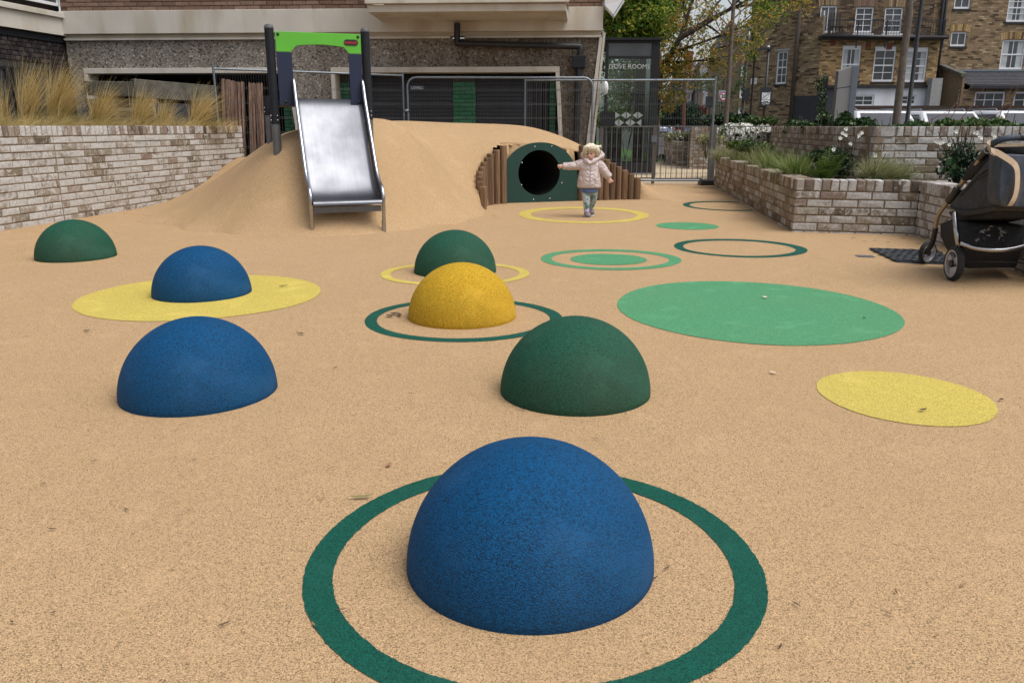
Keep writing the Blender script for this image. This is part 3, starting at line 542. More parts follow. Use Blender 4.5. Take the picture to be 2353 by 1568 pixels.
# ------------------------------------------------------------------ tunnel face, pipe and palisades
tun = thing('play_tunnel', 'dark green tunnel entrance panel with a round black opening, set into the mound', 'play tunnel', PA, R(19), local=True)
hw = PW/2; ph_ = at(1243, 327, 11.66).z
def dshape(n=40):
    q = [(0, -.05), (0, .30)]
    for k in range(1, n):
        a = math.pi - math.pi*k/n; q.append((hw+hw*math.copysign(abs(math.cos(a))**.94, math.cos(a)), .30+(ph_-.30)*abs(math.sin(a))))
    return q+[(PW, .30), (PW, -.05)]
outer = dshape(); hc = Vector((.575, 0, at(1246, 397, 11.66).z)); hr = .315
nh = 72
def ray_out(a):                                    # where a ray from the hole centre leaves the outline
    best = None; dx, dz = math.cos(a), math.sin(a)
    for i in range(len(outer)):
        p, q = outer[i], outer[(i+1) % len(outer)]; ex, ez = q[0]-p[0], q[1]-p[1]; den = dx*ez-dz*ex
        if abs(den) < 1e-9: continue
        t = ((p[0]-hc.x)*ez-(p[1]-hc.z)*ex)/den; u = ((p[0]-hc.x)*dz-(p[1]-hc.z)*dx)/den
        if t > 0 and -1e-6 <= u <= 1+1e-6 and (best is None or t < best): best = t
    return (hc.x+dx*best, hc.z+dz*best)
angs = sorted({2*math.pi*k/nh for k in range(nh)} | {math.atan2(p[1]-hc.z, p[0]-hc.x) % (2*math.pi) for p in (outer[0], outer[1], outer[-1], outer[-2])})
b = MB(); na = len(angs); V4 = []
for y in (-.012, .012):
    V4 += [(ray_out(a)[0], y, ray_out(a)[1]) for a in angs] + [(hc.x+hr*math.cos(a), y, hc.z+hr*math.sin(a)) for a in angs]
F4 = []
for i in range(na):
    j = (i+1) % na; F4 += [(i, j, na+j, na+i), (2*na+j, 2*na+i, 3*na+i, 3*na+j), (j, i, 2*na+i, 2*na+j), (na+i, na+j, 3*na+j, 3*na+i)]
b.add(V4, F4); b.build('face_panel', M['panelgreen'], tun)
b = MB(); rs = []
for k in range(60):
    y = .014 + k*.045; rr_ = hr+.02+(.012 if k % 2 else 0); rs.append([(hc.x+rr_*math.cos(2*math.pi*j/40), y, hc.z+rr_*math.sin(2*math.pi*j/40)) for j in range(40)][::-1])
b.rings(rs, cap=False); b.f.append(tuple(len(b.v)-40+j for j in range(40))); b.r.append(0); b.mi.append(0); b.build('pipe', M['pipe'], tun, smooth=True)
for zx, zy in ((880, 285), (1102, 282), (715, 467), (709, 722), (862, 893), (1077, 887), (1237, 710), (1265, 480)):
    p = at((1800+zx/2.94)/1.7113, (480+zy/2.94)/1.7113, 11.66) - PA
    lx = p.x*PD.x+p.y*PD.y; b = MB(); b.ball((lx, -.013, p.z), .012, 8, 5, (1, .6, 1)); b.build('bolt', M['tubesteel'], tun, smooth=True)
def logs(name, label, pts, group=None):
    c = Vector((sum(p[0] for p in pts)/len(pts), sum(p[1] for p in pts)/len(pts), 0)); t = thing(name, label, 'palisade', c, group=group)
    for x, y, zt in pts:
        b = MB(); r = .048+rng.uniform(-.003, .003); n = 14; lean = (rng.uniform(-.006, .006), rng.uniform(-.006, .006)); rs = []
        ph = [rng.uniform(.96, 1.04) for _ in range(n)]
        for z, k in ((-.1, 1), (zt*.5, 1.0), (zt-.03, 1.0), (zt-.014, .99), (zt-.004, .93), (zt, .82)):
            rs.append([(lean[0]*z+r*k*ph[j]*math.cos(2*math.pi*j/n), lean[1]*z+r*k*ph[j]*math.sin(2*math.pi*j/n), z) for j in range(n)])
        b.rings(rs); o = b.build('log', M['log'], None, smooth=True, angle=45); o.parent = t; o.location = (x-c.x, y-c.y, 0); o.rotation_euler.z = rng.random()*6
logs('log_palisade', 'curved row of round timber logs stepping down beside the tunnel, on its slide side', [(p.x, p.y, p.z) for p in LOGP])
RT = [(1358, 334), (1378, 352), (1397, 365), (1423, 367), (1382, 365)]
rp = []
xs = [1350, 1364, 1378, 1392] + [1800/1.7113+z/2.94/1.7113 for z in (1690, 1767, 1841, 1918, 1993, 2072)]
vs = [334, 341, 350, 358] + [(480+z/2.94)/1.7113 for z in (430, 474, 514, 553, 592, 640)]
for i in range(10):
    s_ = PW+.055+i*.1005; x, y = PA.x+PD.x*s_, PA.y+PD.y*s_-(.0 if i < 7 else .012*(i-6)**1.5); 
    rp.append((x, y, at(1176, vs[i] if i < 4 else vs[i], y).z))
logs('log_palisade', 'row of round timber logs stepping down beside the tunnel, behind the toddler', rp)

# ------------------------------------------------------------------ brickwork
BH, BL, JT = .068, .237, .012                      # brick height, length, joint
_bm = {}
def brick_mesh(L, h, d, mat, var):
    key = (round(L, 3), round(h, 3), round(d, 3), mat.name, var)
    if key in _bm: return _bm[key]
    q = random.Random(hash(key[:3]) % 1000 + var*77); c = .006
    j = lambda a: a + q.uniform(-.003, .003)
    x, z, y = L/2, h/2, d/2
    v = [(-x, y, -z), (x, y, -z), (x, y, z), (-x, y, z), (-x, -y+c, -z), (x, -y+c, -z), (x, -y+c, z), (-x, -y+c, z),
         (j(-x+c), j(-y), j(-z+c)), (j(x-c), j(-y), j(-z+c)), (j(x-c), j(-y), j(z-c)), (j(-x+c), j(-y), j(z-c)), (q.uniform(-.3, .3)*x, -y-q.uniform(0, .004), q.uniform(-.2, .2)*z)]
    f = [(0, 3, 2, 1), (0, 1, 5, 4), (1, 2, 6, 5), (2, 3, 7, 6), (3, 0, 4, 7), (4, 5, 9, 8), (5, 6, 10, 9), (6, 7, 11, 10), (7, 4, 8, 11), (8, 9, 12), (9, 10, 12), (10, 11, 12), (11, 8, 12)]
    me = bpy.data.meshes.new('brick'); me.from_pydata(v, [], f); me.materials.append(mat); me.update(); _bm[key] = me; return me
def lay_bricks(t, bricks, limit=300):
    """bricks: (centre, wall angle, length, height, depth, material). The nearest become parts, the rest one part of stuff."""
    bricks.sort(key=lambda q: (Vector(q[0])-Vector((0, 0, CAMH))).length); off = BASE[t]
    for c, a, L, h, d, m in bricks[:limit]:
        o = bpy.data.objects.new('brick', brick_mesh(L, h, d, m, rng.randrange(4))); COL.objects.link(o); o.parent = t
        o.location = Vector(c)-off; o.rotation_euler = (rng.gauss(0, .006), rng.gauss(0, .004), a+rng.gauss(0, .006))
    rest = bricks[limit:]
    if rest:
        mats = list({q[5].name: q[5] for q in rest}.values()); b = MB()
        for c, a, L, h, d, m in rest:
            me = brick_mesh(L, h, d, m, rng.randrange(4)); mw = Matrix.Translation(c) @ Matrix.Rotation(a, 4, 'Z')
            b.add([mw @ v.co for v in me.vertices], [tuple(p.vertices) for p in me.polygons], rng.random(), mats.index(m))
        b.build('far_bricks', mats, t, kind='stuff')
def wall_bricks(P0, P1, z0, z1, mat, cap=True, capmat=None, depth=.1, BLx=BL, skip=None, start=0, joint_at=None, capw=.0695, th=.215):
    """face bricks of a wall whose face runs P0->P1 with its outside on the right-hand side"""
    P0, P1 = Vector((P0[0], P0[1], 0)), Vector((P1[0], P1[1], 0)); d = P1-P0; Ln = d.length; d.normalize(); n = Vector((d.y, -d.x, 0)); a = math.atan2(d.y, d.x); out = []
    z = z1
    if cap:
        hc_ = .108; k = int(Ln/(capw+JT)); pitch = Ln/max(1, k)
        for i in range(k):
            x = (i+.5)*pitch; c = P0+d*x-n*(th/2)+Vector((0, 0, z1-hc_/2+rng.gauss(0, .0015)))+n*rng.gauss(0, .0015)
            if not skip or not skip(c): out.append((tuple(c), a, pitch-JT, hc_, th, capmat or mat))
        z -= hc_+JT
    row = start
    segs = [(0, Ln)] if joint_at is None else [(0, joint_at-.008), (joint_at+.008, Ln)]
    while z > z0+.01:
        for s0, s1 in segs:
            x = s0 - (0 if row % 2 == 0 else (BLx+JT)/2)
            while x < s1-.02:
                xa, xb = max(x, s0), min(x+BLx, s1)
                if xb-xa > .03:
                    L_ = round((xb-xa)/.04)*.04 if xb-xa < BLx-.01 else BLx
                    if xb - xa < BLx-.01: L_ = xb-xa
                    c = P0+d*(xa+xb)/2-n*(depth/2)+Vector((0, 0, z-BH/2))+n*rng.gauss(0, .002)
                    if not skip or not skip(c): out.append((tuple(c), a, round(L_, 2), BH, depth, mat))
                x += BLx+JT
        z -= BH+JT; row += 1
    return out
def core(b, P0, P1, z0, z1, th=.215, inset=.009, ends=0.0):
    P0, P1 = Vector((P0[0], P0[1], 0)), Vector((P1[0], P1[1], 0)); d = (P1-P0).normalized(); n = Vector((d.y, -d.x, 0))
    b.ob(P0+d*ends-n*(th-.004)+Vector((0, 0, z0)), (P1-P0)-d*2*ends, n*(th-.004-inset), Vector((0, 0, z1-z0-.009)))

# long planter wall beside the slide
E0 = (WX(5.6), 5.6); E1 = (WX(13.79), 13.79); WZ = 1.052
lw = thing('brick_planter_wall', 'long whitewashed brick planter wall with tan mound rising against it, dry grasses behind its coping', 'planter wall', (E0[0], E0[1], 0))
b = MB(); core(b, E0, E1, -.1, WZ, ends=.012); b.build('mortar', M['mortar'], lw)
br = wall_bricks(E0, E1, -.03, WZ, M['washbrick'], capmat=M['soldier'], skip=lambda c: mh(c.x+.08, c.y) > c.z+.03, joint_at=math.hypot(WX(9.33)-E0[0], 9.33-E0[1]))
# red end brick and end face
dE = Vector((E1[0]-E0[0], E1[1]-E0[1], 0)).normalized(); nE = Vector((dE.y, -dE.x, 0))
br += wall_bricks((E1[0]-.003, E1[1]+.004), (E1[0]-nE.x*.215, E1[1]-nE.y*.215), .0, WZ-.12, M['washbrick'], cap=False, BLx=.1, depth=.08)
lay_bricks(lw, br)
LWsoil = sheet('planting_bed', [(E0[0]-.2, E0[1]), (E1[0]-.2, E1[1]), (-5.9, 15.0), (-9, 15.0), (-9, 5.6)], .95, M['soil'])
# low planter on the pushchair side: back leg, front leg, near leg
PC, PLf, PRc, PNr = (2.885, 8.31), (3.66, 14.85), (4.0, 8.02), (3.70, 5.2); PZ = .53
lp = thing('brick_planter_wall', 'low angled brick planter wall holding ferns and sedge, with one corner jutting into the playground', 'planter wall', (*PC, 0))
b = MB(); core(b, PLf, PC, -.1, PZ, ends=.05); core(b, (PC[0]+.0, PC[1]), PRc, -.1, PZ-.002, ends=.012); core(b, PRc, PNr, -.1, PZ-.004, ends=.01); b.build('mortar', M['mortar'], lp)
bricks = wall_bricks(PLf, PC, -.03, PZ, M['warmbrick'], capmat=M['warmbrick']) + wall_bricks(PC, PRc, -.03, PZ, M['washbrick'], capmat=M['soldier'], BLx=.232) + wall_bricks(PRc, PNr, -.03, PZ, M['washbrick'], capmat=M['soldier'], BLx=.112)
# far end of the back leg
dv = Vector((PLf[0]-PC[0], PLf[1]-PC[1], 0)).normalized()
lay_bricks(lp, bricks)
sheet('planting_bed', [(PC[0]+.2, PC[1]+.15), (PRc[0]+.12, PRc[1]+.1), (PNr[0]+.2, PNr[1]), (9, 5.2), (9, 15.6), (PLf[0]+.2, PLf[1])], .43, M['soil'])
# tall planter behind it
UC = at(2011, 298, 9.5); UZ = 1.045
UL = (4.90, 15.75); UR = (9.2, 9.42); UCx = (UC.x, 9.5)
up = thing('brick_planter_wall', 'taller brick planter wall topped with ivy, behind the low planter of ferns and the pushchair', 'planter wall', (*UCx, 0))
b = MB(); core(b, UL, UCx, .2, UZ, ends=.06); core(b, UCx, UR, .2, UZ-.002, ends=.01); b.build('mortar', M['mortar'], up)
bricks = wall_bricks(UL, UCx, .4, UZ, M['warmbrick'], capmat=M['warmbrick']) + wall_bricks(UCx, UR, .4, UZ, M['washbrick'], capmat=M['soldier'])
bricks = [q for q in bricks if q[0][0] < 7.6]
lay_bricks(up, bricks)
sheet('planting_bed', [(UCx[0]+.1, UCx[1]+.15), (UR[0], UR[1]+.15), (12, 18), (UL[0]+.1, 18), (UL[0]+.15, UL[1])], .93, M['soil'])
# small planter beyond the gate
FC = at(1544, 376, 22.6); FC.z = 0; f0 = at(1523, 372, 24.6); f1 = at(1660, 376, 22.4)
fz = at(1544, 325, 22.6).z
fp = thing('brick_planter_wall', 'small brick planter corner on the path beyond the gate', 'planter wall', (FC.x, FC.y, 0))
b = MB(); core(b, (f0.x, f0.y), (FC.x, FC.y), -.1, fz); core(b, (FC.x, FC.y), (f1.x, f1.y), -.1, fz-.002); b.build('mortar', M['mortar'], fp)
lay_bricks(fp, wall_bricks((f0.x, f0.y), (FC.x, FC.y), 0, fz, M['warmbrick'], capmat=M['warmbrick']) + wall_bricks((FC.x, FC.y), (f1.x, f1.y), 0, fz, M['warmbrick'], capmat=M['warmbrick']))
sheet('planting_bed', [(f0.x+.1, f0.y), (FC.x+.1, FC.y+.1), (f1.x, f1.y+.1), (f1.x+1, f1.y+3), (f0.x+1.5, f0.y+1.5)], fz-.08, M['soil'])
# low wall carrying the white flower bed, behind the railing
q0, q1 = at(1588, 292, 21.0), at(1720, 292, 20.6)
qp = thing('brick_planter_wall', 'brick planter wall behind the railing, under the white flowering bush', 'planter wall', (q0.x, q0.y, 0))
b = MB(); core(b, (q0.x, q0.y), (q1.x+2.2, q1.y), -.1, 1.04); b.build('mortar', M['mortar'], qp)
lay_bricks(qp, wall_bricks((q0.x, q0.y), (q1.x+2.2, q1.y), 0, 1.04, M['warmbrick'], capmat=M['warmbrick']), 180)
sheet('planting_bed', [(q0.x, q0.y+.1), (q1.x+2.2, q1.y+.1), (q1.x+3, 26), (q0.x+1, 26)], .96, M['soil'])
sheet('planting_bed', [(4.0, 15.9), (8.5, 15.9), (8.5, 20.4), (5.4, 20.4)], .42, M['soil'])

# ------------------------------------------------------------------ apartment building behind the fence
BO = Vector((1.665, 15.78, 0)); BR = R(-3.4); bc, bs = math.cos(BR), math.sin(BR)
def bl(U, V, dy=0.0):                              # line of sight met with a plane parallel to the facade: facade frame
    d = ray(U, V); nx_, ny_ = -bs, bc
    t = ((BO.x)*nx_ + (BO.y)*ny_ + dy) / (d.x*nx_ + d.y*ny_); p = d*t + Vector((0, 0, CAMH)) - BO
    return Vector((p.x*bc+p.y*bs, dy, p.z))
bld = thing('apartment_building', 'brown brick apartment building with cream bands, pebbledash wall and dark shuttered garage openings', 'building', BO, BR, local=True)
ZB, ZC0, ZL1, ZL0 = 3.145, 2.735, 2.665, 2.625
XE = bl(150, 90).x; XB0 = bl(137, 60, -.12).x; XR_ = .0
b = MB(); b.box(XB0-.02, -.02, .02, .5, ZB, 9.0); b.build('upper_wall', M['brownbrick'], bld)
bricks = []
for r_ in range(7):
    z = ZB+.006+r_*.079+.034; x = XB0 - (0 if r_ % 2 else .12)
    while x < .0:
        L_ = min(BL, 0-x)
        if L_ > .05 and x > XB0-.1: bricks.append(((x+L_/2, .02-.04+.05, z), 0.0, round(L_, 2), BH, .1, M['brownbrick']))
        x += BL+JT
lay_bricks(bld, bricks)
b = MB(); b.box(XB0, -.0, -.11, .30, ZC0, ZB); b.build('cream_band', M['cream'], bld, bevel=.008)
b = MB(); b.box(XB0+.02, -.03, -.02, .28, ZL1, ZC0); b.build('recessed_strip', M['creamshade'], bld)
xd0, xd1 = bl(1039, 80).x, bl(1063, 80).x
for xa, xb in ((XE, xd0-.03), (xd1+.03, -.02)):
    b = MB(); b.box(xa, xb, -.06, .26, ZL0, ZL1); b.build('cream_lip', M['cream'], bld, bevel=.005)
# openings and tapering piers
zo = bl(1000, 167).z; zf = bl(1000, 156).z
o1 = (bl(204, 170).x, bl(660, 170).x); o2 = (bl(770, 170).x, bl(1276, 170).x)
b = MB(); b.box(XE, -.05, 0, .30, zf, ZL0-.001); b.build('pebbledash_panel', M['pebble'], bld)
tz = lambda x, k, z: x + k*(zo-z)
def pier(xa, xb, ka, kb):
    b = MB(); b.prism([(tz(xa, ka, 0), 0), (tz(xb, kb, 0), 0), (xb, zf-.001), (xa, zf-.001)], .30, lambda x, z: (x, 0, z)); b.build('pebbledash_pier', M['pebble'], bld)
pier(XE, o1[0]-.07, .05, .0); pier(o1[1]+.07, o2[0]-.07, .10, -.0); pier(o2[1]+.07, -.05, .065, -.17)
for (xa, xb), ka, kb in ((o1, 0.0, .10), (o2, 0.0, .065)):
    b = MB(); b.box(xa-.075, xb+.075, -.05, .32, zo, zf+.012); b.build('opening_frame', M['cream'], bld, bevel=.006)
    b = MB(); b.prism([(tz(xa, ka, 0)-.075, 0), (tz(xa, ka, 0), 0), (xa, zo-.001), (xa-.075, zo-.001)], .36, lambda x, z: (x, -.048, z)); b.build('opening_frame', M['cream'], bld)
    b = MB(); b.prism([(tz(xb, kb, 0), 0), (tz(xb, kb, 0)+.075, 0), (xb+.075, zo-.001), (xb, zo-.001)], .36, lambda x, z: (x, -.048, z)); b.build('opening_frame', M['cream'], bld)
# right-hand return and corner trim
b = MB(); b.prism([(-.045, 0), (-.045+.0, zf), (-.045, ZL1), (0, ZL1), (0, zf), (-.21, 0), (-.28, 0)][::-1] if False else [(-.33, 0), (-.25, 0), (.0, ZL0), (-.055, ZL0)], .36, lambda x, z: (x, -.055, z)); b.build('corner_trim', M['cream'], bld)
b = MB(); b.prism([(-.24, 0), (-.20, 0), (.03, ZC0), (.01, ZC0), (.01, ZL0)], 3.0, lambda x, z: (x, .32, z)); b.build('side_wall', M['cream'], bld)
b = MB(); b.box(-.02, .02, .31, 6, ZC0, ZB); b.box(-.03, .01, .5, 6, ZB, 9); b.build('side_wall', M['brownbrick'], bld)
b = MB(); b.prism([(-.19, 0), (-.15, 0), (.07, ZC0), (.03, ZC0)], .06, lambda x, z: (x, .25, z)); b.build('corner_trim', M['cream'], bld)
# garage interior
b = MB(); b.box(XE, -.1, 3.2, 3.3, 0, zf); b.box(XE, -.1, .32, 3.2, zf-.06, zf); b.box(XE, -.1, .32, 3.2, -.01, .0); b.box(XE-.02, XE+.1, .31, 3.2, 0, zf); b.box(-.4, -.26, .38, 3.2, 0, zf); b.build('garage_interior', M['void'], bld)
def gpier(Ua, Ub, y, name='brick'):
    xa, xb = bl(Ua, 250, y).x, bl(Ub, 250, y).x; out = []; r_ = 0; z = .04
    while z < zo-.16:
        x = xa - (0 if r_ % 2 else .12)
        while x < xb-.02:
            a_, c_ = max(x, xa), min(x+BL, xb)
            if c_-a_ > .03: out.append(((( a_+c_)/2, y+.05, z), 0.0, round(c_-a_, 2), .07, .1, M['greenbrick']))
            x += BL+.01
        z += .078; r_ += 1
    b = MB(); b.box(xa+.004, xb-.004, y+.012, y+.3, 0, zo-.02); b.build('green_pier', M['gmortar'], bld)
    return out
gb = gpier(1041, 1092, .36) + gpier(776, 805, .40) + gpier(652, 678, .40) + gpier(1262, 1276, .45)
lay_bricks(bld, gb)
def shutter(Ua, Ub, y):
    xa, xb = bl(Ua, 250, y).x, bl(Ub, 250, y).x; b = MB(); z = .02
    while z < zo-.05:
        b.hexa([(xa, y, z), (xb, y, z), (xb, y+.03, z), (xa, y+.03, z), (xa, y+.012, z+.066), (xb, y+.012, z+.066), (xb, y+.03, z+.07), (xa, y+.03, z+.07)]); z += .072
    b.build('roller_shutter', M['shutter'], bld)
shutter(866, 1040, .44); shutter(1093, 1225, .44); shutter(806, 866, .5)
b = MB()
for U in (1228, 1238, 1250): x = bl(U, 250, .5).x; b.box(x, x+.06, .5, .56, 0, zo-.03)
b.build('dark_door_frame', M['black'], bld)
b = MB(); xa, xb = bl(676, 200, .1).x, bl(684, 200, .1).x
# beams seen through the open garage
b = MB(); p = bl(445, 140, 1.2); b.box(p.x, p.x+.35, 1.2, 1.5, 1.62, 1.80); b.build('ceiling_lamp', M['greylight'], bld)
# balcony
yb = -1.15; xa, xb = bl(844, 28, yb).x, bl(1300, 26, yb).x; zs = bl(1100, 26.5, yb).z; zt = bl(1100, 10, yb).z
b = MB(); b.hexa([(xa, yb, zs), (xb, yb, zs), (xb+.04, -.112, zs-.04), (xa+.04, -.112, zs-.04), (xa, yb, zt), (xb, yb, zt), (xb+.04, -.112, zt), (xa+.04, -.112, zt)]); b.build('balcony_slab', M['cream'], bld, bevel=.006)
xa2 = bl(837, 5, yb-.09).x
b = MB(); b.box(xa2, xb+.05, yb-.09, yb+.02, zt+.012, zt+1.0); b.box(xb-.06, xb+.05, yb+.021, -.115, zt+.012, zt+1.0); b.box(xa2, xa2+.1, yb+.021, -.115, zt+.012, zt+1.0); b.build('balcony_parapet', M['cream'], bld, bevel=.006)
# drain pipe
dp = thing('drain_pipe', 'black drain pipe dropping from the balcony, running along the pebbledash into a square hopper', 'drain pipe', BO, BR, local=True)
pv = lambda U, V, dy=-.10: bl(U, V, dy)
b = MB(); p0 = pv(1039+11, 54, -.17); p1 = pv(1050, 100, -.17); p2 = pv(1333, 107, -.12); p3 = pv(1331, 131, -.12)
b.tube([p0, p1-Vector((0, 0, -.05)), p1, p1+Vector((.05, 0, 0)), p2-Vector((.06, 0, 0)), p2, p2-Vector((0, 0, .06)), p3], .055, 14); b.build('pipe', M['black'], dp, smooth=True, angle=60)
h0, h1 = pv(1314, 128, -.2), pv(1345, 156, -.2); b = MB(); b.box(h0.x, h1.x, -.20, -.02, h1.z, h0.z); b.build('hopper', M['post'], dp, bevel=.01)
b = MB(); q0, q1 = pv(1330, 157, -.1), pv(1318, 420, -.1); b.tube([q0, (q0.x+(q1.x-q0.x)*.5, -.1, q0.z*.5), (q1.x, -.1, 0)], .062, 14); b.tube([pv(1327.5, 207), pv(1327.3, 212)], .075, 14); b.build('pipe', M['black'], dp, smooth=True, angle=60)
# floodlight and alarm box on the corner
fl = thing('floodlight', 'white square floodlight on the top corner of the brown brick building', 'floodlight', BO, BR, local=True)
p = bl(1400, 12, -.10); b = MB(); b.hexa([(p.x-.10, -.25, p.z-.02), (p.x+.06, -.3, p.z-.20), (p.x+.06, -.05, p.z-.20), (p.x-.10, -.02, p.z-.02), (p.x-.08, -.25, p.z+.30), (p.x+.23, -.3, p.z+.06), (p.x+.23, -.05, p.z+.06), (p.x-.08, -.02, p.z+.30)])
b.build('housing', M['white'], fl, bevel=.012); b = MB(); b.hexa([(p.x+.065, -.31, p.z-.21), (p.x+.085, -.31, p.z-.225), (p.x+.085, -.04, p.z-.225), (p.x+.065, -.04, p.z-.21), (p.x+.235, -.31, p.z+.05), (p.x+.255, -.31, p.z+.035), (p.x+.255, -.04, p.z+.035), (p.x+.235, -.04, p.z+.05)]); b.build('lens', M['signw'], fl)
b = MB(); b.box(p.x-.13, p.x-.06, -.06, .0, p.z-.08, p.z+.06); b.build('bracket', M['greylight'], fl)
al = thing('alarm_box', 'white rounded alarm box on the building corner by the glass kiosk', 'alarm box', BO, BR, local=True)
p = bl(1391, 202, .1); b = MB(); b.ball((p.x, .1, p.z), .125, 16, 10, (.42, .6, 1.0)); b.build('cover', M['white'], al, smooth=True); b = MB(); b.box(p.x-.02, p.x+.02, .12, .26, p.z-.12, p.z+.12); b.build('back_plate', M['greylight'], al)

# ------------------------------------------------------------------ dark brick wing coming forward on the far side of the planter
WO = at(157, 200, 16.36); WO.z = 0; we = Vector((-.154, -.988, 0)); wn = Vector((.988, -.154, 0))
def wl(U, V, off=0.0):
    d = ray(U, V); o = WO + wn*off; t = (o.x*wn.x+o.y*wn.y)/(d.x*wn.x+d.y*wn.y); p = d*t+Vector((0, 0, CAMH)); return ((p-o).dot(we), p.z)
def wf(s, z, off=0.0): q = WO+we*s+wn*off; return Vector((q.x, q.y, z))
wing = thing('building_wing', 'dark brick wing with a cream parapet above dark windows, behind the tall dry grasses', 'building', WO)
def wbox(s0, s1, z0, z1, o0, o1, name, mat, bevel=0):
    b = MB(); b.ob(wf(s0, z0, o0), we*(s1-s0), wn*(o1-o0), Vector((0, 0, z1-z0))); return b.build(name, mat, wing, bevel=bevel)
z_p1 = wl(137, 28.6, .15)[1]; z_p0 = wl(137, 41, .15)[1]; z_c0 = wl(137, 81, .1)[1]; z_f1 = wl(155, 88, .02)[1]; z_f0 = wl(155, 101, .02)[1]; z_b0 = wl(155, 154, 0)[1]
LW_ = 5.0
wbox(-.35, LW_, z_p0, z_p1, -.2, .16, 'parapet_coping', M['cream'], .01); wbox(-.35, LW_, z_c0, z_p0-.003, -.2, .10, 'cream_band', M['cream'])
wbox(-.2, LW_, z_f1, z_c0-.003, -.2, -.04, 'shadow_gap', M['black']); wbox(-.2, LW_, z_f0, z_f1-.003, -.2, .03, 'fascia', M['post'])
wbox(-.35, LW_, 0, z_f0-.003, -.35, -.02, 'wall', M['gmortar'])
bricks = []; ang = math.atan2(we.y, we.x)+math.pi
s_w0 = wl(118, 160)[0]
z = z_f0-.012; r_ = 0
while z > .5:
    s_ = -.02-(0 if r_ % 2 else .06)
    lim = LW_ if z-.06 > z_b0 else s_w0
    while s_ < min(lim, 3.2):
        a_, c_ = max(s_, -.02), min(s_+.112, lim)
        if c_-a_ > .03: bricks.append((tuple(wf((a_+c_)/2, z-.034, -.05+rng.gauss(0, .003))), ang, round(c_-a_, 2), BH, .1, M['darkbrick']))
        s_ += .124
    z -= .079; r_ += 1
lay_bricks(wing, bricks)
for k, (Ua, Ub) in enumerate(((-60, 18), (29, 62), (82, 114))):
    s1, s0 = wl(Ua, 200)[0], wl(Ub, 200)[0]; zt_ = z_b0-.1
    f = MB()
    for a_, c_, e_, g_ in ((s0, s1, zt_-.05, zt_), (s0, s1, .9, .95), (s0, s0+.04, .951, zt_-.051), (s1-.04, s1, .951, zt_-.051)): f.ob(wf(a_, e_, -.02), we*(c_-a_), wn*.05, Vector((0, 0, g_-e_)))
    fo = f.build('window', M['anth'], wing); b = MB(); b.ob(wf(s0+.04, .95, -.018), we*(s1-s0-.08), wn*.02, Vector((0, 0, zt_-1.0))); b.build('pane', M['pane'], fo)
# upper window behind the parapet
b = MB(); s0, s1 = wl(130, 5, -.05)[0], 4.0; zz = wl(128, 15, -.05)[1]
b.ob(wf(s0, zz, -.05), we*(s1-s0), wn*.05, Vector((0, 0, .05))); b.ob(wf(s0, zz+.051, -.05), we*.05, wn*.05, Vector((0, 0, 1.2))); fo = b.build('window', M['white'], wing)
b = MB(); b.ob(wf(s0+.05, zz+.051, -.045), we*(s1-s0-.05), wn*.02, Vector((0, 0, 1.2))); b.build('pane', M['pane'], fo)
wbox(-.3, LW_, z_p1-.02, z_p1+2.2, -.35, -.20, 'upper_wall', M['darkbrick'])

# ------------------------------------------------------------------ old wall with concrete coping, stacked boards
ow = thing('garden_wall', 'old stock brick wall with stepped mossy concrete coping behind the dry grasses', 'wall', (-7.2, 14.8, 0))
a0, a1 = at(190, 186, 15.2), at(306, 188, 14.95); c0, c1 = at(306, 181, 14.9), at(492, 197, 15.7)
def slab(p, q, h, t, name, mat, par):
    b = MB(); d = Vector((q.x-p.x, q.y-p.y, 0)); n = Vector((d.y, -d.x, 0)).normalized()*t
    b.hexa([p-Vector((0, 0, h)), q-Vector((0, 0, h)), q-Vector((0, 0, h))-n, p-Vector((0, 0, h))-n, p, q, q-n, p-n]); return b.build(name, mat, par, bevel=.01)
slab(a0, a1, .25, .3, 'coping', M['coping'], ow); slab(c0, c1, .31, .3, 'coping', M['coping'], ow)
bricks = []
for (p, q, z1) in ((a0+Vector((0, .04, 0)), at(345, 200, 14.98), min(a0.z-.26, c0.z-.33)),):
    bricks += wall_bricks((p.x, p.y), (q.x, q.y), .9, z1, M['yellowbrick'], cap=False)
    b = MB(); core(b, (p.x, p.y), (q.x, q.y), .0, z1); b.build('mortar', M['mortar'], ow)
lay_bricks(ow, bricks)
p, q = at(352, 230, 15.05), at(492, 230, 15.75); b = MB(); d = Vector((q.x-p.x, q.y-p.y, 0)); b.ob((p.x, p.y, 0), d, Vector((-d.y, d.x, 0)).normalized()*.05, (0, 0, c1.z-.33)); b.build('dark_screen', M['hoard'], ow)
k = 0
for g, (Ua, Ub, Va, Vb, n_, Yb) in enumerate(((508, 561, 182, 190, 13, 14.95), (571, 603, 190, 193, 9, 14.9))):
    for i in range(n_):
        t_ = (i+.5)/n_; top = at(Ua+(Ub-Ua)*t_+rng.uniform(-1, 1), Va+(Vb-Va)*t_+rng.uniform(-2, 2), Yb+.25); foot = Vector((top.x+rng.uniform(-.02, .03)+.02, Yb-.1+rng.uniform(-.03, .05), 0))
        b = MB(); wdt = (Ub-Ua)/n_/1850*14.3*rng.uniform(.8, 1.0); b.bar(foot, top, wdt, .03, (0, 1, 0), r=0)
        o = b.build('timber_board', M['board'], loc=(foot.x, foot.y, 0)); k += 1
        tag(o, 'greyed timber board in the wider stack leaning behind the mesh fence' if g == 0 else 'brown timber board in the narrow stack leaning behind the mesh fence', 'timber board', 'greyed timber boards leaning behind the fence' if g == 0 else 'brown timber boards leaning behind the fence')

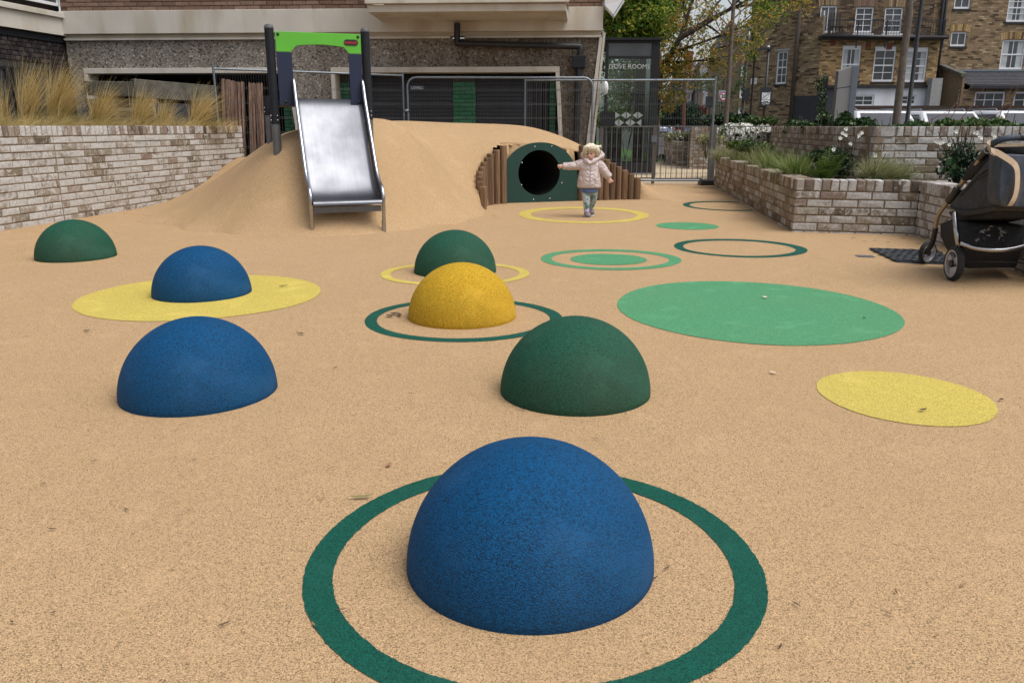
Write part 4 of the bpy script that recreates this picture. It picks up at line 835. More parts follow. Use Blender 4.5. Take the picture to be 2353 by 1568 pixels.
# ------------------------------------------------------------------ temporary mesh fence panels
def mesh_panel(label, P0, P1, zt0, zt1, zb=.08, rounded=False, spacing=.042, bottom=True):
    P0, P1 = Vector(P0), Vector(P1); d = P1-P0; L = d.length
    t = thing('mesh_fence_panel', label, 'fence panel', (P0.x, P0.y, 0), group='temporary mesh fence panels')
    F_ = lambda u, z: P0 + d*u + Vector((0, 0, z)); zt = lambda u: zt0+(zt1-zt0)*u
    r = .021; b = MB()
    if rounded:
        k = .16/L; c = [(k-k*math.cos(R(a)), -.16+.16*math.sin(R(a))) for a in range(0, 91, 15)]
        path = [F_(0, zb)] + [F_(u, zt(u)+z) for u, z in c] + [F_(1-u, zt(1-u)+z) for u, z in c[::-1]] + [F_(1, zb)]
        b.tube(path, r, 10)
    else:
        b.tube([F_(0, -.0), F_(0, zt0+.06)], r, 10); b.tube([F_(1, -.0), F_(1, zt1+.06)], r, 10); b.tube([F_(0, zt0), F_(1, zt1)], r*.9, 10)
    if bottom: b.tube([F_(0, zb), F_(1, zb)], r*.9, 10)
    b.build('frame', M['galv'], t, smooth=True, angle=60)
    b = MB(); n = int(L/spacing); wr = .0013; dd = d.normalized()
    nrm = Vector((dd.y, -dd.x, 0))
    def wire(p, q, off):
        up = (0, 0, 1) if abs((q-p).normalized().z) < .9 else (0, 1, 0)
        b.bar(p+nrm*off, q+nrm*off, wr*2, wr*2, up)
    for i in range(1, n):
        u = i/n; e = .0
        if rounded: e = max(0, .16-min(u, 1-u)*L); e = .16-math.sqrt(max(0, .16**2-e*e)) if e > 0 else 0
        wire(F_(u, zb), F_(u, zt(u)-e), .002)
    for k in range(8):
        z = .2+k*.245; wr = .0018
        if z < min(zt0, zt1)-.02: wire(F_(0, z), F_(1, z), -.002); wire(F_(0, z+.022), F_(1, z+.022), -.002)
    b.build('wire_mesh', M['wire'], t, kind='stuff')
    return t, F_
A0, A1 = at(490, 158, 14.25), at(925, 174, 15.3)
mesh_panel('square cornered mesh fence panel standing behind the slide and in front of the timber boards', (A0.x, A0.y, 0), (A1.x, A1.y, 0), A0.z, A1.z)
B0, B1 = at(935, 178, 15.16), at(1362, 179, 15.16)
pb_, FB = mesh_panel('mesh fence panel with rounded top corners and a small dark sign, behind the mound', (B0.x, B0.y, 0), (B1.x, B1.y, 0), B0.z, B1.z, rounded=True)
C0, C1 = at(1206, 185, 15.3), at(1640, 184, 15.14); CF = gd(1629, 424)
mesh_panel('square cornered mesh fence panel standing in front of the kiosk and the railing gate', (C0.x, C0.y, 0), (CF.x-.03, 15.14, 0), C0.z, C1.z)
b = MB(); b.tube([FB(.0, .85)+Vector((-.06, -.02, 0)), FB(0, .85)+Vector((.02, -.02, 0))], .03, 8); b.tube([FB(0, 1.32)+Vector((-.08, -.02, 0)), FB(0, 1.32)+Vector((.02, -.02, 0))], .028, 8); b.build('clamp', M['galv'], pb_, smooth=True)
fs = thing('fence_sign', 'small dark sign hung on the rounded mesh panel', 'sign', (0, 15.1, 0)); s0, s1 = at(942, 197, 15.13), at(975, 208, 15.13)
b = MB(); b.box(s0.x, s1.x, 15.12, 15.128, s1.z, s0.z); b.build('board', M['hoard'], fs)
t_ = text_mesh('LOVELL', .062, M['greylight'], fs, Matrix.Translation(((s0.x+s1.x)/2, 15.1185-15.1, (s0.z+s1.z)/2)) @ FRONT, bold=.001)
ft = thing('fence_block', 'black rubber foot block under the end of the mesh fence', 'fence foot', (CF.x, 15.1, 0)); b = MB(); b.box(CF.x-.22, CF.x+.24, 14.98, 15.26, 0, .10); b.build('block', M['black'], ft, bevel=.02)

# ------------------------------------------------------------------ railing gate
def rail_run(name, label, cat, Ua, Ub, Y, z0, z1, gap=.098, posts=()):
    xa, xb = at(Ua, 300, Y).x, at(Ub, 300, Y).x; t = thing(name, label, cat, ((xa+xb)/2, Y, 0))
    for z in (z0, z1): b = MB(); b.box(xa, xb, Y-.018, Y+.018, z-.011, z+.011); b.build('rail', M['grey'], t)
    n = max(2, int((xb-xa)/gap))
    me = None
    for i in range(n+1):
        x = xa+(xb-xa)*i/n
        if me is None:
            b = MB(); b.tube([(0, 0, z0+.011), (0, 0, z1-.011)], .0075, 6); o = b.build('bar', M['grey'], None, smooth=True, angle=60); me = o.data
        else: o = bpy.data.objects.new('bar', me); COL.objects.link(o)
        o.parent = t; o.location = (x-(xa+xb)/2, 0, 0)
    for U, wd in posts: x = at(U, 350, Y).x; b = MB(); b.box(x-wd/2, x+wd/2, Y-.04, Y+.04, 0, z1+.02); b.build('post', M['gatepost'], t, bevel=.004)
    return t
M['gatepost'] = simple('gate_post', (.12, .105, .09), .5, .2, .1, 6)
rail_run('railing', 'fixed length of grey railing in front of the glass kiosk', 'railing', 1381, 1502, 15.55, .10, 1.045, posts=((1381, .05), (1502, .05)))
gt = rail_run('railing_gate', 'grey railing gate hung on the wide post beside the low planter', 'gate', 1509, 1620, 15.55, .09, 1.045)
p = at(1503, 319, 15.5); b = MB(); b.box(p.x-.045, p.x+.05, 15.47, 15.53, p.z-.06, p.z+.06); b.build('latch', M['galv'], gt)
gp = thing('gate_post', 'wide brown grey gate post at the end of the low planter wall', 'gate post', (at(1632, 400, 15.5).x, 15.5, 0)); x = BASE[gp].x; b = MB(); b.box(x-.055, x+.055, 15.44, 15.55, 0, 1.07); b.build('post', M['gatepost'], gp, bevel=.006)
rail_run('railing', 'grey railing running across the planting behind the gate post, in front of white flowers', 'railing', 1640, 1772, 15.7, .56, 1.045)
dpn = thing('grey_panel', 'dark grey sheet fixed to the railing beside the building corner', 'panel', (0, 15.5, 0)); p, q = at(1379, 257, 15.5), at(1412, 290, 15.5); b = MB(); b.box(p.x, q.x, 15.49, 15.51, q.z, p.z); b.build('sheet', M['anth'], dpn)

# ------------------------------------------------------------------ glass kiosk
ky = 18.47; kx0, kx1 = at(1388, 250, ky).x, at(1510, 250, ky).x; kz = at(1450, 90, ky).z; kd = 2.2
ks = thing('glass_kiosk', 'tall anthracite framed glass kiosk with white lettering and frosted triangles on its pane', 'kiosk', (kx0, ky, 0))
def kb(x0, x1, y0, y1, z0, z1, name, mat=M['anth'], bev=.004): b = MB(); b.box(x0, x1, y0, y1, z0, z1); return b.build(name, mat, ks, bevel=bev)
zt1 = at(1450, 97, ky).z; zt2 = at(1450, 129, ky).z; zt3 = at(1450, 135, ky).z; xr = at(1492, 250, ky).x; xrm = at(1499, 250, ky).x
kb(kx0-.04, kx1+.05, ky-.06, ky+kd+.05, kz-.03, kz+.02, 'roof'); kb(kx0, kx1, ky, ky+.08, zt1-.02, kz-.031, 'top_rail'); kb(kx0, kx0+.06, ky, ky+.08, 0, zt1-.021, 'corner_post'); kb(xr, kx1, ky, ky+.14, 0, zt1-.021, 'corner_post')
kb(kx0+.061, xr-.001, ky, ky+.07, zt3, zt2, 'transom'); kb(kx0+.061, xr-.001, ky, ky+.07, 0.03, .26, 'bottom_rail')
kb(kx0, kx0+.06, ky+kd-.06, ky+kd, 0, zt1, 'corner_post'); kb(kx1-.12, kx1, ky+kd-.08, ky+kd, 0, zt1, 'corner_post'); kb(kx0, kx1, ky+kd-.06, ky+kd-.0, zt1-.02, kz-.031, 'top_rail'); kb(kx0+.061, kx1-.121, ky+kd-.06, ky+kd, .03, .2, 'bottom_rail')
kb(kx1-.06, kx1, ky+.141, ky+kd-.081, .03, .2, 'bottom_rail'); kb(kx1-.06, kx1, ky+.141, ky+kd-.081, zt1-.2, zt1-.021, 'top_rail')
kb(kx0+.061, xr-.001, ky+.03, ky+.045, zt2+.001, zt1-.022, 'spandrel_pane', M['pane'], 0)
g1 = kb(kx0+.061, xr-.001, ky+.03, ky+.038, .261, zt3-.001, 'glass_pane', M['glass'], 0)
kb(kx0+.061, kx1-.121, ky+kd-.035, ky+kd-.027, .201, zt1-.03, 'glass_pane', M['glass'], 0); kb(kx1-.035, kx1-.027, ky+.141, ky+kd-.081, .201, zt1-.21, 'glass_pane', M['glass'], 0)
kb(kx0+.07, kx0+.5, ky+.6, ky+1.6, .0, 1.0, 'counter', M['anth'])
b = MB(); b.bar((kx0+.25, ky+.5, .3), (kx1-.3, ky+1.2, 1.9), .05, .05); b.bar((kx0+.9, ky+.9, .2), (kx0+.9, ky+.9, 2.4), .22, .12, (0, 1, 0)); b.build('inner_frame', M['anth'], ks)
kb(kx0-.02, kx1+.02, ky-.05, ky+kd, -.01, .03, 'floor_slab', M['kerb'])
M['letter'] = simple('etched_letters', (.46, .48, .48), .6); tp = at(1446, 153.5, ky); t_ = text_mesh('DOVE ROOMS', .14, M['letter'], ks, Matrix.Translation((tp.x-kx0, .026, tp.z)) @ FRONT); BASE[t_] = BASE[ks]
for row, (Va, Vb) in enumerate(((257, 273), (274, 290))):
    for i in range(5):
        U0 = 1413+i*13.2-(4 if row else 0); sgn = 1 if (i+row) % 2 == 0 else -1; c = at(U0+6, (Va+Vb)/2, ky); h = (at(0, Va, ky).z-at(0, Vb, ky).z)/2; wd = .055
        if c.x+wd > xr or c.x-wd < kx0+.06: continue
        b = MB(); b.prism([(c.x-wd*sgn, c.z-h), (c.x+wd*sgn, c.z), (c.x-wd*sgn, c.z+h)][::sgn], .002, lambda x, z: (x, ky+.026, z)); b.build('frosted_triangle', M['frost'], ks)

# ------------------------------------------------------------------ brick houses across the road
def holed(b, O, u, w_, h_, holes, th=.16):
    n = Vector((u.y, -u.x, 0)); xs = sorted({0, w_} | {max(0, min(w_, v)) for q in holes for v in q[:2]}); zs = sorted({0, h_} | {max(0, min(h_, v)) for q in holes for v in q[2:]})
    for i in range(len(xs)-1):
        for j in range(len(zs)-1):
            cx, cz_ = (xs[i]+xs[i+1])/2, (zs[j]+zs[j+1])/2
            if any(q[0] < cx < q[1] and q[2] < cz_ < q[3] for q in holes): continue
            b.ob(O+u*xs[i]-n*th+Vector((0, 0, zs[j])), u*(xs[i+1]-xs[i]), n*th, Vector((0, 0, zs[j+1]-zs[j])))
def brick_field(b, O, u, w_, h_, holes, pl=.235, ph=.075, proud=.007, cut=None):
    n = Vector((u.y, -u.x, 0)); z = .0; r_ = 0
    while z < h_-.02:
        x = -(0 if r_ % 2 else pl/2)
        while x < w_:
            spans = [(max(x, 0), min(x+pl-.012, w_))]
            for q in holes:
                if q[2] < z+ph-.012 and q[3] > z:
                    ns = []
                    for a_, c_ in spans:
                        if c_ <= q[0] or a_ >= q[1]: ns.append((a_, c_)); continue
                        if a_ < q[0]: ns.append((a_, q[0]))
                        if c_ > q[1]: ns.append((q[1], c_))
                    spans = ns
            for a_, c_ in spans:
                if c_-a_ > .03 and (not cut or cut((a_+c_)/2, z)):
                    o = O+u*a_+Vector((0, 0, z)); p = proud+rng.gauss(0, .0015); a, e, d = u*(c_-a_), Vector((0, 0, min(ph-.012, h_-z))), n*p
                    b.add([o, o+a, o+a+e, o+e, o+d, o+a+d, o+a+e+d, o+e+d], [(4, 5, 6, 7), (0, 1, 5, 4), (1, 2, 6, 5), (2, 3, 7, 6), (3, 0, 4, 7)], rng.random())
            x += pl
        z += ph; r_ += 1
def window(t, O, u, hole, cols, rows, mat=None, sash=True, sill=M['black'], curtain=False, fw=.06, topb=.0):
    n = Vector((u.y, -u.x, 0)); x0, x1, z0, z1 = hole; P = lambda x, z, o: O+u*x+n*o+Vector((0, 0, z)); mat = mat or M['white']
    f = MB(); bb = lambda xa, xb, za, zb, o0, o1: f.ob(P(xa, za, o0), u*(xb-xa), n*(o1-o0), Vector((0, 0, zb-za)))
    bb(x0, x1, z1-fw-topb, z1, -.10, -.04); bb(x0, x1, z0, z0+fw*1.4, -.10, -.03); bb(x0, x0+fw, z0+fw*1.4+.001, z1-fw-topb-.001, -.10, -.04); bb(x1-fw, x1, z0+fw*1.4+.001, z1-fw-topb-.001, -.10, -.04)
    gx0, gx1, gz0, gz1 = x0+fw, x1-fw, z0+fw*1.4, z1-fw-topb
    for i in range(1, cols): x = gx0+(gx1-gx0)*i/cols; bb(x-.014, x+.014, gz0+.001, gz1-.001, -.09, -.055)
    for j in range(1, rows):
        z = gz0+(gz1-gz0)*j/rows; m_ = .028 if sash and j*2 == rows else .013; bb(gx0+.001, gx1-.001, z-m_, z+m_, -.088, -.05 if m_ > .02 else -.056)
    fo = f.build('window', mat, t)
    for i in range(cols):
        for j in range(rows):
            xa, xb = gx0+(gx1-gx0)*i/cols, gx0+(gx1-gx0)*(i+1)/cols; za, zb = gz0+(gz1-gz0)*j/rows, gz0+(gz1-gz0)*(j+1)/rows
            b = MB(); b.ob(P(xa, za, -.078), u*(xb-xa), n*.006, Vector((0, 0, zb-za))); b.build('pane', M['pane'], fo)
    if curtain:
        for xa, xb in ((gx0, gx0+(gx1-gx0)*.3), (gx1-(gx1-gx0)*.28, gx1)):
            b = MB(); b.ob(P(xa, gz0, -.072), u*(xb-xa), n*.003, Vector((0, 0, gz1-gz0))); b.build('curtain', M['cloth'], fo)
    b = MB(); b.ob(P(x0-.001, z0, -.16), u*(x1-x0+.002), n*.01, Vector((0, 0, z1-z0))); b.build('reveal_back', M['black'], fo)
    if sill is not None: b = MB(); b.ob(P(x0-.06, z0-.08, -.10), u*(x1-x0+.12), n*.16, Vector((0, 0, .078))); b.build('sill', sill, fo)
def arch(t, O, u, hole, mat):
    n = Vector((u.y, -u.x, 0)); x0, x1, z1 = hole[0]-.1, hole[1]+.1, hole[3]; b = MB(); k = 13
    for i in range(k):
        t0 = (i+.08)/k; t1 = (i+.92)/k; e0, e1 = .06*(1-(2*t0-1)**2), .06*(1-(2*t1-1)**2)
        q = lambda tt, z: O+u*(x0+(x1-x0)*tt)+n*.014+Vector((0, 0, z)); f0, f1 = (t0-.5)*.08, (t1-.5)*.08
        p = [q(t0, z1+e0-.02), q(t1, z1+e1-.02), q(t1+f1, z1+e1+.27), q(t0+f0, z1+e0+.27)]
        b.add([v-n*.014 for v in p]+p, [(4, 5, 6, 7), (0, 1, 5, 4), (1, 2, 6, 5), (2, 3, 7, 6), (3, 0, 4, 7)], rng.random())
    b.build('brick_arch', mat, t, kind='stuff')
EX = Vector((1, 0, 0))
def hole_uv(O, U0, U1, V0, V1, Y): a, c = at(U0, V0, Y), at(U1, V1, Y); return (a.x-O.x, c.x-O.x, c.z-O.z, a.z-O.z)
# --- the end house: side wall going back, front wall with roof terrace
Y1, Y2 = 36.0, 36.9
hx0, hx1 = at(1882, 150, Y1).x, at(2153, 150, Y1).x
house = thing('brick_house', 'dark stock brick end house with a black railed roof terrace above a white ground floor', 'house', (hx0, Y1, 0))
zt_ = at(2000, 92, Y1).z; O = Vector((hx0, Y1, 0)); zg = at(2000, 197, Y1).z
xw = at(1929, 220, Y1).x
hol = [hole_uv(O, 1937, 1971, 105, 187, Y1), hole_uv(O, 2011, 2051, 107, 188, Y1), hole_uv(O, 2085, 2124, 109, 189, Y1)]
gw = [hole_uv(O, 1962, 2006, 218, 246, Y1), hole_uv(O, 2069, 2103, 218, 243, Y1)]
b = MB(); holed(b, O+Vector((0, 0, zg)), EX, hx1-hx0, zt_-zg, [(q[0], q[1], q[2]-zg, q[3]-zg) for q in hol]); b.build('front_wall', M['hmortar'], house)
b = MB(); brick_field(b, O+Vector((0, 0, zg)), EX, hx1-hx0, zt_-zg, [(q[0], q[1], q[2]-zg, q[3]-zg) for q in hol]); b.build('front_bricks', M['housebrick'], house, kind='stuff')
window(house, O, EX, hol[0], 2, 2, topb=.1, curtain=True); window(house, O, EX, hol[1], 2, 4, topb=.12); window(house, O, EX, hol[2], 2, 4, topb=.12, curtain=True)
b = MB(); holed(b, O, EX, hx1-hx0, zg-.08, [q for q in gw]); b.build('ground_floor_wall', M['render'], house)
for q in gw: window(house, O, EX, q, 2, 2, sill=None, sash=False, fw=.07)
b = MB(); b.box(hx0-.0, hx1+.05, Y1-.16, Y1-.005, zg-.09, zg+.02); b.build('gutter', M['black'], house)
b = MB(); b.box(xw-.0, xw+.05, Y1-.03, Y1-.003, 0, zg-.1); b.build('corner_board', M['white'], house)
b = MB(); b.box(hx0, xw-.01, Y1-.06, Y1-.01, 0, zg-.1); b.build('dark_boarding', M['hoard'], house)
b = MB(); b.box(hx0-.1, hx1+.1, Y1-.4, Y2, zt_, zt_+.14); b.build('terrace_deck', M['black'], house)
b = MB(); b.tube([(hx0-.15, Y1-.42, zt_+.10), (hx1+.1, Y1-.42, zt_+.05)], .075, 8); b.build('gutter', M['black'], house, smooth=True)
zr = at(2000, 46, Y1-.3).z; b = MB(); b.box(hx0+.1, hx1+.05, Y1-.32, Y1-.29, zr-.03, zr); b.box(hx0+.1, hx1+.05, Y1-.32, Y1-.29, zt_+.22, zt_+.25); x = hx0+.1
while x < hx1: b.box(x, x+.014, Y1-.313, Y1-.299, zt_+.14, zr-.03); x += .115
for k in range(5): x = hx0+.15+k*(hx1-hx0-.2)/4; b.box(x-.022, x+.022, Y1-.33, Y1-.29, zt_-.35 if k else zt_, zr)
b.build('terrace_railing', M['black'], house)
ux0 = at(1835, 60, Y2).x; O2 = Vector((ux0, Y2, zt_+.1)); zT = 9.5
hu = [hole_uv(O2, 1886, 1918, 14, 76, Y2), hole_uv(O2, 1967, 2002, 17, 76, Y2), hole_uv(O2, 2034, 2069, 18, 77, Y2)]
b = MB(); holed(b, O2, EX, hx1-ux0, zT-O2.z, hu); b.build('upper_wall', M['hmortard'], house)
b = MB(); brick_field(b, O2, EX, hx1-ux0, min(zT, 8.0)-O2.z, hu+[(q[0]-.1, q[1]+.1, q[3]-.02, q[3]+.3) for q in hu]); b.build('upper_bricks', M['housedark'], house, kind='stuff')
for i, q in enumerate(hu): window(house, O2, EX, q, 2, 4 if i else 1, curtain=False, sill=M['white'] if i else None); arch(house, O2, EX, q, M['brownbrick'] if i == 1 else M['housemid'])
# open door leaf on the terrace
q = hu[0]; b = MB(); b.ob(O2+Vector((q[0]+.02, -.02, q[2])), Vector((-.03, -.45, 0)), Vector((.04, 0, 0)), Vector((0, 0, q[3]-q[2]-.25))); b.build('door_leaf', M['white'], house)
# side wall, two planes
sdv = Vector((-.624, .782, 0)); sn = Vector((-.782, -.624, 0))
SU = -sdv; L1 = 3.6; S0 = Vector((hx0, Y1, 0))+sdv*L1    # runs from the far end to the front corner
dcut = at(1835, 60, Y2); Lfar = L1-1.15
slope = lambda x: zt_+.35+.62*(x-Lfar)/1.15
hs_ = [None]
p0, p1 = at(1787, 119, 37.7), at(1805, 193, 37.3)
def s_of(U, V):
    d = ray(U, V); o = Vector((hx0, Y1, 0)); t = (o.x*sn.x+o.y*sn.y)/(d.x*sn.x+d.y*sn.y); p = d*t+Vector((0, 0, CAMH)); return (p-S0).dot(SU), p.z
wa, wb = s_of(1786, 119), s_of(1804, 193); hs = [(wa[0], wb[0], wb[1], wa[1])]
b = MB(); holed(b, S0, SU, Lfar, 9.5, hs); b.prism([(0, 0), (L1-Lfar, 0), (L1-Lfar, slope(L1)), (0, slope(Lfar))], .16, lambda x, z: tuple(S0+SU*(Lfar+.002+x)+Vector((0, 0, z))), tuple(-sn)); b.build('side_wall', M['hmortard'], house)
b = MB(); brick_field(b, S0, SU, L1, 8.0, hs, cut=lambda x, z: x < Lfar or z < slope(x)-.06); b.build('side_bricks', M['housemid'], house, kind='stuff')
window(house, S0, SU, hs[0], 2, 4, sill=M['black'])
b = MB(); b.ob(S0+SU*(hs[0][0]-.12)+sn*.0+Vector((0, 0, hs[0][3])), SU*(hs[0][1]-hs[0][0]+.25), -sn*-.03, Vector((0, 0, .1))); b.build('lintel', M['kerb'], house)
sp_ = s_of(1828, 70)[0]; b = MB(); P_ = S0+SU*(Lfar+.05)+sn*.09; b.tube([(P_.x, P_.y, 0), (P_.x, P_.y, 7.0)], .085, 8); b.build('downpipe', M['barkd'], house, smooth=True)
P_ = s_of(1732, 187); b = MB(); c_ = S0+SU*(P_[0]-.16)+sn*.012; b.ob(c_+Vector((0, 0, P_[1]-.13)), SU*.32, sn*.02, Vector((0, 0, .26))); npl = b.build('street_name_plate', M['signw'], house)
for dz, wd in ((.05, .2), (.0, .22), (-.06, .12)): b = MB(); b.ob(c_+SU*(.16-wd/2)+sn*.0205+Vector((0, 0, P_[1]+dz-.014)), SU*wd, sn*.002, Vector((0, 0, .028))); b.build('print_line', M['signg'], npl)
b = MB(); b.ob(S0+SU*(s_of(1817, 250)[0])+sn*.02, SU*1.6, sn*.05, Vector((0, 0, at(1850, 221, 36.5).z))); b.build('dark_boarding', M['hoard'], house)
b = MB(); b.box(hx0, hx1, Y1+.17, Y1+.3, 0, 2.6); b.build('inner_wall', M['black'], house)
for U, V in ((1919, 100), (2000, 105), (2049, 108)): p = at(U-6, V, Y1); b = MB(); b.box(p.x-.11, p.x+.11, Y1-.02, Y1-.005, p.z-.1, p.z+.1); b.build('air_brick', M['terracotta'], house)
# terrace chair, back fence
tc = thing('terrace_chair', 'dark slatted garden chair on the railed roof terrace', 'chair', (at(1921, 70, 36.4).x, 36.4, zt_+.14)); p = BASE[tc]
b = MB(); b.box(p.x-.25, p.x+.25, 36.2, 36.6, p.z+.4, p.z+.44); b.build('seat', M['barkd'], tc)
for k in range(4): b = MB(); b.box(p.x-.24+k*.13, p.x-.16+k*.13, 36.6, 36.63, p.z+.45, p.z+1.0); b.build('back_slat', M['barkd'], tc)
for dx in (-.22, .18):
    for dy in (36.22, 36.55): b = MB(); b.box(p.x+dx, p.x+dx+.04, dy, dy+.04, p.z, p.z+.4); b.build('leg', M['barkd'], tc)
# --- the neighbour
h2 = thing('brick_house', 'tall light stock brick house with white windows and a slate lean-to roof', 'house', (hx1, 37, 0))
O3 = Vector((hx1+.02, 37.0, 0)); w3 = 9.0
hh = [hole_uv(O3, 2195, 2227, -14, 21, 37), hole_uv(O3, 2186, 2217, 74, 107, 37), hole_uv(O3, 2320, 2356, -14, 51, 37), hole_uv(O3, 2304, 2348, 92, 160, 37)]
b = MB(); holed(b, O3, EX, w3, 9.5, hh); b.build('wall', M['hmortar'], h2)
b = MB(); zlo = 2.4; brick_field(b, O3+Vector((0, 0, zlo)), EX, 6.2, 8.0-zlo, [(q[0], q[1], q[2]-zlo, q[3]-zlo) for q in hh]); b.build('wall_bricks', M['housemid'], h2, kind='stuff')
window(h2, O3, EX, hh[0], 2, 1); window(h2, O3, EX, hh[1], 2, 1); window(h2, O3, EX, hh[2], 2, 4, curtain=True); window(h2, O3, EX, hh[3], 2, 2, curtain=True)
for q in (hh[1], hh[3]): arch(h2, O3, EX, q, M['housebrick'])
for U in (2153, 2160): xx = at(U, 120, 36.85).x; b = MB(); b.tube([(xx, 36.88, .2), (xx, 36.88, 8)], .06, 8); b.build('downpipe', M['post'], h2, smooth=True)
Yl = 35.3; lx0 = at(2238, 195, Yl).x; lz = at(2280, 198, Yl).z; lzt = at(2280, 165, 36.98).z; lx1 = lx0+5.5; xs_ = at(2203, 200, Yl).x
b = MB(); b.hexa([(xs_+.35, Yl-.2, lz-.02), (lx1, Yl-.2, lz-.02), (lx1, 36.98, lzt-.05), (xs_, 36.98, lzt-.05), (xs_+.35, Yl-.2, lz+.04), (lx1, Yl-.2, lz+.04), (lx1, 36.98, lzt), (xs_, 36.98, lzt)]); lro = b.build('lean_to_roof', M['slate'], h2)
b = MB()
for k in range(9):
    t_ = k/9; y = Yl-.2+(36.98-Yl+.2)*t_; z = lz+.04+(lzt-lz-.04)*t_; b.box(xs_+.36, lx1, y, y+.17, z+.004+.0, z+.014+.03)
b.build('slate_courses', M['slate'], lro, kind='stuff')
b = MB(); b.box(lx0-.3, lx1, Yl-.3, Yl-.18, lz-.12, lz); b.build('gutter', M['black'], h2)
b = MB(); b.box(xs_, lx1, 36.9, 36.99, lzt+.005, lzt+.09); b.build('flashing', M['galv'], h2)
O4 = Vector((xs_, Yl, 0)); lh = [hole_uv(O4, 2241, 2305, 211, 250, Yl), hole_uv(O4, 2331, 2400, 211, 250, Yl)]
b = MB(); holed(b, O4, EX, lx1-xs_, lz-.13, lh); b.build('lean_to_wall', M['hmortard'], h2); b = MB(); brick_field(b, O4, EX, 4.5, lz-.13, lh); b.build('lean_to_bricks', M['housemid'], h2, kind='stuff')
window(h2, O4, EX, lh[0], 3, 2, sash=False, fw=.07); window(h2, O4, EX, lh[1], 3, 2, sash=False, fw=.07)
pa, pq = at(2163, 148, 36.9), at(2205, 170, 35.5); b = MB(); b.hexa([(pa.x-.1, 36.95, pa.z-.14), (pa.x+.2, 36.95, pa.z-.14), (pq.x+.15, 35.2, pq.z-.14), (pq.x-.1, 35.2, pq.z-.14), (pa.x-.1, 36.95, pa.z), (pa.x+.2, 36.95, pa.z), (pq.x+.15, 35.2, pq.z), (pq.x-.1, 35.2, pq.z)]); b.build('wall_coping', M['coping'], h2)
b = MB(); b.hexa([(pa.x, 36.94, 0), (pa.x+.15, 36.94, 0), (pq.x+.1, 35.22, 0), (pq.x, 35.22, 0), (pa.x, 36.94, pa.z-.15), (pa.x+.15, 36.94, pa.z-.15), (pq.x+.1, 35.22, pq.z-.15), (pq.x, 35.22, pq.z-.15)]); b.build('party_wall', M['housedark'], h2)
p = at(2145, 230, 35.6); b = MB(); b.box(p.x-.22, p.x+.22, 35.5, 35.9, 0, at(2145, 180, 35.6).z); b.build('flue_box', M['kerb'], h2)
# dark garden fence in front of both houses, boards fixed sideways
df = thing('board_fence', 'low dark brown board fence behind the parked white cars', 'fence', (at(2100, 260, 30).x, 30, 0)); xa, xb = at(1962, 250, 30).x, at(2400, 250, 30).x+3; zt_f = at(2100, 243, 30).z; z = .0
while z < zt_f-.1:
    b = MB(); b.box(xa, xb, 30+rng.uniform(0, .01), 30.03, z, min(z+.17, zt_f)); b.build('board', M['darkfence'], df); z += .18
for k in range(6): x = xa+(xb-xa)*k/5; b = MB(); b.box(x, x+.1, 30.04, 30.13, 0, zt_f-.02); b.build('post', M['barkd'], df)

# ------------------------------------------------------------------ terraces down the street
def far_house(name, label, U0, U1, V0, Y, mat, floors, cols, roof=None, depth=8, chim=False, wmat=None, group=None, base=0.0, wscale=1.0):
    a, c = at(U0, V0, Y), at(U1, V0, Y); t = thing(name, label, 'house', (a.x, Y, 0), group=group); w_ = c.x-a.x; H = a.z; hl = []
    fh = (H-base)/floors
    for j in range(floors):
        for i in range(cols): cx = w_*(i+.5)/cols; ww = w_/cols*.27*wscale; hl.append((cx-ww, cx+ww, base+fh*j+fh*.25, base+fh*j+fh*.82))
    Oh = Vector((a.x, Y, 0)); b = MB(); holed(b, Oh, EX, w_, H, hl, .3); b.build('wall', mat, t)
    b = MB(); b.box(a.x, c.x, Y+.3, Y+depth, 0, H); b.build('body', mat, t)
    for q in hl:
        b = MB(); x0, x1, z0, z1 = q; P = Oh
        f = MB(); k = .09; yy = Y+.06
        for xa, xb, za, zb in ((x0, x1, z1-k, z1), (x0, x1, z0, z0+k), (x0, x0+k, z0+k, z1-k), (x1-k, x1, z0+k, z1-k), (x0+k, x1-k, (z0+z1)/2-.04, (z0+z1)/2+.04)): f.box(a.x+xa, a.x+xb, yy, yy+.08, za, zb)
        fo = f.build('window', M['white'], t); b = MB(); b.box(a.x+x0+k, a.x+x1-k, yy+.05, yy+.06, z0+k, z1-k); b.build('pane', M['pane'], fo)
    if roof:
        b = MB(); b.hexa([(a.x-.2, Y-.3, H+.002), (c.x+.2, Y-.3, H+.002), (c.x+.2, Y+depth, H+.002), (a.x-.2, Y+depth, H+.002), (a.x+.2, Y+depth*.5-.3, H+roof), (c.x-.2, Y+depth*.5-.3, H+roof), (c.x-.2, Y+depth*.5+.3, H+roof), (a.x+.2, Y+depth*.5+.3, H+roof)]); ro = b.build('roof', M['slate'], t)
        if chim:
            b = MB(); b.box(a.x+w_*.7, a.x+w_*.7+.9, Y+depth*.4, Y+depth*.4+.7, H, H+roof+1.2); b.build('chimney', M['terracotta'], ro)
    b = MB(); b.box(a.x-.05, c.x+.05, Y-.12, Y-.003, H-.35, H); b.build('cornice', M['white'], t)
    return t
M['farbrick'] = simple('far_brick', (.34, .27, .21), .9, 0, .12, .4)
M['pinkrender'] = simple('pink_render', (.42, .34, .35), .9, 0, .08, .5)
far_house('apartment_block', 'distant brown block with a white top storey seen through the autumn leaves', 1593, 1672, 153, 170, M['farbrick'], 6, 5, None, 12)
far_house('terraced_house', 'pale pinkish terraced house down the street behind the dark round bush', 1567, 1590, 205, 92, M['pinkrender'], 2, 2, 3.0, chim=True)
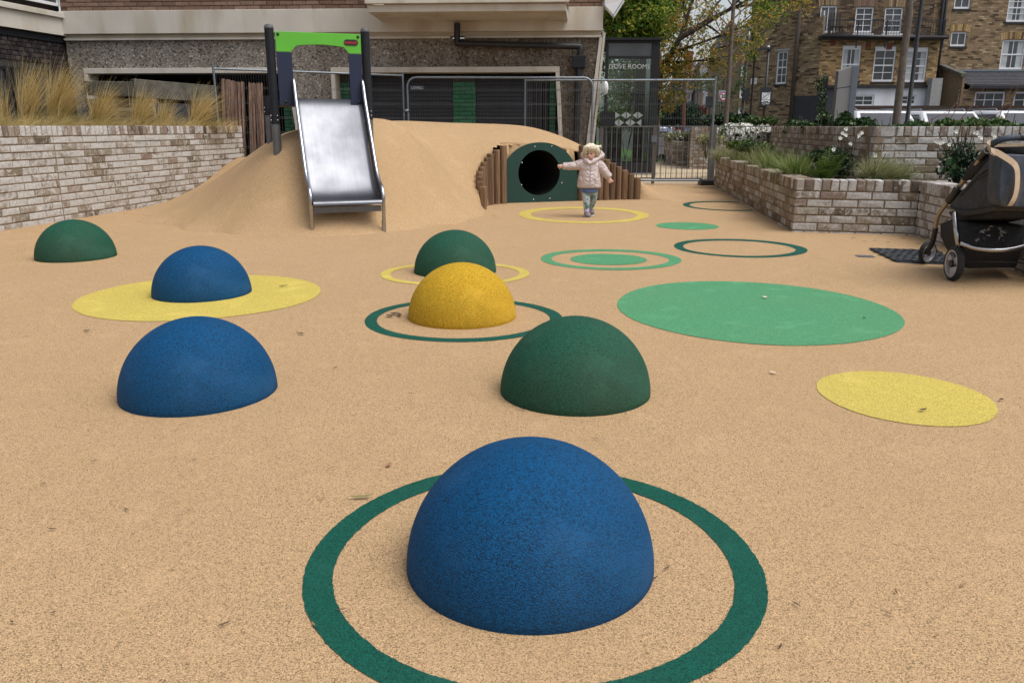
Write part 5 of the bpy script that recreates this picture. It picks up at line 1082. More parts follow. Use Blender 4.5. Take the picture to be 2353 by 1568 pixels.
far_house('terraced_house', 'white terraced house with tall windows down the street', 1590, 1614, 203, 96, M['white'], 3, 2, 3.2, wscale=1.2)
far_house('terraced_house', 'brick terraced house with white windows, seen behind the small fence post top', 1615, 1660, 206, 88, M['farbrick'], 3, 3, 3.0, chim=True)
far_house('white_house', 'tall white rendered house with a balcony beside the brick end house', 1678, 1707, 168, 62, M['render'], 4, 2, 2.0, chim=True)
far_house('brick_house', 'narrow brick house front with white windows tucked against the end house', 1706, 1723, 92, 50, M['housemid'], 5, 1, 1.5, wscale=1.5)

# ------------------------------------------------------------------ vehicles
def car(label, cat, c, rz, Ln, Wd, Ht, mat, kind='hatch', group=None):
    t = thing('parked_van' if cat == 'van' else 'parked_car', label, cat, c, rz, group, local=True)
    # local: length along y (front at -y), z up
    h = Ht; hb = h*.56; y0, y1 = -Ln/2, Ln/2
    if kind == 'van': prof_ = [(y0, .35), (y0, h*.45), (y0+.35, h*.52), (y0+.9, h*.93), (y0+1.3, h), (y1-.15, h), (y1, h*.9), (y1, .35)]
    else: prof_ = [(y0, .32), (y0, h*.46), (y0+.25, h*.52), (y0+1.0, h*.60), (y0+1.75, h*.95), (y0+2.3, h), (y1-.75, h*.97), (y1-.12, h*.62), (y1, h*.55), (y1, .32)]
    rings = []
    for x, k in ((-.5, .0), (-.47, 1), (.47, 1), (.5, .0)):
        rings.append([(x*Wd*(1-.16*max(0, (z/h-.55)/.45)), y*(1 if k else .985), z-(0 if k else .02*(z > .4))) for y, z in prof_])
    b = MB(); b.rings(rings); bo = b.build('body', mat, t, bevel=.05, smooth=True, angle=35)
    top = [p for p in prof_ if p[1] > h*.5]
    zA, zB = h*.60, h*.92
    sides = [(y0+1.15, zA), (y1-.35, zA), (y1-.85, zB), (y0+1.85, zB)] if kind != 'van' else [(y0+.75, zA), (y0+1.7, zA), (y0+1.7, zB*.97), (y0+1.15, zB*.97)]
    for sx in (-1, 1):
        b = MB(); w0 = lambda z: Wd*.5*(1-.16*max(0, (z/h-.55)/.45))+.004; q = [(sx*w0(z), y, z) for y, z in sides]; q2 = [(sx*(w0(z)-.03), y, z) for y, z in sides]; b.add(q+q2, [(0, 1, 2, 3), (7, 6, 5, 4), (0, 4, 5, 1), (1, 5, 6, 2), (2, 6, 7, 3), (3, 7, 4, 0)]); b.build('side_window', M['carglass'], t)
    for ya, za, yb_, zb_, nm in (((y0+1.02, h*.61, y0+1.72, h*.93, 'windscreen') if kind != 'van' else (y0+.37, h*.54, y0+.88, h*.91, 'windscreen')), ((y1-.14, h*.64, y1-.70, h*.93, 'rear_window') if kind != 'van' else (y1-.0, h*.55, y1-.02, h*.84, 'rear_window'))):
        wA, wB = Wd*.40, Wd*.36; s_ = -1 if nm == 'windscreen' else 1; o = .012*s_
        b = MB(); b.hexa([(-wA, ya, za), (wA, ya, za), (wA, ya+o*2, za+.012), (-wA, ya+o*2, za+.012), (-wB, yb_, zb_), (wB, yb_, zb_), (wB, yb_+o*2, zb_+.012), (-wB, yb_+o*2, zb_+.012)]); b.build(nm, M['carglass'], t)
    for sx in (-1, 1):
        for yy in (y0+.8, y1-.8):
            wb_ = MB(); wb_.tube([(sx*Wd*.42, yy, .31), (sx*Wd*.505, yy, .31)], .31, 18); wo = wb_.build('wheel', M['tyre'], t, smooth=True, angle=40); rb = MB(); rb.tube([(sx*Wd*.5, yy, .31), (sx*Wd*.512, yy, .31)], .2, 14); rb.build('rim', M['rim'], wo)
        b = MB(); b.ball((sx*Wd*.40, y0+.06, h*.46), .13, 10, 6, (1, .6, .6)); b.build('headlight', M['signw'], t, smooth=True)
        b = MB(); b.box(sx*Wd*.42-.08, sx*Wd*.42+.08, y1-.03, y1+.012, h*.45, h*.60); b.build('tail_light', M['red'], t)
    b = MB(); b.box(-Wd*.45, Wd*.45, y0-.04, y0+.1, .3, .5); b.build('bumper', M['post'], t); b = MB(); b.box(-Wd*.45, Wd*.45, y1-.1, y1+.04, .3, .5); b.build('bumper', M['post'], t)
    return t
g = 'white cars parked behind the ivy planter'
def rail(t, h, y0, y1, wd):
    for sx in (-1, 1): b = MB(); b.tube([(sx*wd, y0, h), (sx*wd, y0+.1, h+.06), (sx*wd, y1-.1, h+.06), (sx*wd, y1, h)], .018, 6); b.build('roof_rail', M['galv'], t, smooth=True)
for U, hgt, k, lb in ((1985, 1.50, 'hatch', 'rounded white car parked between the grey information pillar and the slim tree trunk'), (2128, 1.49, 'hatch', 'white car with roof bars parked behind the black lamp post'), (2290, 1.50, 'hatch', 'white car behind the trailing twigs at the pushchair end of the ivy')):
    p = at(U, 280, 25.0); t = car(lb, 'car', (p.x, 25.2, 0), R(180+rng.uniform(-4, 4)), 4.3, 1.82, hgt, M['carwhite'], k, g); rail(t, hgt-.02, -.4, 1.1, .62)
car('white van parked far down the street in front of the dark round bush', 'van', (at(1548, 300, 105).x, 105, 0), R(186), 4.8, 1.95, 2.0, M['carwhite'], 'van')
car('pale blue car half hidden by the kiosk, far down the street', 'car', (at(1524, 305, 86).x-.4, 86, 0), R(186), 4.2, 1.8, 1.6, M['carsilver'])
bv = car('bright blue van with a roof rack behind the planting', 'van', (at(1612, 280, 62).x, 62, 0), R(180), 4.6, 1.9, 1.62, M['carblue'], 'van'); rail(bv, 1.64, -1.2, 1.8, .7)
car('small red car behind the small brick planter on the street', 'car', (at(1578, 300, 78).x, 78, 0), R(184), 4.0, 1.7, 1.45, M['carred'])

# ------------------------------------------------------------------ signs and lamps
def pole(b, U0, V0, U1, V1, Y, r, n=10): p = at(U1, V1, Y); q = at(U0, V0, Y); x = (p.x+q.x)/2; b.tube([(x, Y, 0), (x, Y, q.z)], r, n); return x, q.z
ze = thing('zone_sign', 'black framed sign reading Zone ENDS with a diagonal bar, on a slim lamp pole', 'road sign', (at(1753, 280, 31).x, 31, 0)); zx = BASE[ze].x
b = MB(); ztop = at(1757, 114, 31).z; b.tube([(zx, 31, 0), (zx, 31, ztop)], .045, 10); b.build('pole', M['black'], ze, smooth=True)
b = MB(); b.box(zx-.42, zx+.08, 30.93, 31.07, ztop-.02, ztop+.06); b.build('lamp_head', M['black'], ze); b = MB(); b.ball((zx-.02, 31, ztop+.09), .05); b.build('sensor', M['signw'], ze, smooth=True)
sx0, sx1, sz1, sz0 = zx-.215, zx+.215, at(1750, 201, 31).z, at(1750, 244, 31).z
b = MB(); b.box(sx0, sx1, 30.90, 30.95, sz0, sz1); sb = b.build('board', M['signb'], ze)
zm = sz0+(sz1-sz0)*.33; b = MB(); b.box(sx0+.065, sx1-.065, 30.892, 30.899, zm+.01, sz1-.19); b.build('symbol_plate', M['signw'], sb); b = MB(); b.box(sx0+.065, sx1-.065, 30.892, 30.899, sz0+.05, zm-.008); b.build('text_plate', M['signw'], sb)
b = MB(); b.bar((sx0+.06, 30.886, zm+.04), (sx1-.05, 30.886, sz1-.18), .045, .004, (0, 1, 0)); b.build('diagonal_bar', M['signg'], sb)
b = MB(); b.tube([(zx+.1*math.cos(R(a*15)), 30.889, (zm+sz1-.14)/2+.1*math.sin(R(a*15))) for a in range(25)], .008, 6); b.build('faded_ring', M['greylight'], sb)
for tx, zz, szt in (('Zone', .70, .085), ('ENDS', .30, .125)):
    t_ = text_mesh(tx, szt, M['signb'], sb, Matrix.Translation((0, 30.890-31, sz0+.04+(zm-sz0-.05)*zz)) @ FRONT, bold=.004)
s20 = thing('speed_sign', 'round red ringed 20 speed limit sign on a black pole beside the slim tree', 'road sign', (at(1660, 270, 33).x, 33, 0)); c = at(1661, 221.5, 33); BASE[s20].x
b = MB(); b.tube([(c.x-.1, 33, 0), (c.x-.1, 33, at(1660, 212, 33).z)], .035, 8); b.build('pole', M['black'], s20, smooth=True)
b = MB(); b.tube([(c.x, 32.95, c.z), (c.x, 32.93, c.z)], .165, 32); so_ = b.build('disc', M['signw'], s20)
b = MB(); o_ = [(c.x+.168*math.cos(R(10*k)), 32.922, c.z+.168*math.sin(R(10*k))) for k in range(36)]; i_ = [(c.x+.132*math.cos(R(10*k)), 32.922, c.z+.132*math.sin(R(10*k))) for k in range(36)]
b.add(o_+i_, [(k, (k+1) % 36, 36+(k+1) % 36, 36+k) for k in range(36)]); b.build('red_ring', M['red'], so_)
text_mesh('20', .19, M['signb'], so_, Matrix.Translation((c.x-BASE[s20].x, 32.921-33, c.z)) @ FRONT, bold=.006)
b = MB(); b.box(c.x-.19, c.x+.19, 32.955, 32.97, c.z-.2, c.z+.22); b.build('back_board', M['greylight'], s20)
bx = thing('parking_sign', 'small black square sign behind the end post of the mesh fence', 'road sign', (at(1632, 240, 34).x, 34, 0)); p, q = at(1621, 222, 34), at(1641, 247, 34); b = MB(); b.box(p.x, q.x, 33.95, 34, q.z, p.z); b.build('board', M['signb'], bx); b = MB(); b.tube([((p.x+q.x)/2, 34.05, 0), ((p.x+q.x)/2, 34.05, p.z)], .03, 8); b.build('pole', M['black'], bx)
def lamp(label, U, Vt, Y, r, arm, Ub):
    p = at((U+Ub)/2, 160, Y); zt = at(U, Vt, Y).z; t = thing('street_lamp', label, 'street lamp', (p.x, Y, 0)); b = MB(); b.tube([(p.x, Y, 0), (p.x, Y, 1.1), (p.x, Y, 1.15), (p.x, Y, zt)], [r*1.7, r*1.6, r, r*.8], 12); b.build('column', M['black'], t, smooth=True, angle=50)
    if arm: b = MB(); b.bar((p.x-.05, Y, zt), (p.x+arm, Y, zt+.02), .16, .07); b.build('lantern', M['black'], t, bevel=.02)
    return t, p
tl, p = lamp('tall black street lamp with a flat lantern arm against the end house wall', 1717, 48, 37, .06, .75, 1706)
b = MB(); zz = at(1708, 217, 36.9).z; b.box(p.x-.02, p.x+.24, 36.85, 36.94, zz-.28, zz+.28); b.build('notice_plate', M['signb'], tl)
lamp('thick black lamp column rising out of the ivy beside the slim tilted trunk', 2103, -160, 17.2, .042, 0, 2093)
lamp('slender grey far street lamp in front of the terraced houses', 1607, 208, 80, .05, -.8, 1605)
ip = thing('information_pillar', 'grey slab shaped information pillar behind the ivy, in front of the brick house', 'information pillar', (at(1938, 250, 21.5).x, 21.5, 0)); px = BASE[ip].x; zz = at(1940, 153, 21.5).z
b = MB(); b.hexa([(px-.28, 21.35, 0), (px+.16, 21.6, 0), (px+.12, 21.72, 0), (px-.32, 21.45, 0), (px-.28, 21.35, zz-.12), (px+.16, 21.6, zz+.02), (px+.12, 21.72, zz+.02), (px-.32, 21.45, zz-.12)]); b.build('slab', M['grey'], ip, bevel=.008)
b = MB(); b.hexa([(px+.165, 21.6, 0), (px+.285, 21.5, 0), (px+.26, 21.68, 0), (px+.13, 21.725, 0), (px+.165, 21.6, zz+.025), (px+.285, 21.5, zz+.02), (px+.26, 21.68, zz+.02), (px+.13, 21.725, zz+.025)]); b.build('edge', M['greylight'], ip, bevel=.008)
b = MB(); b.hexa([(px-.285, 21.345, zz-.55), (px+.15, 21.59, zz-.49), (px+.15, 21.60, zz-.49), (px-.285, 21.355, zz-.55), (px-.285, 21.345, zz-.53), (px+.15, 21.59, zz-.47), (px+.15, 21.60, zz-.47), (px-.285, 21.355, zz-.53)]); b.build('panel_joint', M['anth'], ip)
bb = thing('bollard_sign', 'narrow black upright post sign behind the ivy, before the dark boarding', 'post', (at(1887, 260, 22).x, 22, 0)); p = BASE[bb]; b = MB(); b.box(p.x-.06, p.x+.06, 21.9, 22.0, 0, at(1888, 175, 22).z); b.build('column', M['signb'], bb, bevel=.01)

# ------------------------------------------------------------------ planting
def np_mesh(name, V, F, mat, parent, rnd=None, tip=None, kind=None):
    V = V - np.array(BASE[parent])[None] if parent is not None else V
    me = bpy.data.meshes.new(name); nv, nf, k = len(V), len(F), F.shape[1]
    me.vertices.add(nv); me.vertices.foreach_set('co', V.astype(np.float32).ravel()); me.loops.add(nf*k); me.loops.foreach_set('vertex_index', F.astype(np.int32).ravel())
    me.polygons.add(nf); me.polygons.foreach_set('loop_start', np.arange(0, nf*k, k, dtype=np.int32)); me.update(calc_edges=True)
    me.materials.append(mat)
    if rnd is not None: a = me.attributes.new('rnd', 'FLOAT', 'FACE'); a.data.foreach_set('value', rnd.astype(np.float32))
    if tip is not None: a = me.attributes.new('tip', 'FLOAT', 'POINT'); a.data.foreach_set('value', tip.astype(np.float32))
    o = bpy.data.objects.new(name, me); COL.objects.link(o); o.parent = parent; BASE[o] = BASE[parent] if parent is not None else Vector()
    return tag(o, kind=kind)
def unit(a): return a/np.maximum(np.linalg.norm(a, axis=1, keepdims=True), 1e-9)
def leaves(parent, name, C, size, mat, up=.3, asp=.55, jit=.35, curl=.18):
    """one folded leaf (two triangles about a midrib) per centre"""
    n = len(C); nrm = unit(nr.normal(size=(n, 3))+np.array([0, 0, up])); t = unit(np.cross(nrm, nr.normal(size=(n, 3)))); bt = np.cross(nrm, t)
    L = size*(1+jit*nr.uniform(-1, 1, (n, 1))); W = L*asp
    P = np.stack([C-t*L*.5, C+bt*W*.5+nrm*L*curl, C+t*L*.5, C-bt*W*.5+nrm*L*curl], 1).reshape(-1, 3)
    i = np.arange(n)*4; F = np.concatenate([np.stack([i, i+1, i+2], 1), np.stack([i, i+2, i+3], 1)])
    r = nr.random(n); return np_mesh(name, P, F, mat, parent, np.concatenate([r, r]))
def clump(c, r, n, shell=.55):
    d = unit(nr.normal(size=(n, 3))); k = shell+(1-shell)*nr.random((n, 1))**.6
    return np.array(c)[None]+d*k*np.array(r)[None]*(1+.12*np.sin(d[:, :1]*9+d[:, 2:]*7))
def blades(parent, name, base, height, spread, n, mat, wid=.006, wind=(.0, 0), droop=.6, segs=5, br=.06, hv=.35, curve=1.8):
    """arching grass blades fountaining out of a tuft"""
    a = nr.uniform(0, 2*np.pi, n); rad = br*np.sqrt(nr.random(n)); B = np.stack([base[0]+rad*np.cos(a), base[1]+rad*np.sin(a), np.full(n, base[2])], 1)
    az = a+nr.normal(0, .5, n); out = np.abs(nr.normal(0, 1, n))*spread; H = height*(1+hv*nr.uniform(-1, .6, n))
    D = np.stack([np.cos(az)*out+wind[0]*nr.uniform(.5, 1.4, n), np.sin(az)*out+wind[1]*nr.uniform(.5, 1.4, n), np.zeros(n)], 1)
    side = unit(np.stack([-np.sin(az)+nr.normal(0, .4, n), np.cos(az)+nr.normal(0, .4, n), np.zeros(n)], 1)); dr = droop*nr.uniform(.3, 1.3, n)
    pts = []; 
    for k in range(segs+1):
        t = k/segs; lat = D*(t**curve); z = H*(t - dr*.5*np.clip(np.linalg.norm(D, axis=1)/np.maximum(height, .01), 0, 1.6)*t*t)
        C = B+lat; C[:, 2] += z; w = wid*(1-t*.92); pts.append(C-side*w*.5); pts.append(C+side*w*.5)
    V = np.stack(pts, 1).reshape(-1, 3); m = 2*(segs+1); i = np.arange(n)*m
    F = np.concatenate([np.stack([i+2*k, i+2*k+1, i+2*k+3, i+2*k+2], 1) for k in range(segs)]); r = np.tile(nr.random(n), segs)
    return np_mesh(name, V, F, mat, parent, r, np.tile(np.repeat(np.arange(segs+1)/segs, 2), n))
# dry feather grasses behind the long wall
def grass(label, Ub, Y, zb, h, spread, n, mats, wind, br=.1, cat='ornamental grass', group=None, wid=.006, droop=.5, name='ornamental_grass'):
    p = at(Ub, 288, Y); c = (p.x, Y, zb); t = thing(name, label, cat, c, group=group)
    for m, k, hh, nm in mats: blades(t, nm, c, h*hh, spread*(.9 if hh > .8 else 1.5), int(n*k*.50), m, wind=(wind[0]*(1.1 if hh > .8 else 1.3), wind[1]), br=br, wid=wid*(1 if hh > .8 else .85), droop=droop*(1 if hh > .8 else 1.6), curve=2.1, hv=.42)
    return t
G_ = 'dry feather grasses behind the long planter wall'
st, og = M['straw'], M['strawg']
for lb, U, Y, h, sp, n, wd in (
    ('thin dry grass clump cut by the picture edge above the long wall', 0, 10.6, .58, .10, 700, .06),
    ('tall golden grass clump in front of the dark wing windows', 62, 10.7, .74, .11, 1900, .20),
    ('broadest golden grass clump with a green heart above the long wall', 130, 11.3, .78, .16, 2600, .28),
    ('ragged straw grass clump in front of the stock brick garden wall', 226, 11.7, .58, .15, 1700, .26),
    ('narrow upright golden grass clump under the raised concrete coping', 318, 12.2, .58, .11, 1200, .20),
    ('sparse wispy grass clump in front of the dark screen', 372, 12.6, .50, .14, 800, .16),
    ('windblown golden grass clump at the wall end beside the timber boards', 450, 12.9, .60, .18, 2000, .30)):
    grass(lb, U, Y, .94, h, sp, n, ((st, .36, 1.0, 'dry_blades'), (st, .14, 1.18, 'tall_blades'), (og, .22, .60, 'green_blades'), (st, .22, .36, 'fallen_blades')), (wd, .02), br=.10, group=G_, wid=.0105, droop=.55)
lg = thing('low_grass', None, None, (0, 0, 0)); bpy.data.objects.remove(lg)
t = bpy.data.objects.new('grass', None); bpy.data.objects.remove(t)
Bz = []
for U in range(-20, 545, 7):
    Y = 9.4+(U+20)/565*3.9+rng.uniform(-.1, .35); p = at(U, 288, Y); Bz.append((p.x-.12, Y+.1))
root = thing('grass', 'loose straw thatch lying along the top of the long planter wall', 'grass', (-5, 11, .94), kind='stuff')
for i, (x, y) in enumerate(Bz[::3]): blades(root, 'straw_blades', (x, y, .95), .29, .20, 120, st if i % 4 else og, wind=(.24, 0), br=.18, wid=.007, droop=.8)
# low planter: sedges, ferns, white anemones
g2 = 'sedges in the low brick planter'
sg, spl = M['sedge'], M['sedgep']
for lb, U, V, Y, h, sp, n, mm, wd in (
    ('bright green broad bladed sedge nearest the fern in the low planter', 1832, 380, 9.3, .28, .22, 650, (sg, sg), .02),
    ('arching green sedge between the fern and the railing in the low planter', 1775, 372, 10.6, .30, .22, 700, (sg, spl), .0),
    ('bronze tinged sedge in the middle of the low planter', 1745, 365, 11.6, .30, .20, 800, (spl, sg), .0),
    ('pale sedge at the railing end of the low planter', 1700, 350, 13.2, .28, .24, 800, (spl, sg), .0),
    ('pale sedge just behind the gate post', 1662, 345, 14.4, .26, .24, 700, (spl, spl), .0),
    ('silvery fine bladed sedge spilling over the front of the low planter', 2010, 400, 8.95, .27, .22, 1100, (spl, spl), .08),
    ('silvery fine bladed sedge behind the first, against the tall planter wall', 2055, 395, 9.15, .24, .20, 700, (spl, sg), .06)):
    p = at(U, V, Y); t = thing('sedge', lb, 'sedge', (p.x, Y, .43), group=g2); wdt = .011 if 'broad' in lb else .0065
    blades(t, 'blades', (p.x, Y, .43), h*1.22, sp*1.15, int(n*.55), mm[0], wind=(wd, 0), br=.12, wid=wdt*1.5, droop=.9); blades(t, 'blades', (p.x, Y, .43), h, sp*1.3, n//3, mm[1], wind=(wd, 0), br=.14, wid=wdt*1.5, droop=1.0)
def fern(label, c, n, L, lean):
    t = thing('fern', label, 'fern', c)
    for k in range(n):
        a = rng.uniform(0, 6.28); d = Vector((math.cos(a)*.45+lean[0], math.sin(a)*.4+lean[1], 1.0+rng.uniform(-.2, .3))).normalized(); l_ = L*rng.uniform(.7, 1.1); b = MB(); N_ = 17; sd_ = d.cross(Vector((0, 0, 1))).normalized(); pts = []
        for i in range(N_+1):
            s_ = i/N_; pts.append(Vector(c)+d*l_*s_+Vector((d.x, d.y, -.25))*l_*.35*s_*s_)
        b.tube(pts[::3]+[pts[-1]], .003, 4)
        for i in range(2, N_):
            w_ = .085*math.sin(math.pi*min(1, .12+i/N_*.95))+.006
            for sg_ in (-1, 1):
                p = pts[i]; q = p+sd_*sg_*w_+(pts[i]-pts[i-1])*.9; n0 = (pts[i]-pts[i-1])*.62
                b.add([p, p+n0, q+n0*.3, q], [(0, 1, 2, 3)], rng.random())
        b.build('frond', M['fern'], t)
p = at(1895, 400, 9.0); fern('tall upright fern with yellow green fronds in the low planter', (p.x, 9.0, .43), 11, .48, (.12, -.05)); fern('smaller dark fern at the foot of the taller one', (p.x-.12, 8.75, .43), 9, .27, (-.1, -.2))
def anemone(label, c, h, n, spread, nl, flowers, leafm='dkleaf', ls=.05):
    t = thing('flowering_plant', label, 'flowering plant', c); b = MB()
    for k in range(n):
        a = rng.uniform(0, 6.28); q = Vector(c)+Vector((math.cos(a)*spread*rng.random(), math.sin(a)*spread*.6*rng.random(), h*rng.uniform(.55, 1.0))); m_ = (Vector(c)+q)/2+Vector((rng.uniform(-.05, .05), 0, .04)); b.tube([Vector(c)+Vector((math.cos(a)*.03, 0, 0)), m_, q], .004, 5)
    b.build('stems', M['stem'], t)
    if nl: leaves(t, 'foliage', clump((c[0], c[1], c[2]+h*.36), (spread*.8, spread*.6, h*.34), nl, .1), ls, M[leafm], up=.6)
    for (fx, fy, fz) in flowers:
        b = MB()
        for i in range(6):
            a = i*math.pi/3+rng.random()*.3; r_ = .021*rng.uniform(.8, 1.2); ux, uz = math.cos(a), math.sin(a)
            b.add([(fx, fy, fz), (fx+r_*(ux*.6-uz*.5), fy-.012, fz+r_*(uz*.6+ux*.5)), (fx+r_*1.25*ux, fy-.016-.01*rng.random(), fz+r_*1.25*uz), (fx+r_*(ux*.6+uz*.5), fy-.012, fz+r_*(uz*.6-ux*.5))], [(0, 1, 2, 3)])
        b.ball((fx, fy-.014, fz), .007, 6, 4); b.build('flower', M['petal'], t)
    return t
F_at = lambda lst, Y: [tuple(at((3000+x/2.2956)/1.7113, (380+y/2.2956)/1.7113, Y)) for x, y in lst]
p = at(1935, 400, 9.15); anemone('leggy plant with a few white flowers rising beside the fern', (p.x, 9.15, .43), .55, 16, .20, 420, F_at([(745, 290), (712, 328), (740, 345), (690, 375), (632, 475), (885, 325), (860, 350), (785, 425)], 9.1), ls=.045)
anemone('single white flower on a thin stem above the silvery sedge', (at(2010, 400, 9.2).x, 9.2, .43), .33, 5, .12, 40, F_at([(1008, 528)], 9.1))
p = at(2200, 410, 8.9); anemone('tall dark stemmed plant with white flowers between the planter wall and the pushchair', (p.x, 8.9, .43), .66, 34, .30, 750, F_at([(1575, 410), (1560, 405), (1592, 418), (1625, 405), (1675, 428), (1735, 312), (1925, 325), (1945, 350), (1910, 330), (1960, 365), (2080, 362), (2075, 345)], 8.8), ls=.05)
t = thing('broadleaf_plant', 'plant with one broad green leaf at the foot of the dark stems near the pushchair', 'plant', (at(2180, 385, 8.7).x, 8.7, .43)); p = at(2182, 372, 8.65)
for dx, dz, r_ in ((0, .0, .055), (.06, -.05, .035), (-.06, -.07, .030), (.03, -.10, .040)):
    b = MB(); b.add([(p.x+dx+r_*math.cos(a)*(1-.2*math.sin(a)), p.y-.02*math.cos(2*a), p.z+dz+r_*.8*math.sin(a)) for a in [R(20*k) for k in range(18)]], [tuple(range(18))], rng.random()); b.build('leaf', M['ivy'], t)
# ivy on the tall planter
iv = 'ivy and shrubs on the tall planter'
for lb, U0, U1, Vt, Y, n, mt in (
    ('low ivy with pale flower sprays beside the dark boarding', 1822, 1868, 272, 14.2, 900, 'ivy'),
    ('dense dark ivy mound in front of the information pillar', 1868, 1950, 260, 12.8, 3200, 'ivy'),
    ('leafy ivy mound below the rounded white car', 1945, 2040, 272, 12.0, 3000, 'ivy'),
    ('lighter green shrub around the foot of the slim tilted trunk', 2030, 2110, 279, 11.4, 1900, 'mixed'),
    ('low straggly shrub below the white car with roof bars', 2105, 2230, 280, 11.0, 2400, 'mixed'),
    ('shaggy ivy mound with red twigs next to the pushchair handle', 2225, 2400, 270, 10.6, 3800, 'mixed')):
    a, c = at(U0, Vt, Y), at(U1, Vt, Y); t = thing('ivy_shrub', lb, 'shrub', ((a.x+c.x)/2, Y, .93), group=iv); L_ = c.x-a.x; Cs = []
    k = max(3, int(L_/.14))
    for i in range(k): Cs.append(clump((a.x+L_*(i+.5)/k, Y+rng.uniform(-.15, .3), .95+rng.uniform(.02, .10)), (.13, .22, max(.05, (a.z-.98)*rng.uniform(.30, .95))), n//k, .25))
    leaves(t, 'foliage', np.concatenate(Cs), .06, M[mt], up=.5, asp=.8)
    b = MB()
    for i in range(7): x = a.x+L_*rng.random(); b.tube([(x, Y, .92), (x+rng.uniform(-.08, .08), Y+.05, a.z+rng.uniform(-.05, .06))], .005, 5)
    b.build('stems', M['stem'], t)
tw = thing('bare_shrub', 'bare reddish twigs rising above the ivy in front of the lean-to house', 'shrub', (at(2230, 280, 11.2).x, 11.2, .93)); b = MB()
for U0, V0, U1, V1 in ((2160, 285, 2235, 195), (2175, 288, 2225, 212), (2195, 288, 2262, 200), (2290, 285, 2330, 190), (2305, 285, 2345, 182), (2240, 286, 2300, 255), (2120, 286, 2180, 255), (2200, 285, 2240, 262), (2270, 285, 2240, 240)):
    p, q = at(U0, V0, 11.2), at(U1, V1, 11.3); b.tube([p, (p+q)/2+Vector((rng.uniform(-.03, .03), 0, rng.uniform(-.02, .03))), q], [.006, .005, .002], 5)
b.build('twigs', M['barkred'], tw)
cl = thing('climbing_plant', 'spindly leafy climber on the narrow black post sign', 'plant', (at(1882, 260, 18).x, 18, .9)); p = BASE[cl]
leaves(cl, 'foliage', np.concatenate([clump((p.x+rng.uniform(-.12, .14), 18, .95+k*.11), (.12, .1, .1), 36, .1) for k in range(11)]), .06, M['ivy'], up=.4); b = MB(); b.tube([(p.x, 18, .9), (p.x+.05, 18, 1.6), (p.x-.03, 18, 2.05)], .012, 6); b.build('stem', M['stem'], cl)
# planting beyond the railing
def shrub(name, label, cat, U, V0, V1, Y, w_, n, mt, ls=.07, zb=.9, dy=.4, shell=.4, blobs=5, petals=0, group=None):
    p, q = at(U, V0, Y), at(U, V1, Y); t = thing(name, label, cat, (p.x, Y, min(zb, q.z)), group=group); zc_, rz = (p.z+q.z)/2, (p.z-q.z)/2; Cs = [clump((p.x+rng.uniform(-.5, .5)*w_*.7, Y+rng.uniform(-.5, .5)*dy, zc_+rng.uniform(-.25, .12)*rz), (w_*.5*rng.uniform(.45, .75), dy*.6, rz*rng.uniform(.6, .95)), n//blobs, shell) for _ in range(blobs)]
    C = np.concatenate(Cs); leaves(t, 'foliage', C, ls, M[mt], up=.5, asp=.75)
    b = MB(); 
    for k in range(4): b.tube([(p.x, Y, min(zb, q.z)-.03), (p.x+rng.uniform(-.3, .3)*w_, Y, zc_)], .012, 5)
    b.build('stems', M['stem'], t)
    if petals:
        d = unit(nr.normal(size=(petals, 3))); d[:, 1] = -np.abs(d[:, 1]); cc = np.array([p.x, Y, zc_])[None]+d*np.array([w_*.54, dy*1.1, rz*1.0])[None]*(.85+.2*nr.random((petals, 1)))
        cc[:, 0] += nr.normal(0, w_*.06, petals); B_ = np.repeat(cc, 5, 0)+nr.normal(0, .012, (petals*5, 3)); leaves(t, 'flowers', B_, .04, M['petal'], up=.2, asp=.9)
    return t
shrub('flowering_bush', 'bush thick with white flowers behind the railing', 'bush', 1692, 284, 332, 17.6, .85, 2400, 'mixed', .06, .42, .35, petals=430)
shrub('flowering_bush', 'smaller white flowering bush against the end of the tall planter', 'bush', 1752, 288, 330, 17.2, .40, 1200, 'mixed', .06, .42, .3, petals=190)
shrub('shrub', 'dark leafy shrub behind the railing below the speed sign', 'shrub', 1640, 261, 291, 22.0, 1.0, 2200, 'ivy', .09)
shrub('shrub', 'dark strappy shrub at the foot of the slim autumn tree', 'shrub', 1695, 260, 291, 22.3, 1.0, 2200, 'dkleaf', .10)
shrub('shrub', 'green shrub with orange flower heads below the zone sign', 'shrub', 1742, 266, 291, 21.6, .8, 1700, 'mixed', .08)
shrub('shrub', 'grey green shrub between gate and white flowers behind the railing', 'shrub', 1625, 305, 332, 17.0, .55, 900, 'sedgep', .05, .42)
shrub('shrub', 'straw coloured planting with white umbels in the small planter beyond the gate', 'shrub', 1575, 298, 326, 23.4, 1.2, 1700, 'sedgep', .06, fz-.1, petals=26)
shrub('shrub', 'low dark weeds at the foot of the small planter beyond the gate', 'shrub', 1532, 352, 372, 24.2, .5, 500, 'dkleaf', .06, 0)
shrub('shrub', 'bushy mid green shrub among the sedges in the middle of the low planter', 'shrub', 1738, 322, 352, 11.9, .42, 1500, 'mixed', .045, .43, .3, .2)
shrub('shrub', 'yellow green feathery shrub beside the railing end sedges in the low planter', 'shrub', 1702, 318, 345, 13.4, .40, 1300, 'fern', .04, .43, .3, .2)
shrub('shrub', 'dark leafy shrub tucked between fern and tall planter wall', 'shrub', 1900, 335, 378, 9.35, .34, 900, 'dkleaf', .05, .43, .2, .2)
shrub('round_bush', 'big dark green rounded bush beside the street', 'bush', 1552, 222, 292, 46, 2.1, 7000, 'dkleaf', .13, 0, 1.2, .6, 9)
shrub('round_bush', 'purple leaved bush next to the big dark green rounded bush', 'bush', 1583, 236, 292, 47, 1.2, 3600, 'purple', .13, 0, 1, .5, 6)
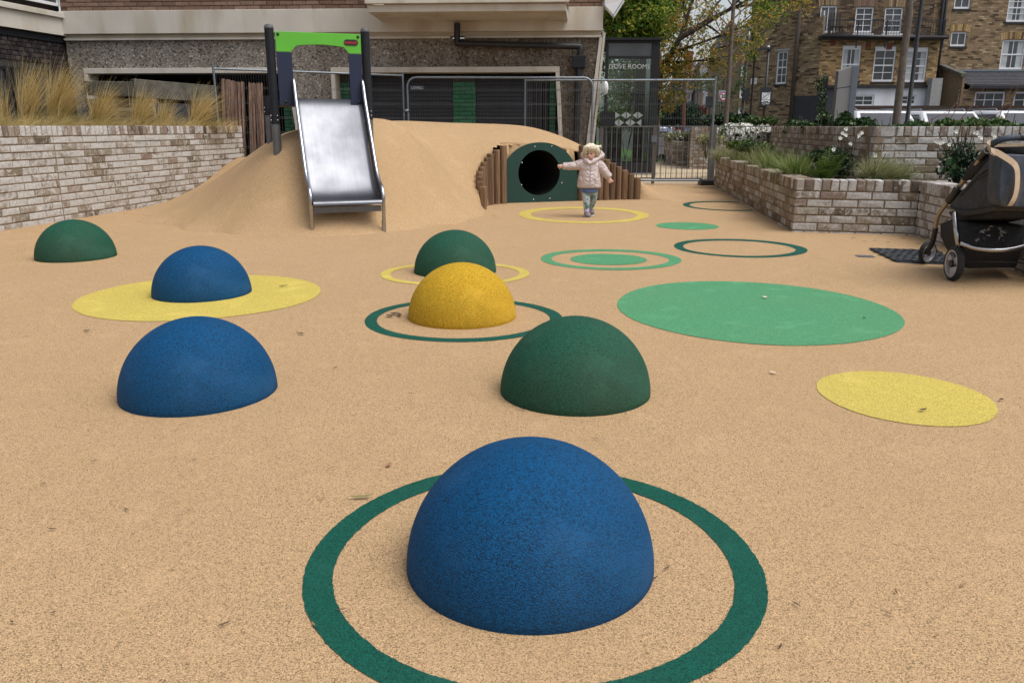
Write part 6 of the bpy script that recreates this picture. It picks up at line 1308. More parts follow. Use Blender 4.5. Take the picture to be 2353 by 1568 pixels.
shrub('bush', 'crimson leaved bush in front of the white terraced house', 'bush', 1615, 242, 272, 60, 1.5, 1800, 'redleaf', .16, 0, 1)
shrub('bush', 'small dark hedge bush behind the bright blue van', 'bush', 1594, 268, 292, 56, 1.1, 1400, 'dkleaf', .14, 0, 1)
shrub('bush', 'green hedge behind the kiosk glass', 'bush', 1440, 240, 300, 27, 1.6, 4000, 'treegreen', .10, 0, .8, .3, 8)

# ------------------------------------------------------------------ trees
def limb(b, p, d, l_, r, depth, tips, spread=.55, up=.15):
    n = 4; pts = [Vector(p)]; dd = Vector(d).normalized()
    for i in range(n): dd = (dd+Vector((rng.gauss(0, .10), rng.gauss(0, .10), rng.gauss(.02, .06)))).normalized(); pts.append(pts[-1]+dd*l_/n)
    b.tube(pts, [r*(1-.55*i/n) for i in range(n+1)], 6 if r > .02 else 4)
    if depth == 0: tips += [(q, dd) for q in pts[1:]]; return
    for k in range(3 if depth > 1 else 4):
        q = pts[1+min(n-1, int(rng.uniform(.8, n)))]; nd = (dd+Vector((rng.gauss(0, spread), rng.gauss(0, spread), rng.gauss(up, spread*.5)))).normalized(); limb(b, q, nd, l_*rng.uniform(.5, .75), r*.5, depth-1, tips, spread, up)
    tips += [(pts[-1], dd)]
def tree(label, base, trunk, rad, limbs, mt, barkm, n_per, lsz, clr, cat='tree', extra=(), hang=0.0):
    t = thing('tree', label, cat, base); b = MB(); b.tube(trunk, rad, 12); tips = []
    for p, d, l_, r, dep in limbs: limb(b, p, d, l_, r, dep, tips)
    b.build('trunk', M[barkm], t, smooth=True, angle=60)
    Cs = [clump(tuple(q-Vector((0, 0, hang))), (clr, clr, clr*.8), n_per, .15) for q, _ in tips]
    for c, r_, n in extra: Cs.append(clump(c, r_, n, .35))
    leaves(t, 'crown', np.concatenate(Cs), lsz, M[mt], up=.25, asp=.5); return t
# big green tree behind the kiosk
tb = at(1500, 290, 27.5); b0 = Vector((tb.x, 27.5, 0))
lim = []
for U, V, ln, r in ((1450, 70, 3.2, .12), (1480, 20, 3.4, .12), (1520, 10, 3.0, .10), (1425, 30, 3.2, .10)):
    q = at(U, V, 27+rng.uniform(-1, 1)); s_ = b0+Vector((0, 0, 2.6)); lim.append((s_, (q-s_), (q-s_).length*.7, r, 2))
ex = []
for U, V, r_, n in ((1425, 20, .8, 1500), (1450, 55, .8, 1700), (1480, 30, .9, 1900), (1510, 60, .7, 1200), (1430, 70, .7, 1300), (1500, 5, .8, 1400), (1540, 15, .6, 700), (1470, -20, 1.0, 1500), (1530, -25, 1.0, 1300), (1410, -20, .9, 1200), (1490, 85, .5, 700), (1460, 90, .5, 700), (1420, 150, .8, 900), (1450, 190, .9, 1100), (1480, 160, .7, 700), (1440, 240, .9, 900)):
    ex.append((tuple(at(U, V, 27.5+rng.uniform(-1, 1.2))), (r_, r_, r_*.8), n))
tree('dense green tree just turning yellow, rising behind the glass kiosk', tuple(b0), [b0, b0+Vector((.05, 0, 1.5)), b0+Vector((0, 0, 3.4))], [.22, .18, .15], lim, 'treegreen', 'barkd', 60, .13, .5, extra=ex)
# orange tree, its limb sweeping from behind the kiosk
p0, p1, p2 = at(1518, 165, 25), at(1560, 90, 24.6), at(1680, 20, 24)
b1 = Vector((at(1505, 290, 25).x, 25, 0)); lim = [(p1, p2-p1, 2.0, .07, 2), (p1, Vector((.5, 0, 1)), 1.8, .06, 2), (p0+Vector((0, 0, .25)), Vector((1, .1, .05)), 1.7, .05, 2), (p0+Vector((.2, 0, .5)), Vector((1, -.1, .3)), 1.8, .05, 2), (p2, Vector((1, 0, .25)), 1.4, .045, 2), ((p1+p2)/2, Vector((.7, .2, -.25)), 1.3, .03, 1), ((p1+p2)/2, Vector((.5, .2, .8)), 1.3, .04, 2)]
ex = [(tuple(at(U, V, 24.8)), (r_, r_*.8, r_*.8), int(n*(1.15 if U < 1570 else .5))) for U, V, r_, n in ((1535, 110, .40, 330), (1560, 140, .42, 330), (1590, 105, .40, 260), (1545, 180, .42, 360), (1575, 165, .42, 300), (1530, 215, .32, 260), (1555, 222, .34, 220), (1590, 190, .38, 220), (1615, 160, .36, 150), (1630, 120, .34, 120), (1600, 60, .45, 190), (1560, 50, .45, 320), (1640, 40, .42, 130), (1610, 20, .45, 200), (1655, 80, .36, 90), (1535, 245, .25, 120), (1525, 150, .35, 260), (1640, 150, .3, 70))]
tree('autumn tree with orange and olive leaves whose dark limb sweeps out from behind the kiosk', tuple(b1), [b1, b1+Vector((0, 0, 1.4)), p0, p1, (p1+p2)/2+Vector((0, 0, .05)), p2], [.13, .11, .09, .08, .065, .05], lim, 'autumn', 'barkd', 8, .10, .26, extra=ex, hang=.05)
# slim foreground tree by the railing
f0_, f1_ = at(1667, 284, 21.5), at(1690, -60, 21.5); b2 = Vector((f0_.x, 21.5, .9)); lim = []
for V, dx, dz, l_ in ((160, .8, .55, 1.1), (150, -.8, .6, 1.2), (125, .8, .7, 1.2), (115, -.8, .8, 1.1), (90, .85, .6, 1.2), (70, -.9, .8, 1.3), (45, .9, .6, 1.3), (20, -.7, .9, 1.2), (5, .9, .5, 1.3), (-30, .7, .8, 1.3), (-40, -.7, .8, 1.3)):
    q = at(1668+(284-V)*.067, V, 21.5); lim.append((q, Vector((dx, rng.uniform(-.4, .4), dz)), l_*.85, .018, 1))
tree('slim pale trunked young tree with sparse orange leaves beside the zone sign', tuple(b2), [b2, at(1673, 200, 21.5), at(1679, 100, 21.5), f1_, f1_+Vector((.1, 0, 1.2))], [.066, .058, .052, .045, .02], lim, 'autumn', 'bark', 6, .085, .2)
ex = [(tuple(at(U, V, 22.5)), (r_, r_*.8, r_*.7), n) for U, V, r_, n in ((1745, 20, .30, 140), (1765, 10, .22, 80), (1758, 50, .25, 80), (1740, 90, .2, 60), (1780, 30, .2, 50), (1725, 60, .25, 80), (1718, 110, .22, 60), (1728, 130, .2, 50))]
b5 = Vector((at(1722, 290, 24).x, 24, 0)); tree('sparse green and orange branches spreading over the end house side wall', tuple(b5), [b5, b5+Vector((0, 0, 3)), at(1728, 60, 22.9), at(1745, -20, 22.6)], [.035, .03, .025, .015], [(at(1726, 90, 23), Vector((.9, 0, .5)), 1.0, .012, 1), (at(1728, 60, 22.9), Vector((.9, 0, .6)), 1.1, .012, 1)], 'treegreen', 'barkd', 5, .09, .18, extra=ex)
# tilted trunk in the tall planter
g0, g1 = at(2057, 296, 13.2), at(2089, 8, 13.2); b3 = Vector((g0.x, 13.2, .92)); g2_ = g1+Vector((.05, 0, .9))
tree('slim tilted tree trunk standing in the tall planter beside the black lamp column', tuple(b3), [b3, at(2065, 220, 13.2), at(2078, 110, 13.2), at(2087, 45, 13.2), at(2088, 38, 13.2), g1, g2_], [.062, .058, .054, .052, .056, .05, .03], [(at(2088, 14, 13.2), Vector((.75, 0, .65)), .9, .03, 1), (g2_, Vector((.4, .2, 1)), 1.3, .025, 2), (g2_, Vector((-.5, -.2, .9)), 1.3, .025, 2)], 'autumn', 'bark', 8, .09, .25)
b4 = Vector((at(1571, 290, 40).x, 40, 0)); tree('thin reddish trunk in front of the big dark round bush by the street', tuple(b4), [b4, at(1572, 200, 40), at(1576, 150, 40)], [.10, .09, .06], [(at(1574, 160, 40), Vector((-.5, 0, 1)), 1.6, .03, 1), (at(1574, 180, 40), Vector((.6, 0, .8)), 1.4, .03, 1)], 'autumn', 'barkred', 9, .14, .45)
ex = [(tuple(at(U, V, 36)), (.45, .4, .4), n//2) for U, V, n in ((1640, 195, 160), (1655, 240, 160), (1635, 255, 150), (1650, 180, 90), (1690, 240, 120), (1700, 200, 80))]
b6 = Vector((at(1652, 290, 36).x, 36, 0)); tree('small grey green tree behind the speed limit sign', tuple(b6), [b6, b6+Vector((0, 0, 1.6)), b6+Vector((.1, 0, 3.0))], [.07, .06, .03], [(b6+Vector((0, 0, 1.7)), Vector((.7, 0, .8)), 1.2, .02, 1), (b6+Vector((0, 0, 2)), Vector((-.7, 0, .8)), 1.2, .02, 1)], 'mixed', 'barkd', 14, .1, .3, extra=ex)

# ------------------------------------------------------------------ rubber mat and grey plate by the pushchair
zm_ = lambda x, y: gd((3300+x/3.137)/1.7113, (900+y/3.137)/1.7113)
mt = [zm_(370, 258), zm_(700, 415), zm_(1420, 448), zm_(1190, 285)]
gm = thing('rubber_mat', 'black studded rubber mat under the pushchair front wheel', 'mat', (mt[0].x, mt[0].y, 0))
b = MB(); cM = sum((Vector(p) for p in mt), Vector())/4
b.hexa([(p.x, p.y, .001) for p in mt]+[(cM.x+(p.x-cM.x)*.985, cM.y+(p.y-cM.y)*.985, .012) for p in mt]); b.build('base', M['grate'], gm)
b = MB()
for i in range(16):
    for j in range(9):
        u, v = (i+.5)/16, (j+.5)/9; p = (mt[0]*(1-u)+mt[3]*u)*(1-v)+(mt[1]*(1-u)+mt[2]*u)*v; a = R(45 if (i+j) % 2 else -45)+rng.gauss(0, .2); c, s = math.cos(a), math.sin(a)
        q = [(p.x+c*dx-s*dy, p.y+s*dx+c*dy, .0125+rng.uniform(0, .004)) for dx, dy in ((-.038, -.014), (.038, -.014), (.038, .014), (-.038, .014))]; b.add(q+[(x*.9+p.x*.1, y*.9+p.y*.1, z+.008) for x, y, z in q], [(4, 5, 6, 7), (0, 1, 5, 4), (1, 2, 6, 5), (2, 3, 7, 6), (3, 0, 4, 7)])
b.build('studs', M['grate'], gm, kind='stuff')
sheet('grey_plate', [tuple(zm_(x, y))[:2] for x, y in ((180, 322), (235, 350), (445, 355), (400, 330))], .004, M['slate'], play, 'small grey plate let into the tan surface near the rubber mat')

# ------------------------------------------------------------------ pushchair
Zs = lambda x, y, Y: at((3400+x/2.413)/1.7113, (480+y/2.413)/1.7113, Y)
def Zx(x, y, X):
    d = ray((3400+x/2.413)/1.7113, (480+y/2.413)/1.7113); return d*(X/d.x)+Vector((0, 0, CAMH))
pc = thing('pushchair', 'black and charcoal pushchair with champagne frame parked against the planter wall', 'pushchair', (3.38, 5.9, 0))
def wheel(c, ax, r, wd, nm, spokes=3):
    c, ax = Vector(c), Vector(ax).normalized(); u = ax.cross(Vector((0, 0, 1))).normalized(); v = Vector((0, 0, 1)); n = 32
    ring = lambda rr, o: [c+ax*o+(u*math.cos(2*math.pi*k/n)+v*math.sin(2*math.pi*k/n))*rr for k in range(n)]
    b = MB(); b.rings([ring(r*.80, -wd*.42), ring(r*.90, -wd*.5), ring(r*.98, -wd*.34), ring(r, 0), ring(r*.98, wd*.34), ring(r*.90, wd*.5), ring(r*.80, wd*.42), ring(r*.80, -wd*.42)], cap=False); wo = b.build(nm, M['tyre'], pc, smooth=True, angle=50)
    b = MB(); b.rings([ring(r*.80, -wd*.44), ring(r*.80, wd*.44), ring(r*.70, wd*.40), ring(r*.66, 0), ring(r*.70, -wd*.40), ring(r*.80, -wd*.44)], cap=False)
    for k in range(spokes):
        a = 2*math.pi*k/spokes+.5; d = u*math.cos(a)+v*math.sin(a); e = ax.cross(d); q = lambda rr, s_, o: c+d*rr+e*s_+ax*o
        b.hexa([q(r*.1, -r*.14, -wd*.25), q(r*.72, -r*.2, -wd*.3), q(r*.72, r*.2, -wd*.3), q(r*.1, r*.14, -wd*.25), q(r*.1, -r*.14, wd*.25), q(r*.72, -r*.2, wd*.3), q(r*.72, r*.2, wd*.3), q(r*.1, r*.14, wd*.25)])
    b.build('rim', M['rim'], wo, smooth=True, angle=30); b = MB(); b.tube([c-ax*wd*.55, c+ax*wd*.55], r*.22, 14); b.build('hub', M['black'], wo, smooth=True, angle=40)
RLc = gd(2186, 645); RLc = Vector((RLc.x+.01, RLc.y+.02, .120)); wheel(RLc, (1, -.08, 0), .120, .05, 'rear_wheel'); wheel((RLc.x+.62, RLc.y+.06, .120), (1, -.08, 0), .120, .05, 'rear_wheel')
FLc = gd(2127, 606); wheel((FLc.x, FLc.y, .090), (.42, -.9, 0), .090, .035, 'front_wheel'); wheel((FLc.x+.36, FLc.y+.02, .090), (.3, -.95, 0), .090, .035, 'front_wheel')
def tube_part(nm, pts, r, mat, n=10): b = MB(); b.tube(smoothp([tuple(p) for p in pts], 4) if len(pts) > 2 else pts, r, n); return b.build(nm, mat, pc, smooth=True, angle=60)
for dx in (0, .36):
    o = Vector((dx, 0, 0)); tube_part('fork', [Zs(585, 1235, 6.27)+o, Zs(640, 1140, 6.22)+o, Zs(672, 1000, 6.2)+o], .020, M['black'])
for dx in (0, .50):
    o = Vector((dx, -.02 if dx else 0, 0))
    tube_part('frame_tube', [Zs(668, 1010, 6.2)+o, Zs(700, 880, 6.15)+o, Zs(790, 755, 6.05)+o], .016, M['gold']); tube_part('frame_tube', [Zs(885, 625, 5.95)+o, Zs(1000, 480, 5.8)+o, Zs(1115, 325, 5.6)+o], .017, M['gold'])
    tube_part('frame_joint', [Zs(800, 745, 6.05)+o, Zs(850, 690, 5.98)+o, Zs(895, 615, 5.93)+o], .032, M['black']); tube_part('frame_joint', [Zs(1095, 345, 5.62)+o, Zs(1160, 270, 5.52)+o], .024, M['black'])
    tube_part('rear_leg', [Vector((RLc.x+.05+dx*1.02, RLc.y+.02, .16)), Zs(868, 1050, 5.62)+o, Zs(850, 865, 5.72)+o], .0165, M['tubesteel'])
tube_part('rear_axle', [Zs(905, 1150, 5.53), Zs(1050, 1195, 5.48), Zs(1230, 1212, 5.46), Zs(1400, 1200, 5.48), Zs(1560, 1165, 5.53), Zs(1640, 1150, 5.57)], .017, M['tubesteel'])
tube_part('brake_cable', [Zs(960, 1320, 5.6), Zs(1250, 1325, 5.58), Zs(1508, 1335, 5.6)], .004, M['black'])
tube_part('handle', [Zs(1165, 265, 5.45), Zs(1215, 205, 5.38), Zs(1310, 162, 5.33), Zs(1420, 148, 5.32), Zs(1540, 145, 5.32), Zs(1660, 160, 5.36), Zs(1720, 230, 5.45)], .021, M['navyfab'])
tube_part('handle_joint', [Zs(1460, 142, 5.32), Zs(1512, 142, 5.32)], .026, M['black'])
def soft(name, left, right, mat, bev=.03, sub=2, par=None):
    """upholstered volume between two outlines"""
    b = MB(); b.rings([left, right]); o = b.build(name, mat, par or pc, smooth=True)
    bv = o.modifiers.new('bevel', 'BEVEL'); bv.width = bev; bv.segments = 3; bv.limit_method = 'ANGLE'; bv.angle_limit = R(30); return o
seat = [Zx(775, 800, 3.16), Zx(905, 650, 3.16), Zx(1110, 405, 3.16), Zx(1195, 318, 3.16), Zx(1235, 420, 3.16), Zx(1235, 830, 3.16), Zx(1100, 858, 3.16), Zx(915, 898, 3.16)]
soft('seat', seat, [p+Vector((.44, 0, 0)) for p in seat], M['greyfab'], .025)
seam = [Zx(785, 800, 3.150), Zx(900, 828, 3.150), Zx(1010, 830, 3.150), Zx(1225, 795, 3.150)]; tube_part('seat_piping', seam, .004, M['blackfab'], 6)
for f0, f1, f2 in (((900, 700), (1020, 560), (1180, 480)), ((960, 640), (1060, 520), (1180, 430))): tube_part('fold', [Zx(*f0, 3.153), Zx(*f1, 3.150), Zx(*f2, 3.153)], .006, M['greyfab'], 6)
hood = [Zx(895, 560, 3.2), Zx(980, 405, 3.2), Zx(1090, 305, 3.2), Zx(1200, 250, 3.2), Zx(1250, 300, 3.2), Zx(1140, 400, 3.2), Zx(1000, 540, 3.2)]
soft('hood', hood, [p+Vector((.38, 0, .02)) for p in hood], M['blackfab'], .02)
hb_ = [Zs(1215, 235, 5.42), Zs(1300, 205, 5.42), Zs(1640, 205, 5.46), Zs(1660, 330, 5.46), Zs(1235, 320, 5.42)]
soft('hood_back', hb_, [p+Vector((.145, .25, -.02)) for p in hb_], M['blackfab'], .02)
b = MB(); q = [Zs(1260, 212, 5.40), Zs(1640, 198, 5.40), Zs(1640, 228, 5.40), Zs(1230, 238, 5.40)]; b.hexa([q[3], q[2], q[2]+Vector((0, .02, 0)), q[3]+Vector((0, .02, 0)), q[0], q[1], q[1]+Vector((0, .02, 0)), q[0]+Vector((0, .02, 0))]); b.build('hood_band', M['beige'], pc)
un = [Zx(770, 850, 3.2), Zx(860, 960, 3.2), Zx(1000, 930, 3.2), Zx(1200, 905, 3.2), Zx(1300, 790, 3.2), Zx(900, 830, 3.2)]
soft('seat_base', un, [p+Vector((.42, .05, 0)) for p in un], M['blackfab'], .02)
bk = [Zs(700, 960, 6.1), Zs(850, 905, 5.95), Zs(905, 960, 5.6), Zs(912, 1180, 5.55), Zs(950, 1395, 5.62), Zs(860, 1290, 5.85), Zs(765, 1205, 6.05), Zs(705, 1075, 6.12)]
soft('basket', bk, [Zs(1290, 1000, 6.15), Zs(1420, 950, 5.95), Zs(1520, 985, 5.62), Zs(1500, 1200, 5.6), Zs(1440, 1385, 5.66), Zs(1380, 1290, 5.9), Zs(1330, 1200, 6.1), Zs(1290, 1075, 6.15)], M['blackfab'], .02)
b = MB(); 
for k in range(26):
    p = Zs(1020+rng.random()*330, 1000+rng.random()*130, 5.56-.012*rng.random()); d = [Vector((rng.uniform(-.03, .03), rng.uniform(-.006, .002), rng.uniform(-.02, .02))) for _ in range(3)]; b.add([p+d[0], p+d[1], p+d[2]], [(0, 1, 2)])
M['film'] = simple('crinkled_film', (.10, .105, .115), .12, .3, .3, 40); b.build('plastic_wrap', M['film'], pc)
# bag hanging from the handle
bag = thing('changing_bag', 'stained navy quilted bag hanging from the pushchair handle by a beige strap', 'bag', tuple(Zs(1300, 780, 5.2)))
bo = [Zs(1205, 305, 5.27), Zs(1225, 296, 5.27), Zs(1700, 320, 5.3), Zs(1720, 340, 5.3), Zs(1720, 780, 5.3), Zs(1680, 815, 5.3), Zs(1330, 790, 5.27), Zs(1235, 790, 5.27), Zs(1195, 745, 5.27), Zs(1183, 690, 5.27)]
soft('body', [p-Vector((0, .13, 0)) for p in bo][::-1] if False else [p+Vector((.0, -.10, 0)) for p in bo], [p+Vector((0, .04, 0)) for p in bo], M['navyfab'], .035, par=bag)
def ribbon(nm, pts, wd, mat, par):
    pts = [Vector(p) for p in smoothp([tuple(p) for p in pts], 5)]; b = MB(); n = len(pts)
    for i in range(n-1):
        d = (pts[i+1]-pts[i]).normalized(); s_ = d.cross(Vector((.25, -1, 0))).normalized()*wd/2; o = Vector((0, -.003, 0))
        if i == 0: prev = s_
        b.hexa([pts[i]-prev, pts[i+1]-s_, pts[i+1]-s_-o, pts[i]-prev-o, pts[i]+prev, pts[i+1]+s_, pts[i+1]+s_-o, pts[i]+prev-o]); prev = s_
    return b.build(nm, mat, par, smooth=False)
ribbon('strap', [Zs(1190, 190, 5.36), Zs(1160, 225, 5.28), Zs(1205, 262, 5.15), Zs(1300, 315, 5.145), Zs(1405, 385, 5.145), Zs(1443, 450, 5.14), Zs(1448, 560, 5.14), Zs(1432, 680, 5.14), Zs(1400, 755, 5.145), Zs(1372, 795, 5.16)], .036, M['beige'], bag)
ribbon('strap', [Zs(1155, 225, 5.30), Zs(1185, 285, 5.2), Zs(1215, 310, 5.16)], .036, M['beige'], bag)

# ------------------------------------------------------------------ toddler
T = lambda x, y, dy=0.0: at((2150+x/4.613)/1.7113, (540+y/4.613)/1.7113, 9.72+dy)
PX = 1/1516
kid = thing('person', 'blond toddler in a shiny pale pink padded coat and patterned leggings, walking with arms out', 'person', tuple(gd(1350, 497)))
def remesh(o, vx, it=4):
    m = o.modifiers.new('remesh', 'REMESH'); m.mode = 'VOXEL'; m.voxel_size = vx; m.use_smooth_shade = True
    if it: s_ = o.modifiers.new('smooth', 'SMOOTH'); s_.iterations = it; s_.factor = .5
    return o
def lims(b, pts, rad, n=12): b.tube(pts, rad, n); b.ball(pts[0], rad[0], 12, 8); b.ball(pts[-1], rad[-1], 12, 8)
HC = T(795, 282, .0)
b = MB(); b.ball(HC, .080, 20, 14, (.98, 1.0, 1.08)); b.ball(T(778, 345, -.02), .058, 16, 12, (1.05, 1, .95)); b.ball(T(720, 345, -.035), .026, 10, 8); b.ball(T(830, 350, -.035), .028, 10, 8); b.ball(T(770, 408, -.035), .022, 10, 8); b.ball(T(763, 332, -.085), .0115, 10, 8); b.ball(T(905, 325, .01), .02, 8, 6, (.6, 1, 1.3))
lims(b, [T(795, 400, .0), T(790, 470, .01)], [.038, .04]); lims(b, [T(785, 500, .02), T(775, 700, .02), T(765, 900, .03)], [.085, .09, .085])
lims(b, [T(640, 470), T(440, 520), T(270, 525)], [.038, .03, .02]); lims(b, [T(930, 480), T(1040, 630), T(1140, 752)], [.038, .03, .02])
lims(b, [T(705, 930, .0), T(714, 1120, -.03), T(716, 1300, -.02)], [.055, .042, .028]); lims(b, [T(840, 930, .04), T(842, 1090, .07), T(800, 1262, .17)], [.055, .042, .027])
# hands: palms with five bent fingers each
def hand(w0, w1, tips, thumb):
    lims(b, [w0, w1], [.020, .021]); 
    for kn, tp in tips: b.tube([w1*.6+w0*.4, kn, tp], [.0085, .0080, .0062], 8); b.ball(tp, .0062, 8, 6)
    b.tube([w0, (w0+thumb)/2+Vector((0, -.006, 0)), thumb], [.010, .0085, .0065], 8); b.ball(thumb, .0065, 8, 6)
hand(T(275, 528), T(245, 527, -.005), [(T(222, 505, -.01), T(196, 500, -.012)), (T(216, 520, -.012), T(192, 519, -.01)), (T(220, 538, -.01), T(200, 545, -.012)), (T(232, 555, -.005), T(222, 574, -.012))], T(262, 487, -.012))
hand(T(1122, 750), T(1142, 775, -.005), [(T(1130, 800, -.01), T(1118, 822, -.02)), (T(1150, 805, -.012), T(1146, 828, -.018)), (T(1170, 800, -.012), T(1180, 818, -.012)), (T(1185, 788, -.008), T(1208, 800, -.005))], T(1096, 790, -.02))
body = remesh(b.build('body', M['skin'], kid), .0065, 2)
def small(nm, c, r, sc, mat, par=None): b = MB(); b.ball(c, r, 12, 8, sc); return b.build(nm, mat, par or kid, smooth=True)
small('eye', T(732, 300, -.074), .0095, (1.15, .6, .75), M['eye']); small('eye', T(803, 300, -.075), .0095, (1.15, .6, .75), M['eye'])
small('mouth', T(765, 377, -.078), .017, (1.1, .45, .35), M['lip'])
for U in (732, 803): small('eyebrow', T(U, 280, -.073), .013, (1.1, .4, .22), M['hair'])
# hair: a cap with a side-swept fringe and loose tufts
b = MB(); nu, nv = 40, 22; rr_ = .094; vid = {}
for i in range(nv+1):
    for j in range(nu):
        th = math.pi*i/nv; ph = 2*math.pi*j/nu; d = Vector((math.sin(th)*math.cos(ph), math.sin(th)*math.sin(ph), math.cos(th)))
        fr_ = d.dot(Vector((-.18, -1, -.0))); k = 1+.03*math.sin(ph*9+th*4)+.02*math.sin(ph*17)
        vid[i, j] = len(b.v); b.v.append(tuple(HC+Vector((d.x*rr_*.98*k, d.y*rr_*1.02*k+.008, d.z*rr_*1.05*k+.010))))
for i in range(nv):
    for j in range(nu):
        th = math.pi*(i+.5)/nv; ph = 2*math.pi*(j+.5)/nu; d = Vector((math.sin(th)*math.cos(ph), math.sin(th)*math.sin(ph), math.cos(th)))
        front = d.x*-.18+d.y*-1; lim_ = .36+.12*d.x if front > .25 else (-.28 if front > -.25 else -.62)
        if d.z > lim_+.05*math.sin(ph*13): b.f.append((vid[i, j], vid[i+1, j], vid[i+1, (j+1) % nu], vid[i, (j+1) % nu])); b.r.append(0); b.mi.append(0)
for k in range(130):
    a = rng.uniform(-2.9, .1); st_ = HC+Vector((math.cos(a)*.05, math.sin(a)*.05, .088)); en = HC+Vector((math.cos(a)*.094, math.sin(a)*.092+.004, rng.uniform(.012, .045) if -2.3 < a < -.8 else rng.uniform(-.055, .0)))
    md = HC+Vector((math.cos(a)*.088, math.sin(a)*.088, .065)); md = md+Vector((rng.gauss(0, .004), rng.gauss(0, .003), rng.gauss(0, .006))); en = en+Vector((rng.gauss(0, .007), 0, rng.gauss(0, .008))); b.tube([st_, md, en], [.004, .0055, .0015], 4)
for k in range(14): a = rng.uniform(-.6, 1.2); st_ = HC+Vector((math.cos(a)*.07, math.sin(a)*.07, .05)); b.tube([st_, st_+Vector((math.cos(a)*.035, 0, .02)), st_+Vector((math.cos(a)*.055, 0, .012+rng.uniform(-.02, .03)))], [.006, .004, .001], 5)
hr_ = b.build('hair', M['hair'], kid, smooth=True); sd__ = hr_.modifiers.new('solid', 'SOLIDIFY'); sd__.thickness = .012
# coat
M['coat'] = simple('padded_coat', (.55, .45, .43), .28, 0, .10, 14, 1.0, 17, spec=.7)
for q_ in M['coat'].node_tree.nodes:
    if q_.type == 'BUMP': q_.inputs['Distance'].default_value = .035
    if q_.type == 'TEX_NOISE': q_.inputs['Distortion'].default_value = 1.5
b = MB()
def ell(y, xa, xb, dp, dy=0.0, n=28):
    a, c = T(xa, y, dy), T(xb, y, dy); m = (a+c)/2; r = (c-a).length/2; return [m+Vector((r*math.cos(2*math.pi*k/n), dp*math.sin(2*math.pi*k/n), 0)) for k in range(n)]
b.rings([ell(405, 730, 850, .05), ell(425, 640, 930, .075), ell(470, 600, 955, .092), ell(560, 590, 950, .105), ell(606, 592, 948, .101), ell(640, 580, 955, .112), ell(760, 556, 975, .120), ell(850, 546, 985, .122), ell(895, 545, 986, .118), ell(915, 565, 970, .108), ell(905, 600, 930, .09)])
def sleeve(pts, rads):
    P_ = smoothp([tuple(p) for p in pts], 6); n = len(P_); rs_ = [np.interp(i/(n-1), np.linspace(0, 1, len(rads)), rads)*(1+.045*math.sin(i*2.1)) for i in range(n)]; b.tube(P_, rs_, 16)
sleeve([T(680, 475), T(560, 505), T(430, 522), T(285, 518)], [.062, .060, .050, .045, .040]); sleeve([T(900, 475), T(985, 540), T(1050, 630), T(1140, 728)], [.060, .060, .056, .050, .043])
co = remesh(b.build('coat', M['coat'], kid), .007, 2)
b = MB(); hp = [T(655, 295, .06), T(662, 360, .0), T(715, 425, -.06), T(785, 470, -.095), T(860, 425, -.07), T(950, 372, -.03), T(1005, 318, .03), T(960, 262, .09), T(860, 330, .13), T(740, 340, .12), T(655, 295, .06)]
P_ = smoothp([tuple(p) for p in hp], 4); b.tube(P_, [.026+.008*math.sin(i*.9) for i in range(len(P_))], 12)
b.rings([ell(330, 690, 985, .05, .10), ell(390, 660, 960, .07, .08), ell(440, 690, 900, .05, .05)]); remesh(b.build('hood', M['coat'], kid), .007, 2)
b = MB(); b.tube([T(800, 480, -.098), T(790, 600, -.104), T(785, 760, -.121), T(780, 900, -.119)], .005, 6); b.build('zip', M['rim'], kid)
for x, y in ((640, 770), (905, 790)): b = MB(); b.tube([T(x-45, y-50, -.107), T(x, y, -.117), T(x+38, y-20, -.117)], .006, 6); b.build('pocket_seam', M['coat'], kid)
b = MB(); b.rings([ell(895, 600, 925, .085), ell(960, 598, 918, .095), ell(1000, 625, 900, .09), ell(1005, 690, 860, .05)]); remesh(b.build('dress_hem', M['dress'], kid), .008, 2)
m, n, l, bs_ = newmat('patterned_leggings'); tcx = N(n, 'ShaderNodeTexCoord'); nzx = N(n, 'ShaderNodeTexNoise'); nzx.inputs['Scale'].default_value = 19; nzx.inputs['Detail'].default_value = 3; l.new(tcx.outputs['Object'], nzx.inputs['Vector'])
rpx = ramp(n, [(.34, (.08, .19, .18)), (.42, (.16, .30, .29)), (.48, (.36, .43, .45)), (.60, (.48, .50, .52)), (.70, (.22, .26, .38))]); l.new(nzx.outputs[0], rpx.inputs[0]); l.new(rpx.outputs[0], bs_.inputs['Base Color']); bs_.inputs['Roughness'].default_value = .9; M['legg'] = m
for pts, rad in (([T(708, 950), T(713, 1110, -.03), T(716, 1240, -.025), T(716, 1302, -.02)], [.056, .044, .035, .033]), ([T(842, 950, .04), T(846, 1085, .07), T(820, 1200, .13), T(801, 1250, .165)], [.056, .043, .034, .032])):
    b = MB(); b.tube(smoothp([tuple(p) for p in pts], 4), [float(np.interp(i/12, [0, .4, .75, 1], rad)) for i in range(13)], 16); b.build('legging', M['legg'], kid, smooth=True)
for p, q in ((T(716, 1295, -.02), T(722, 1375, -.02)), (T(801, 1248, .165), T(792, 1300, .18))): b = MB(); b.tube([p, q], [.033, .033], 14); b.build('sock', M['sock'], kid, smooth=True)
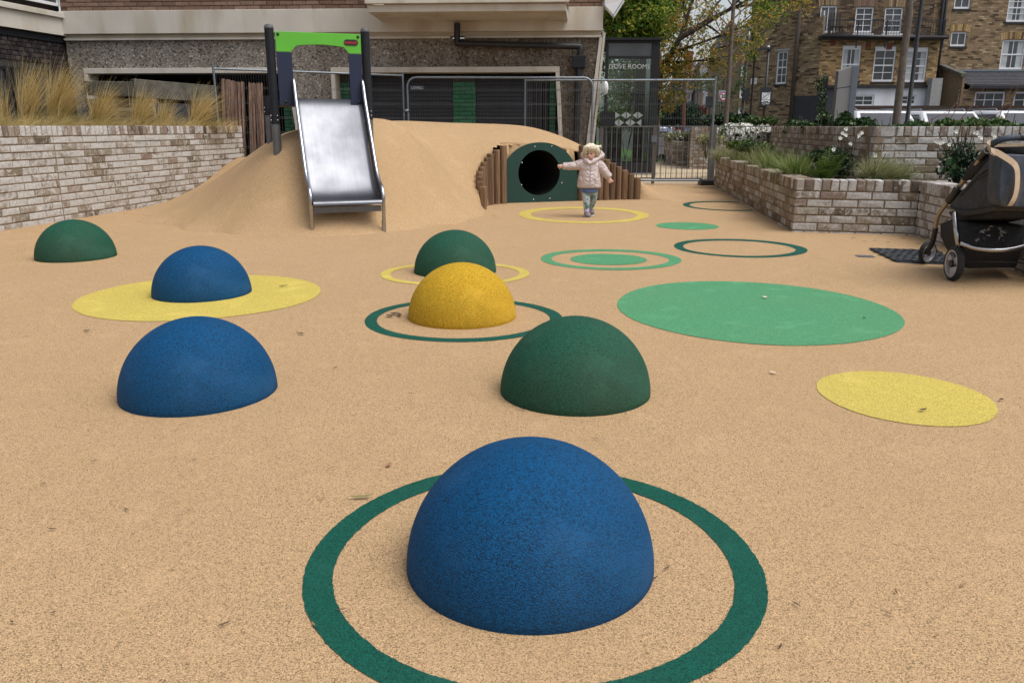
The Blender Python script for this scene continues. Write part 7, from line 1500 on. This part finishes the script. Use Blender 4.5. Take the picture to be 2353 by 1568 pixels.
for hl_, to, lift in ((T(722, 1405, .02), T(748, 1420, -.085), 0), (T(790, 1330, .21), T(812, 1372, .10), .012)):
    b = MB(); fl_ = lambda p, r: Vector((p.x, p.y, max(p.z, r*.8)))
    b.tube([fl_(hl_, .036)+Vector((0, .02, .004)), fl_(hl_, .036), (fl_(hl_, .04)+fl_(to, .034))/2, fl_(to, .032), fl_(to, .03)+(to-hl_).normalized()*.02], [.022, .036, .037, .036, .016], 14, sq=.85); so2 = b.build('shoe', M['shoe'], kid, smooth=True)
    b = MB(); b.tube([Vector((p.x, p.y, min(p.z, fl_(p, .03).z)-.030)) for p in (fl_(hl_, .036)+Vector((0, .02, 0)), fl_(hl_, .036), (fl_(hl_, .04)+fl_(to, .034))/2, fl_(to, .032), fl_(to, .03)+(to-hl_).normalized()*.018)], [.02, .034, .035, .035, .016], 14, sq=.22); b.build('sole', M['signw'], so2, smooth=True)

# ------------------------------------------------------------------ litter on the surface
def leaf(label, U, V, L, W, mat, rz, curl=.3, z=.004, name='fallen_leaf', group=None):
    p = gd(U, V, z); b = MB(); n = 7; top = []
    for i in range(n+1):
        s_ = i/n-.5; w_ = W*.5*math.sin(math.pi*(i/n*.92+.04)); zz = .003+L*curl*.25*(s_*2)**2*(1 if i > n/2 else .6)
        top.append([(L*s_, -w_, zz+w_*.35), (L*s_, 0, zz), (L*s_, w_, zz+w_*.45)])
    st_ = []
    for r_ in top: st_ += r_
    c, s = math.cos(rz), math.sin(rz); V_ = [(p.x+x*c-y*s, p.y+x*s+y*c, z+zz) for x, y, zz in st_]
    b.add(V_, [(3*i+j, 3*(i+1)+j, 3*(i+1)+j+1, 3*i+j+1) for i in range(n) for j in range(2)]); o = b.build(name, mat, smooth=True, loc=(p.x, p.y, 0)); tag(o, label, 'leaf' if 'leaf' in name else 'twig', group)
leaf('curled olive leaf lying beside the ring of the nearest blue dome', 829, 1143, .075, .012, M['greenleafg'], .1, .5)
leaf('small reddish brown leaf on plain tan beyond the nearest ring', 893, 1069, .03, .016, M['orangeleaf'], 1.3, .6)
for dx, dy, r in ((0, 0, .3), (12, 3, 1.9), (-10, 5, 2.6)): leaf('crumpled dark brown leaf inside the dark green ring of the yellow dome', 905+dx, 722+dy, .05, .03, M['twig'], r, .7, group='dark leaves inside the yellow dome ring')
leaf('pale leaf on the large light green disc', 1757, 684, .035, .03, M['paleleaf'], 1.2, .5, .006)
leaf('dark curled leaf on the small lemon disc', 2119, 943, .035, .014, M['twig'], .3, .8, .006)
leaf('pale scrap of leaf between the large green and the small lemon disc', 1775, 857, .035, .018, M['paleleaf'], 2.3, .4)
leaf('dark crumpled leaf beside the small lemon disc', 2299, 919, .022, .014, M['twig'], .5, .8)
leaf('small brown leaf on tan between the two near domes', 769, 846, .03, .008, M['twig'], .9, .5)
leaf('small green leaf on the lemon disc of the blue dome', 652, 657, .07, .02, M['greenleafg'], .4, .3, .006)
leaf('dark leaf beside the blue dome without a ring', 690, 767, .06, .016, M['twig'], -.4, .5)
leaf('dark leaf on plain tan below the lemon disc of the blue dome', 199, 761, .035, .018, M['twig'], .4, .6)
leaf('small dark leaf between green disc and pushchair', 1985, 731, .03, .014, M['twig'], 1.4, .5)
lr = random.Random(4)
for k in range(60):
    U, V = lr.uniform(20, 2330), 300+lr.random()**.75*1200
    if V < 490: V = lr.uniform(495, 640)
    p = gd(U, V)
    if p.y < 1.2 or p.y > 13 or p.x < WX(p.y)+.15 or p.x > 3.5 or mh(p.x, p.y) > .01 or (p.x > PC[0]-.1 and p.y > 8.2): continue
    L_ = lr.uniform(.010, .034); leaf('tiny dark twig or leaf scrap lying on the tan rubber surface', U, V, L_, lr.uniform(.002, .006), M['twig'] if lr.random() < .85 else M['orangeleaf'], lr.uniform(0, 3.1), .3, name='twig', group='tiny scraps scattered over the tan surface')
for U, V in ((2010, 553), (2040, 556), (2075, 548), (1985, 555), (2110, 560), (1960, 547), (1040, 505), (1135, 497), (1052, 503)): leaf('dark wood chip lying at the foot of a wall or mound', U, V, .05, .012, M['twig'], lr.uniform(-.3, .3), .2, name='twig', group='wood chips along the edges of the surface')
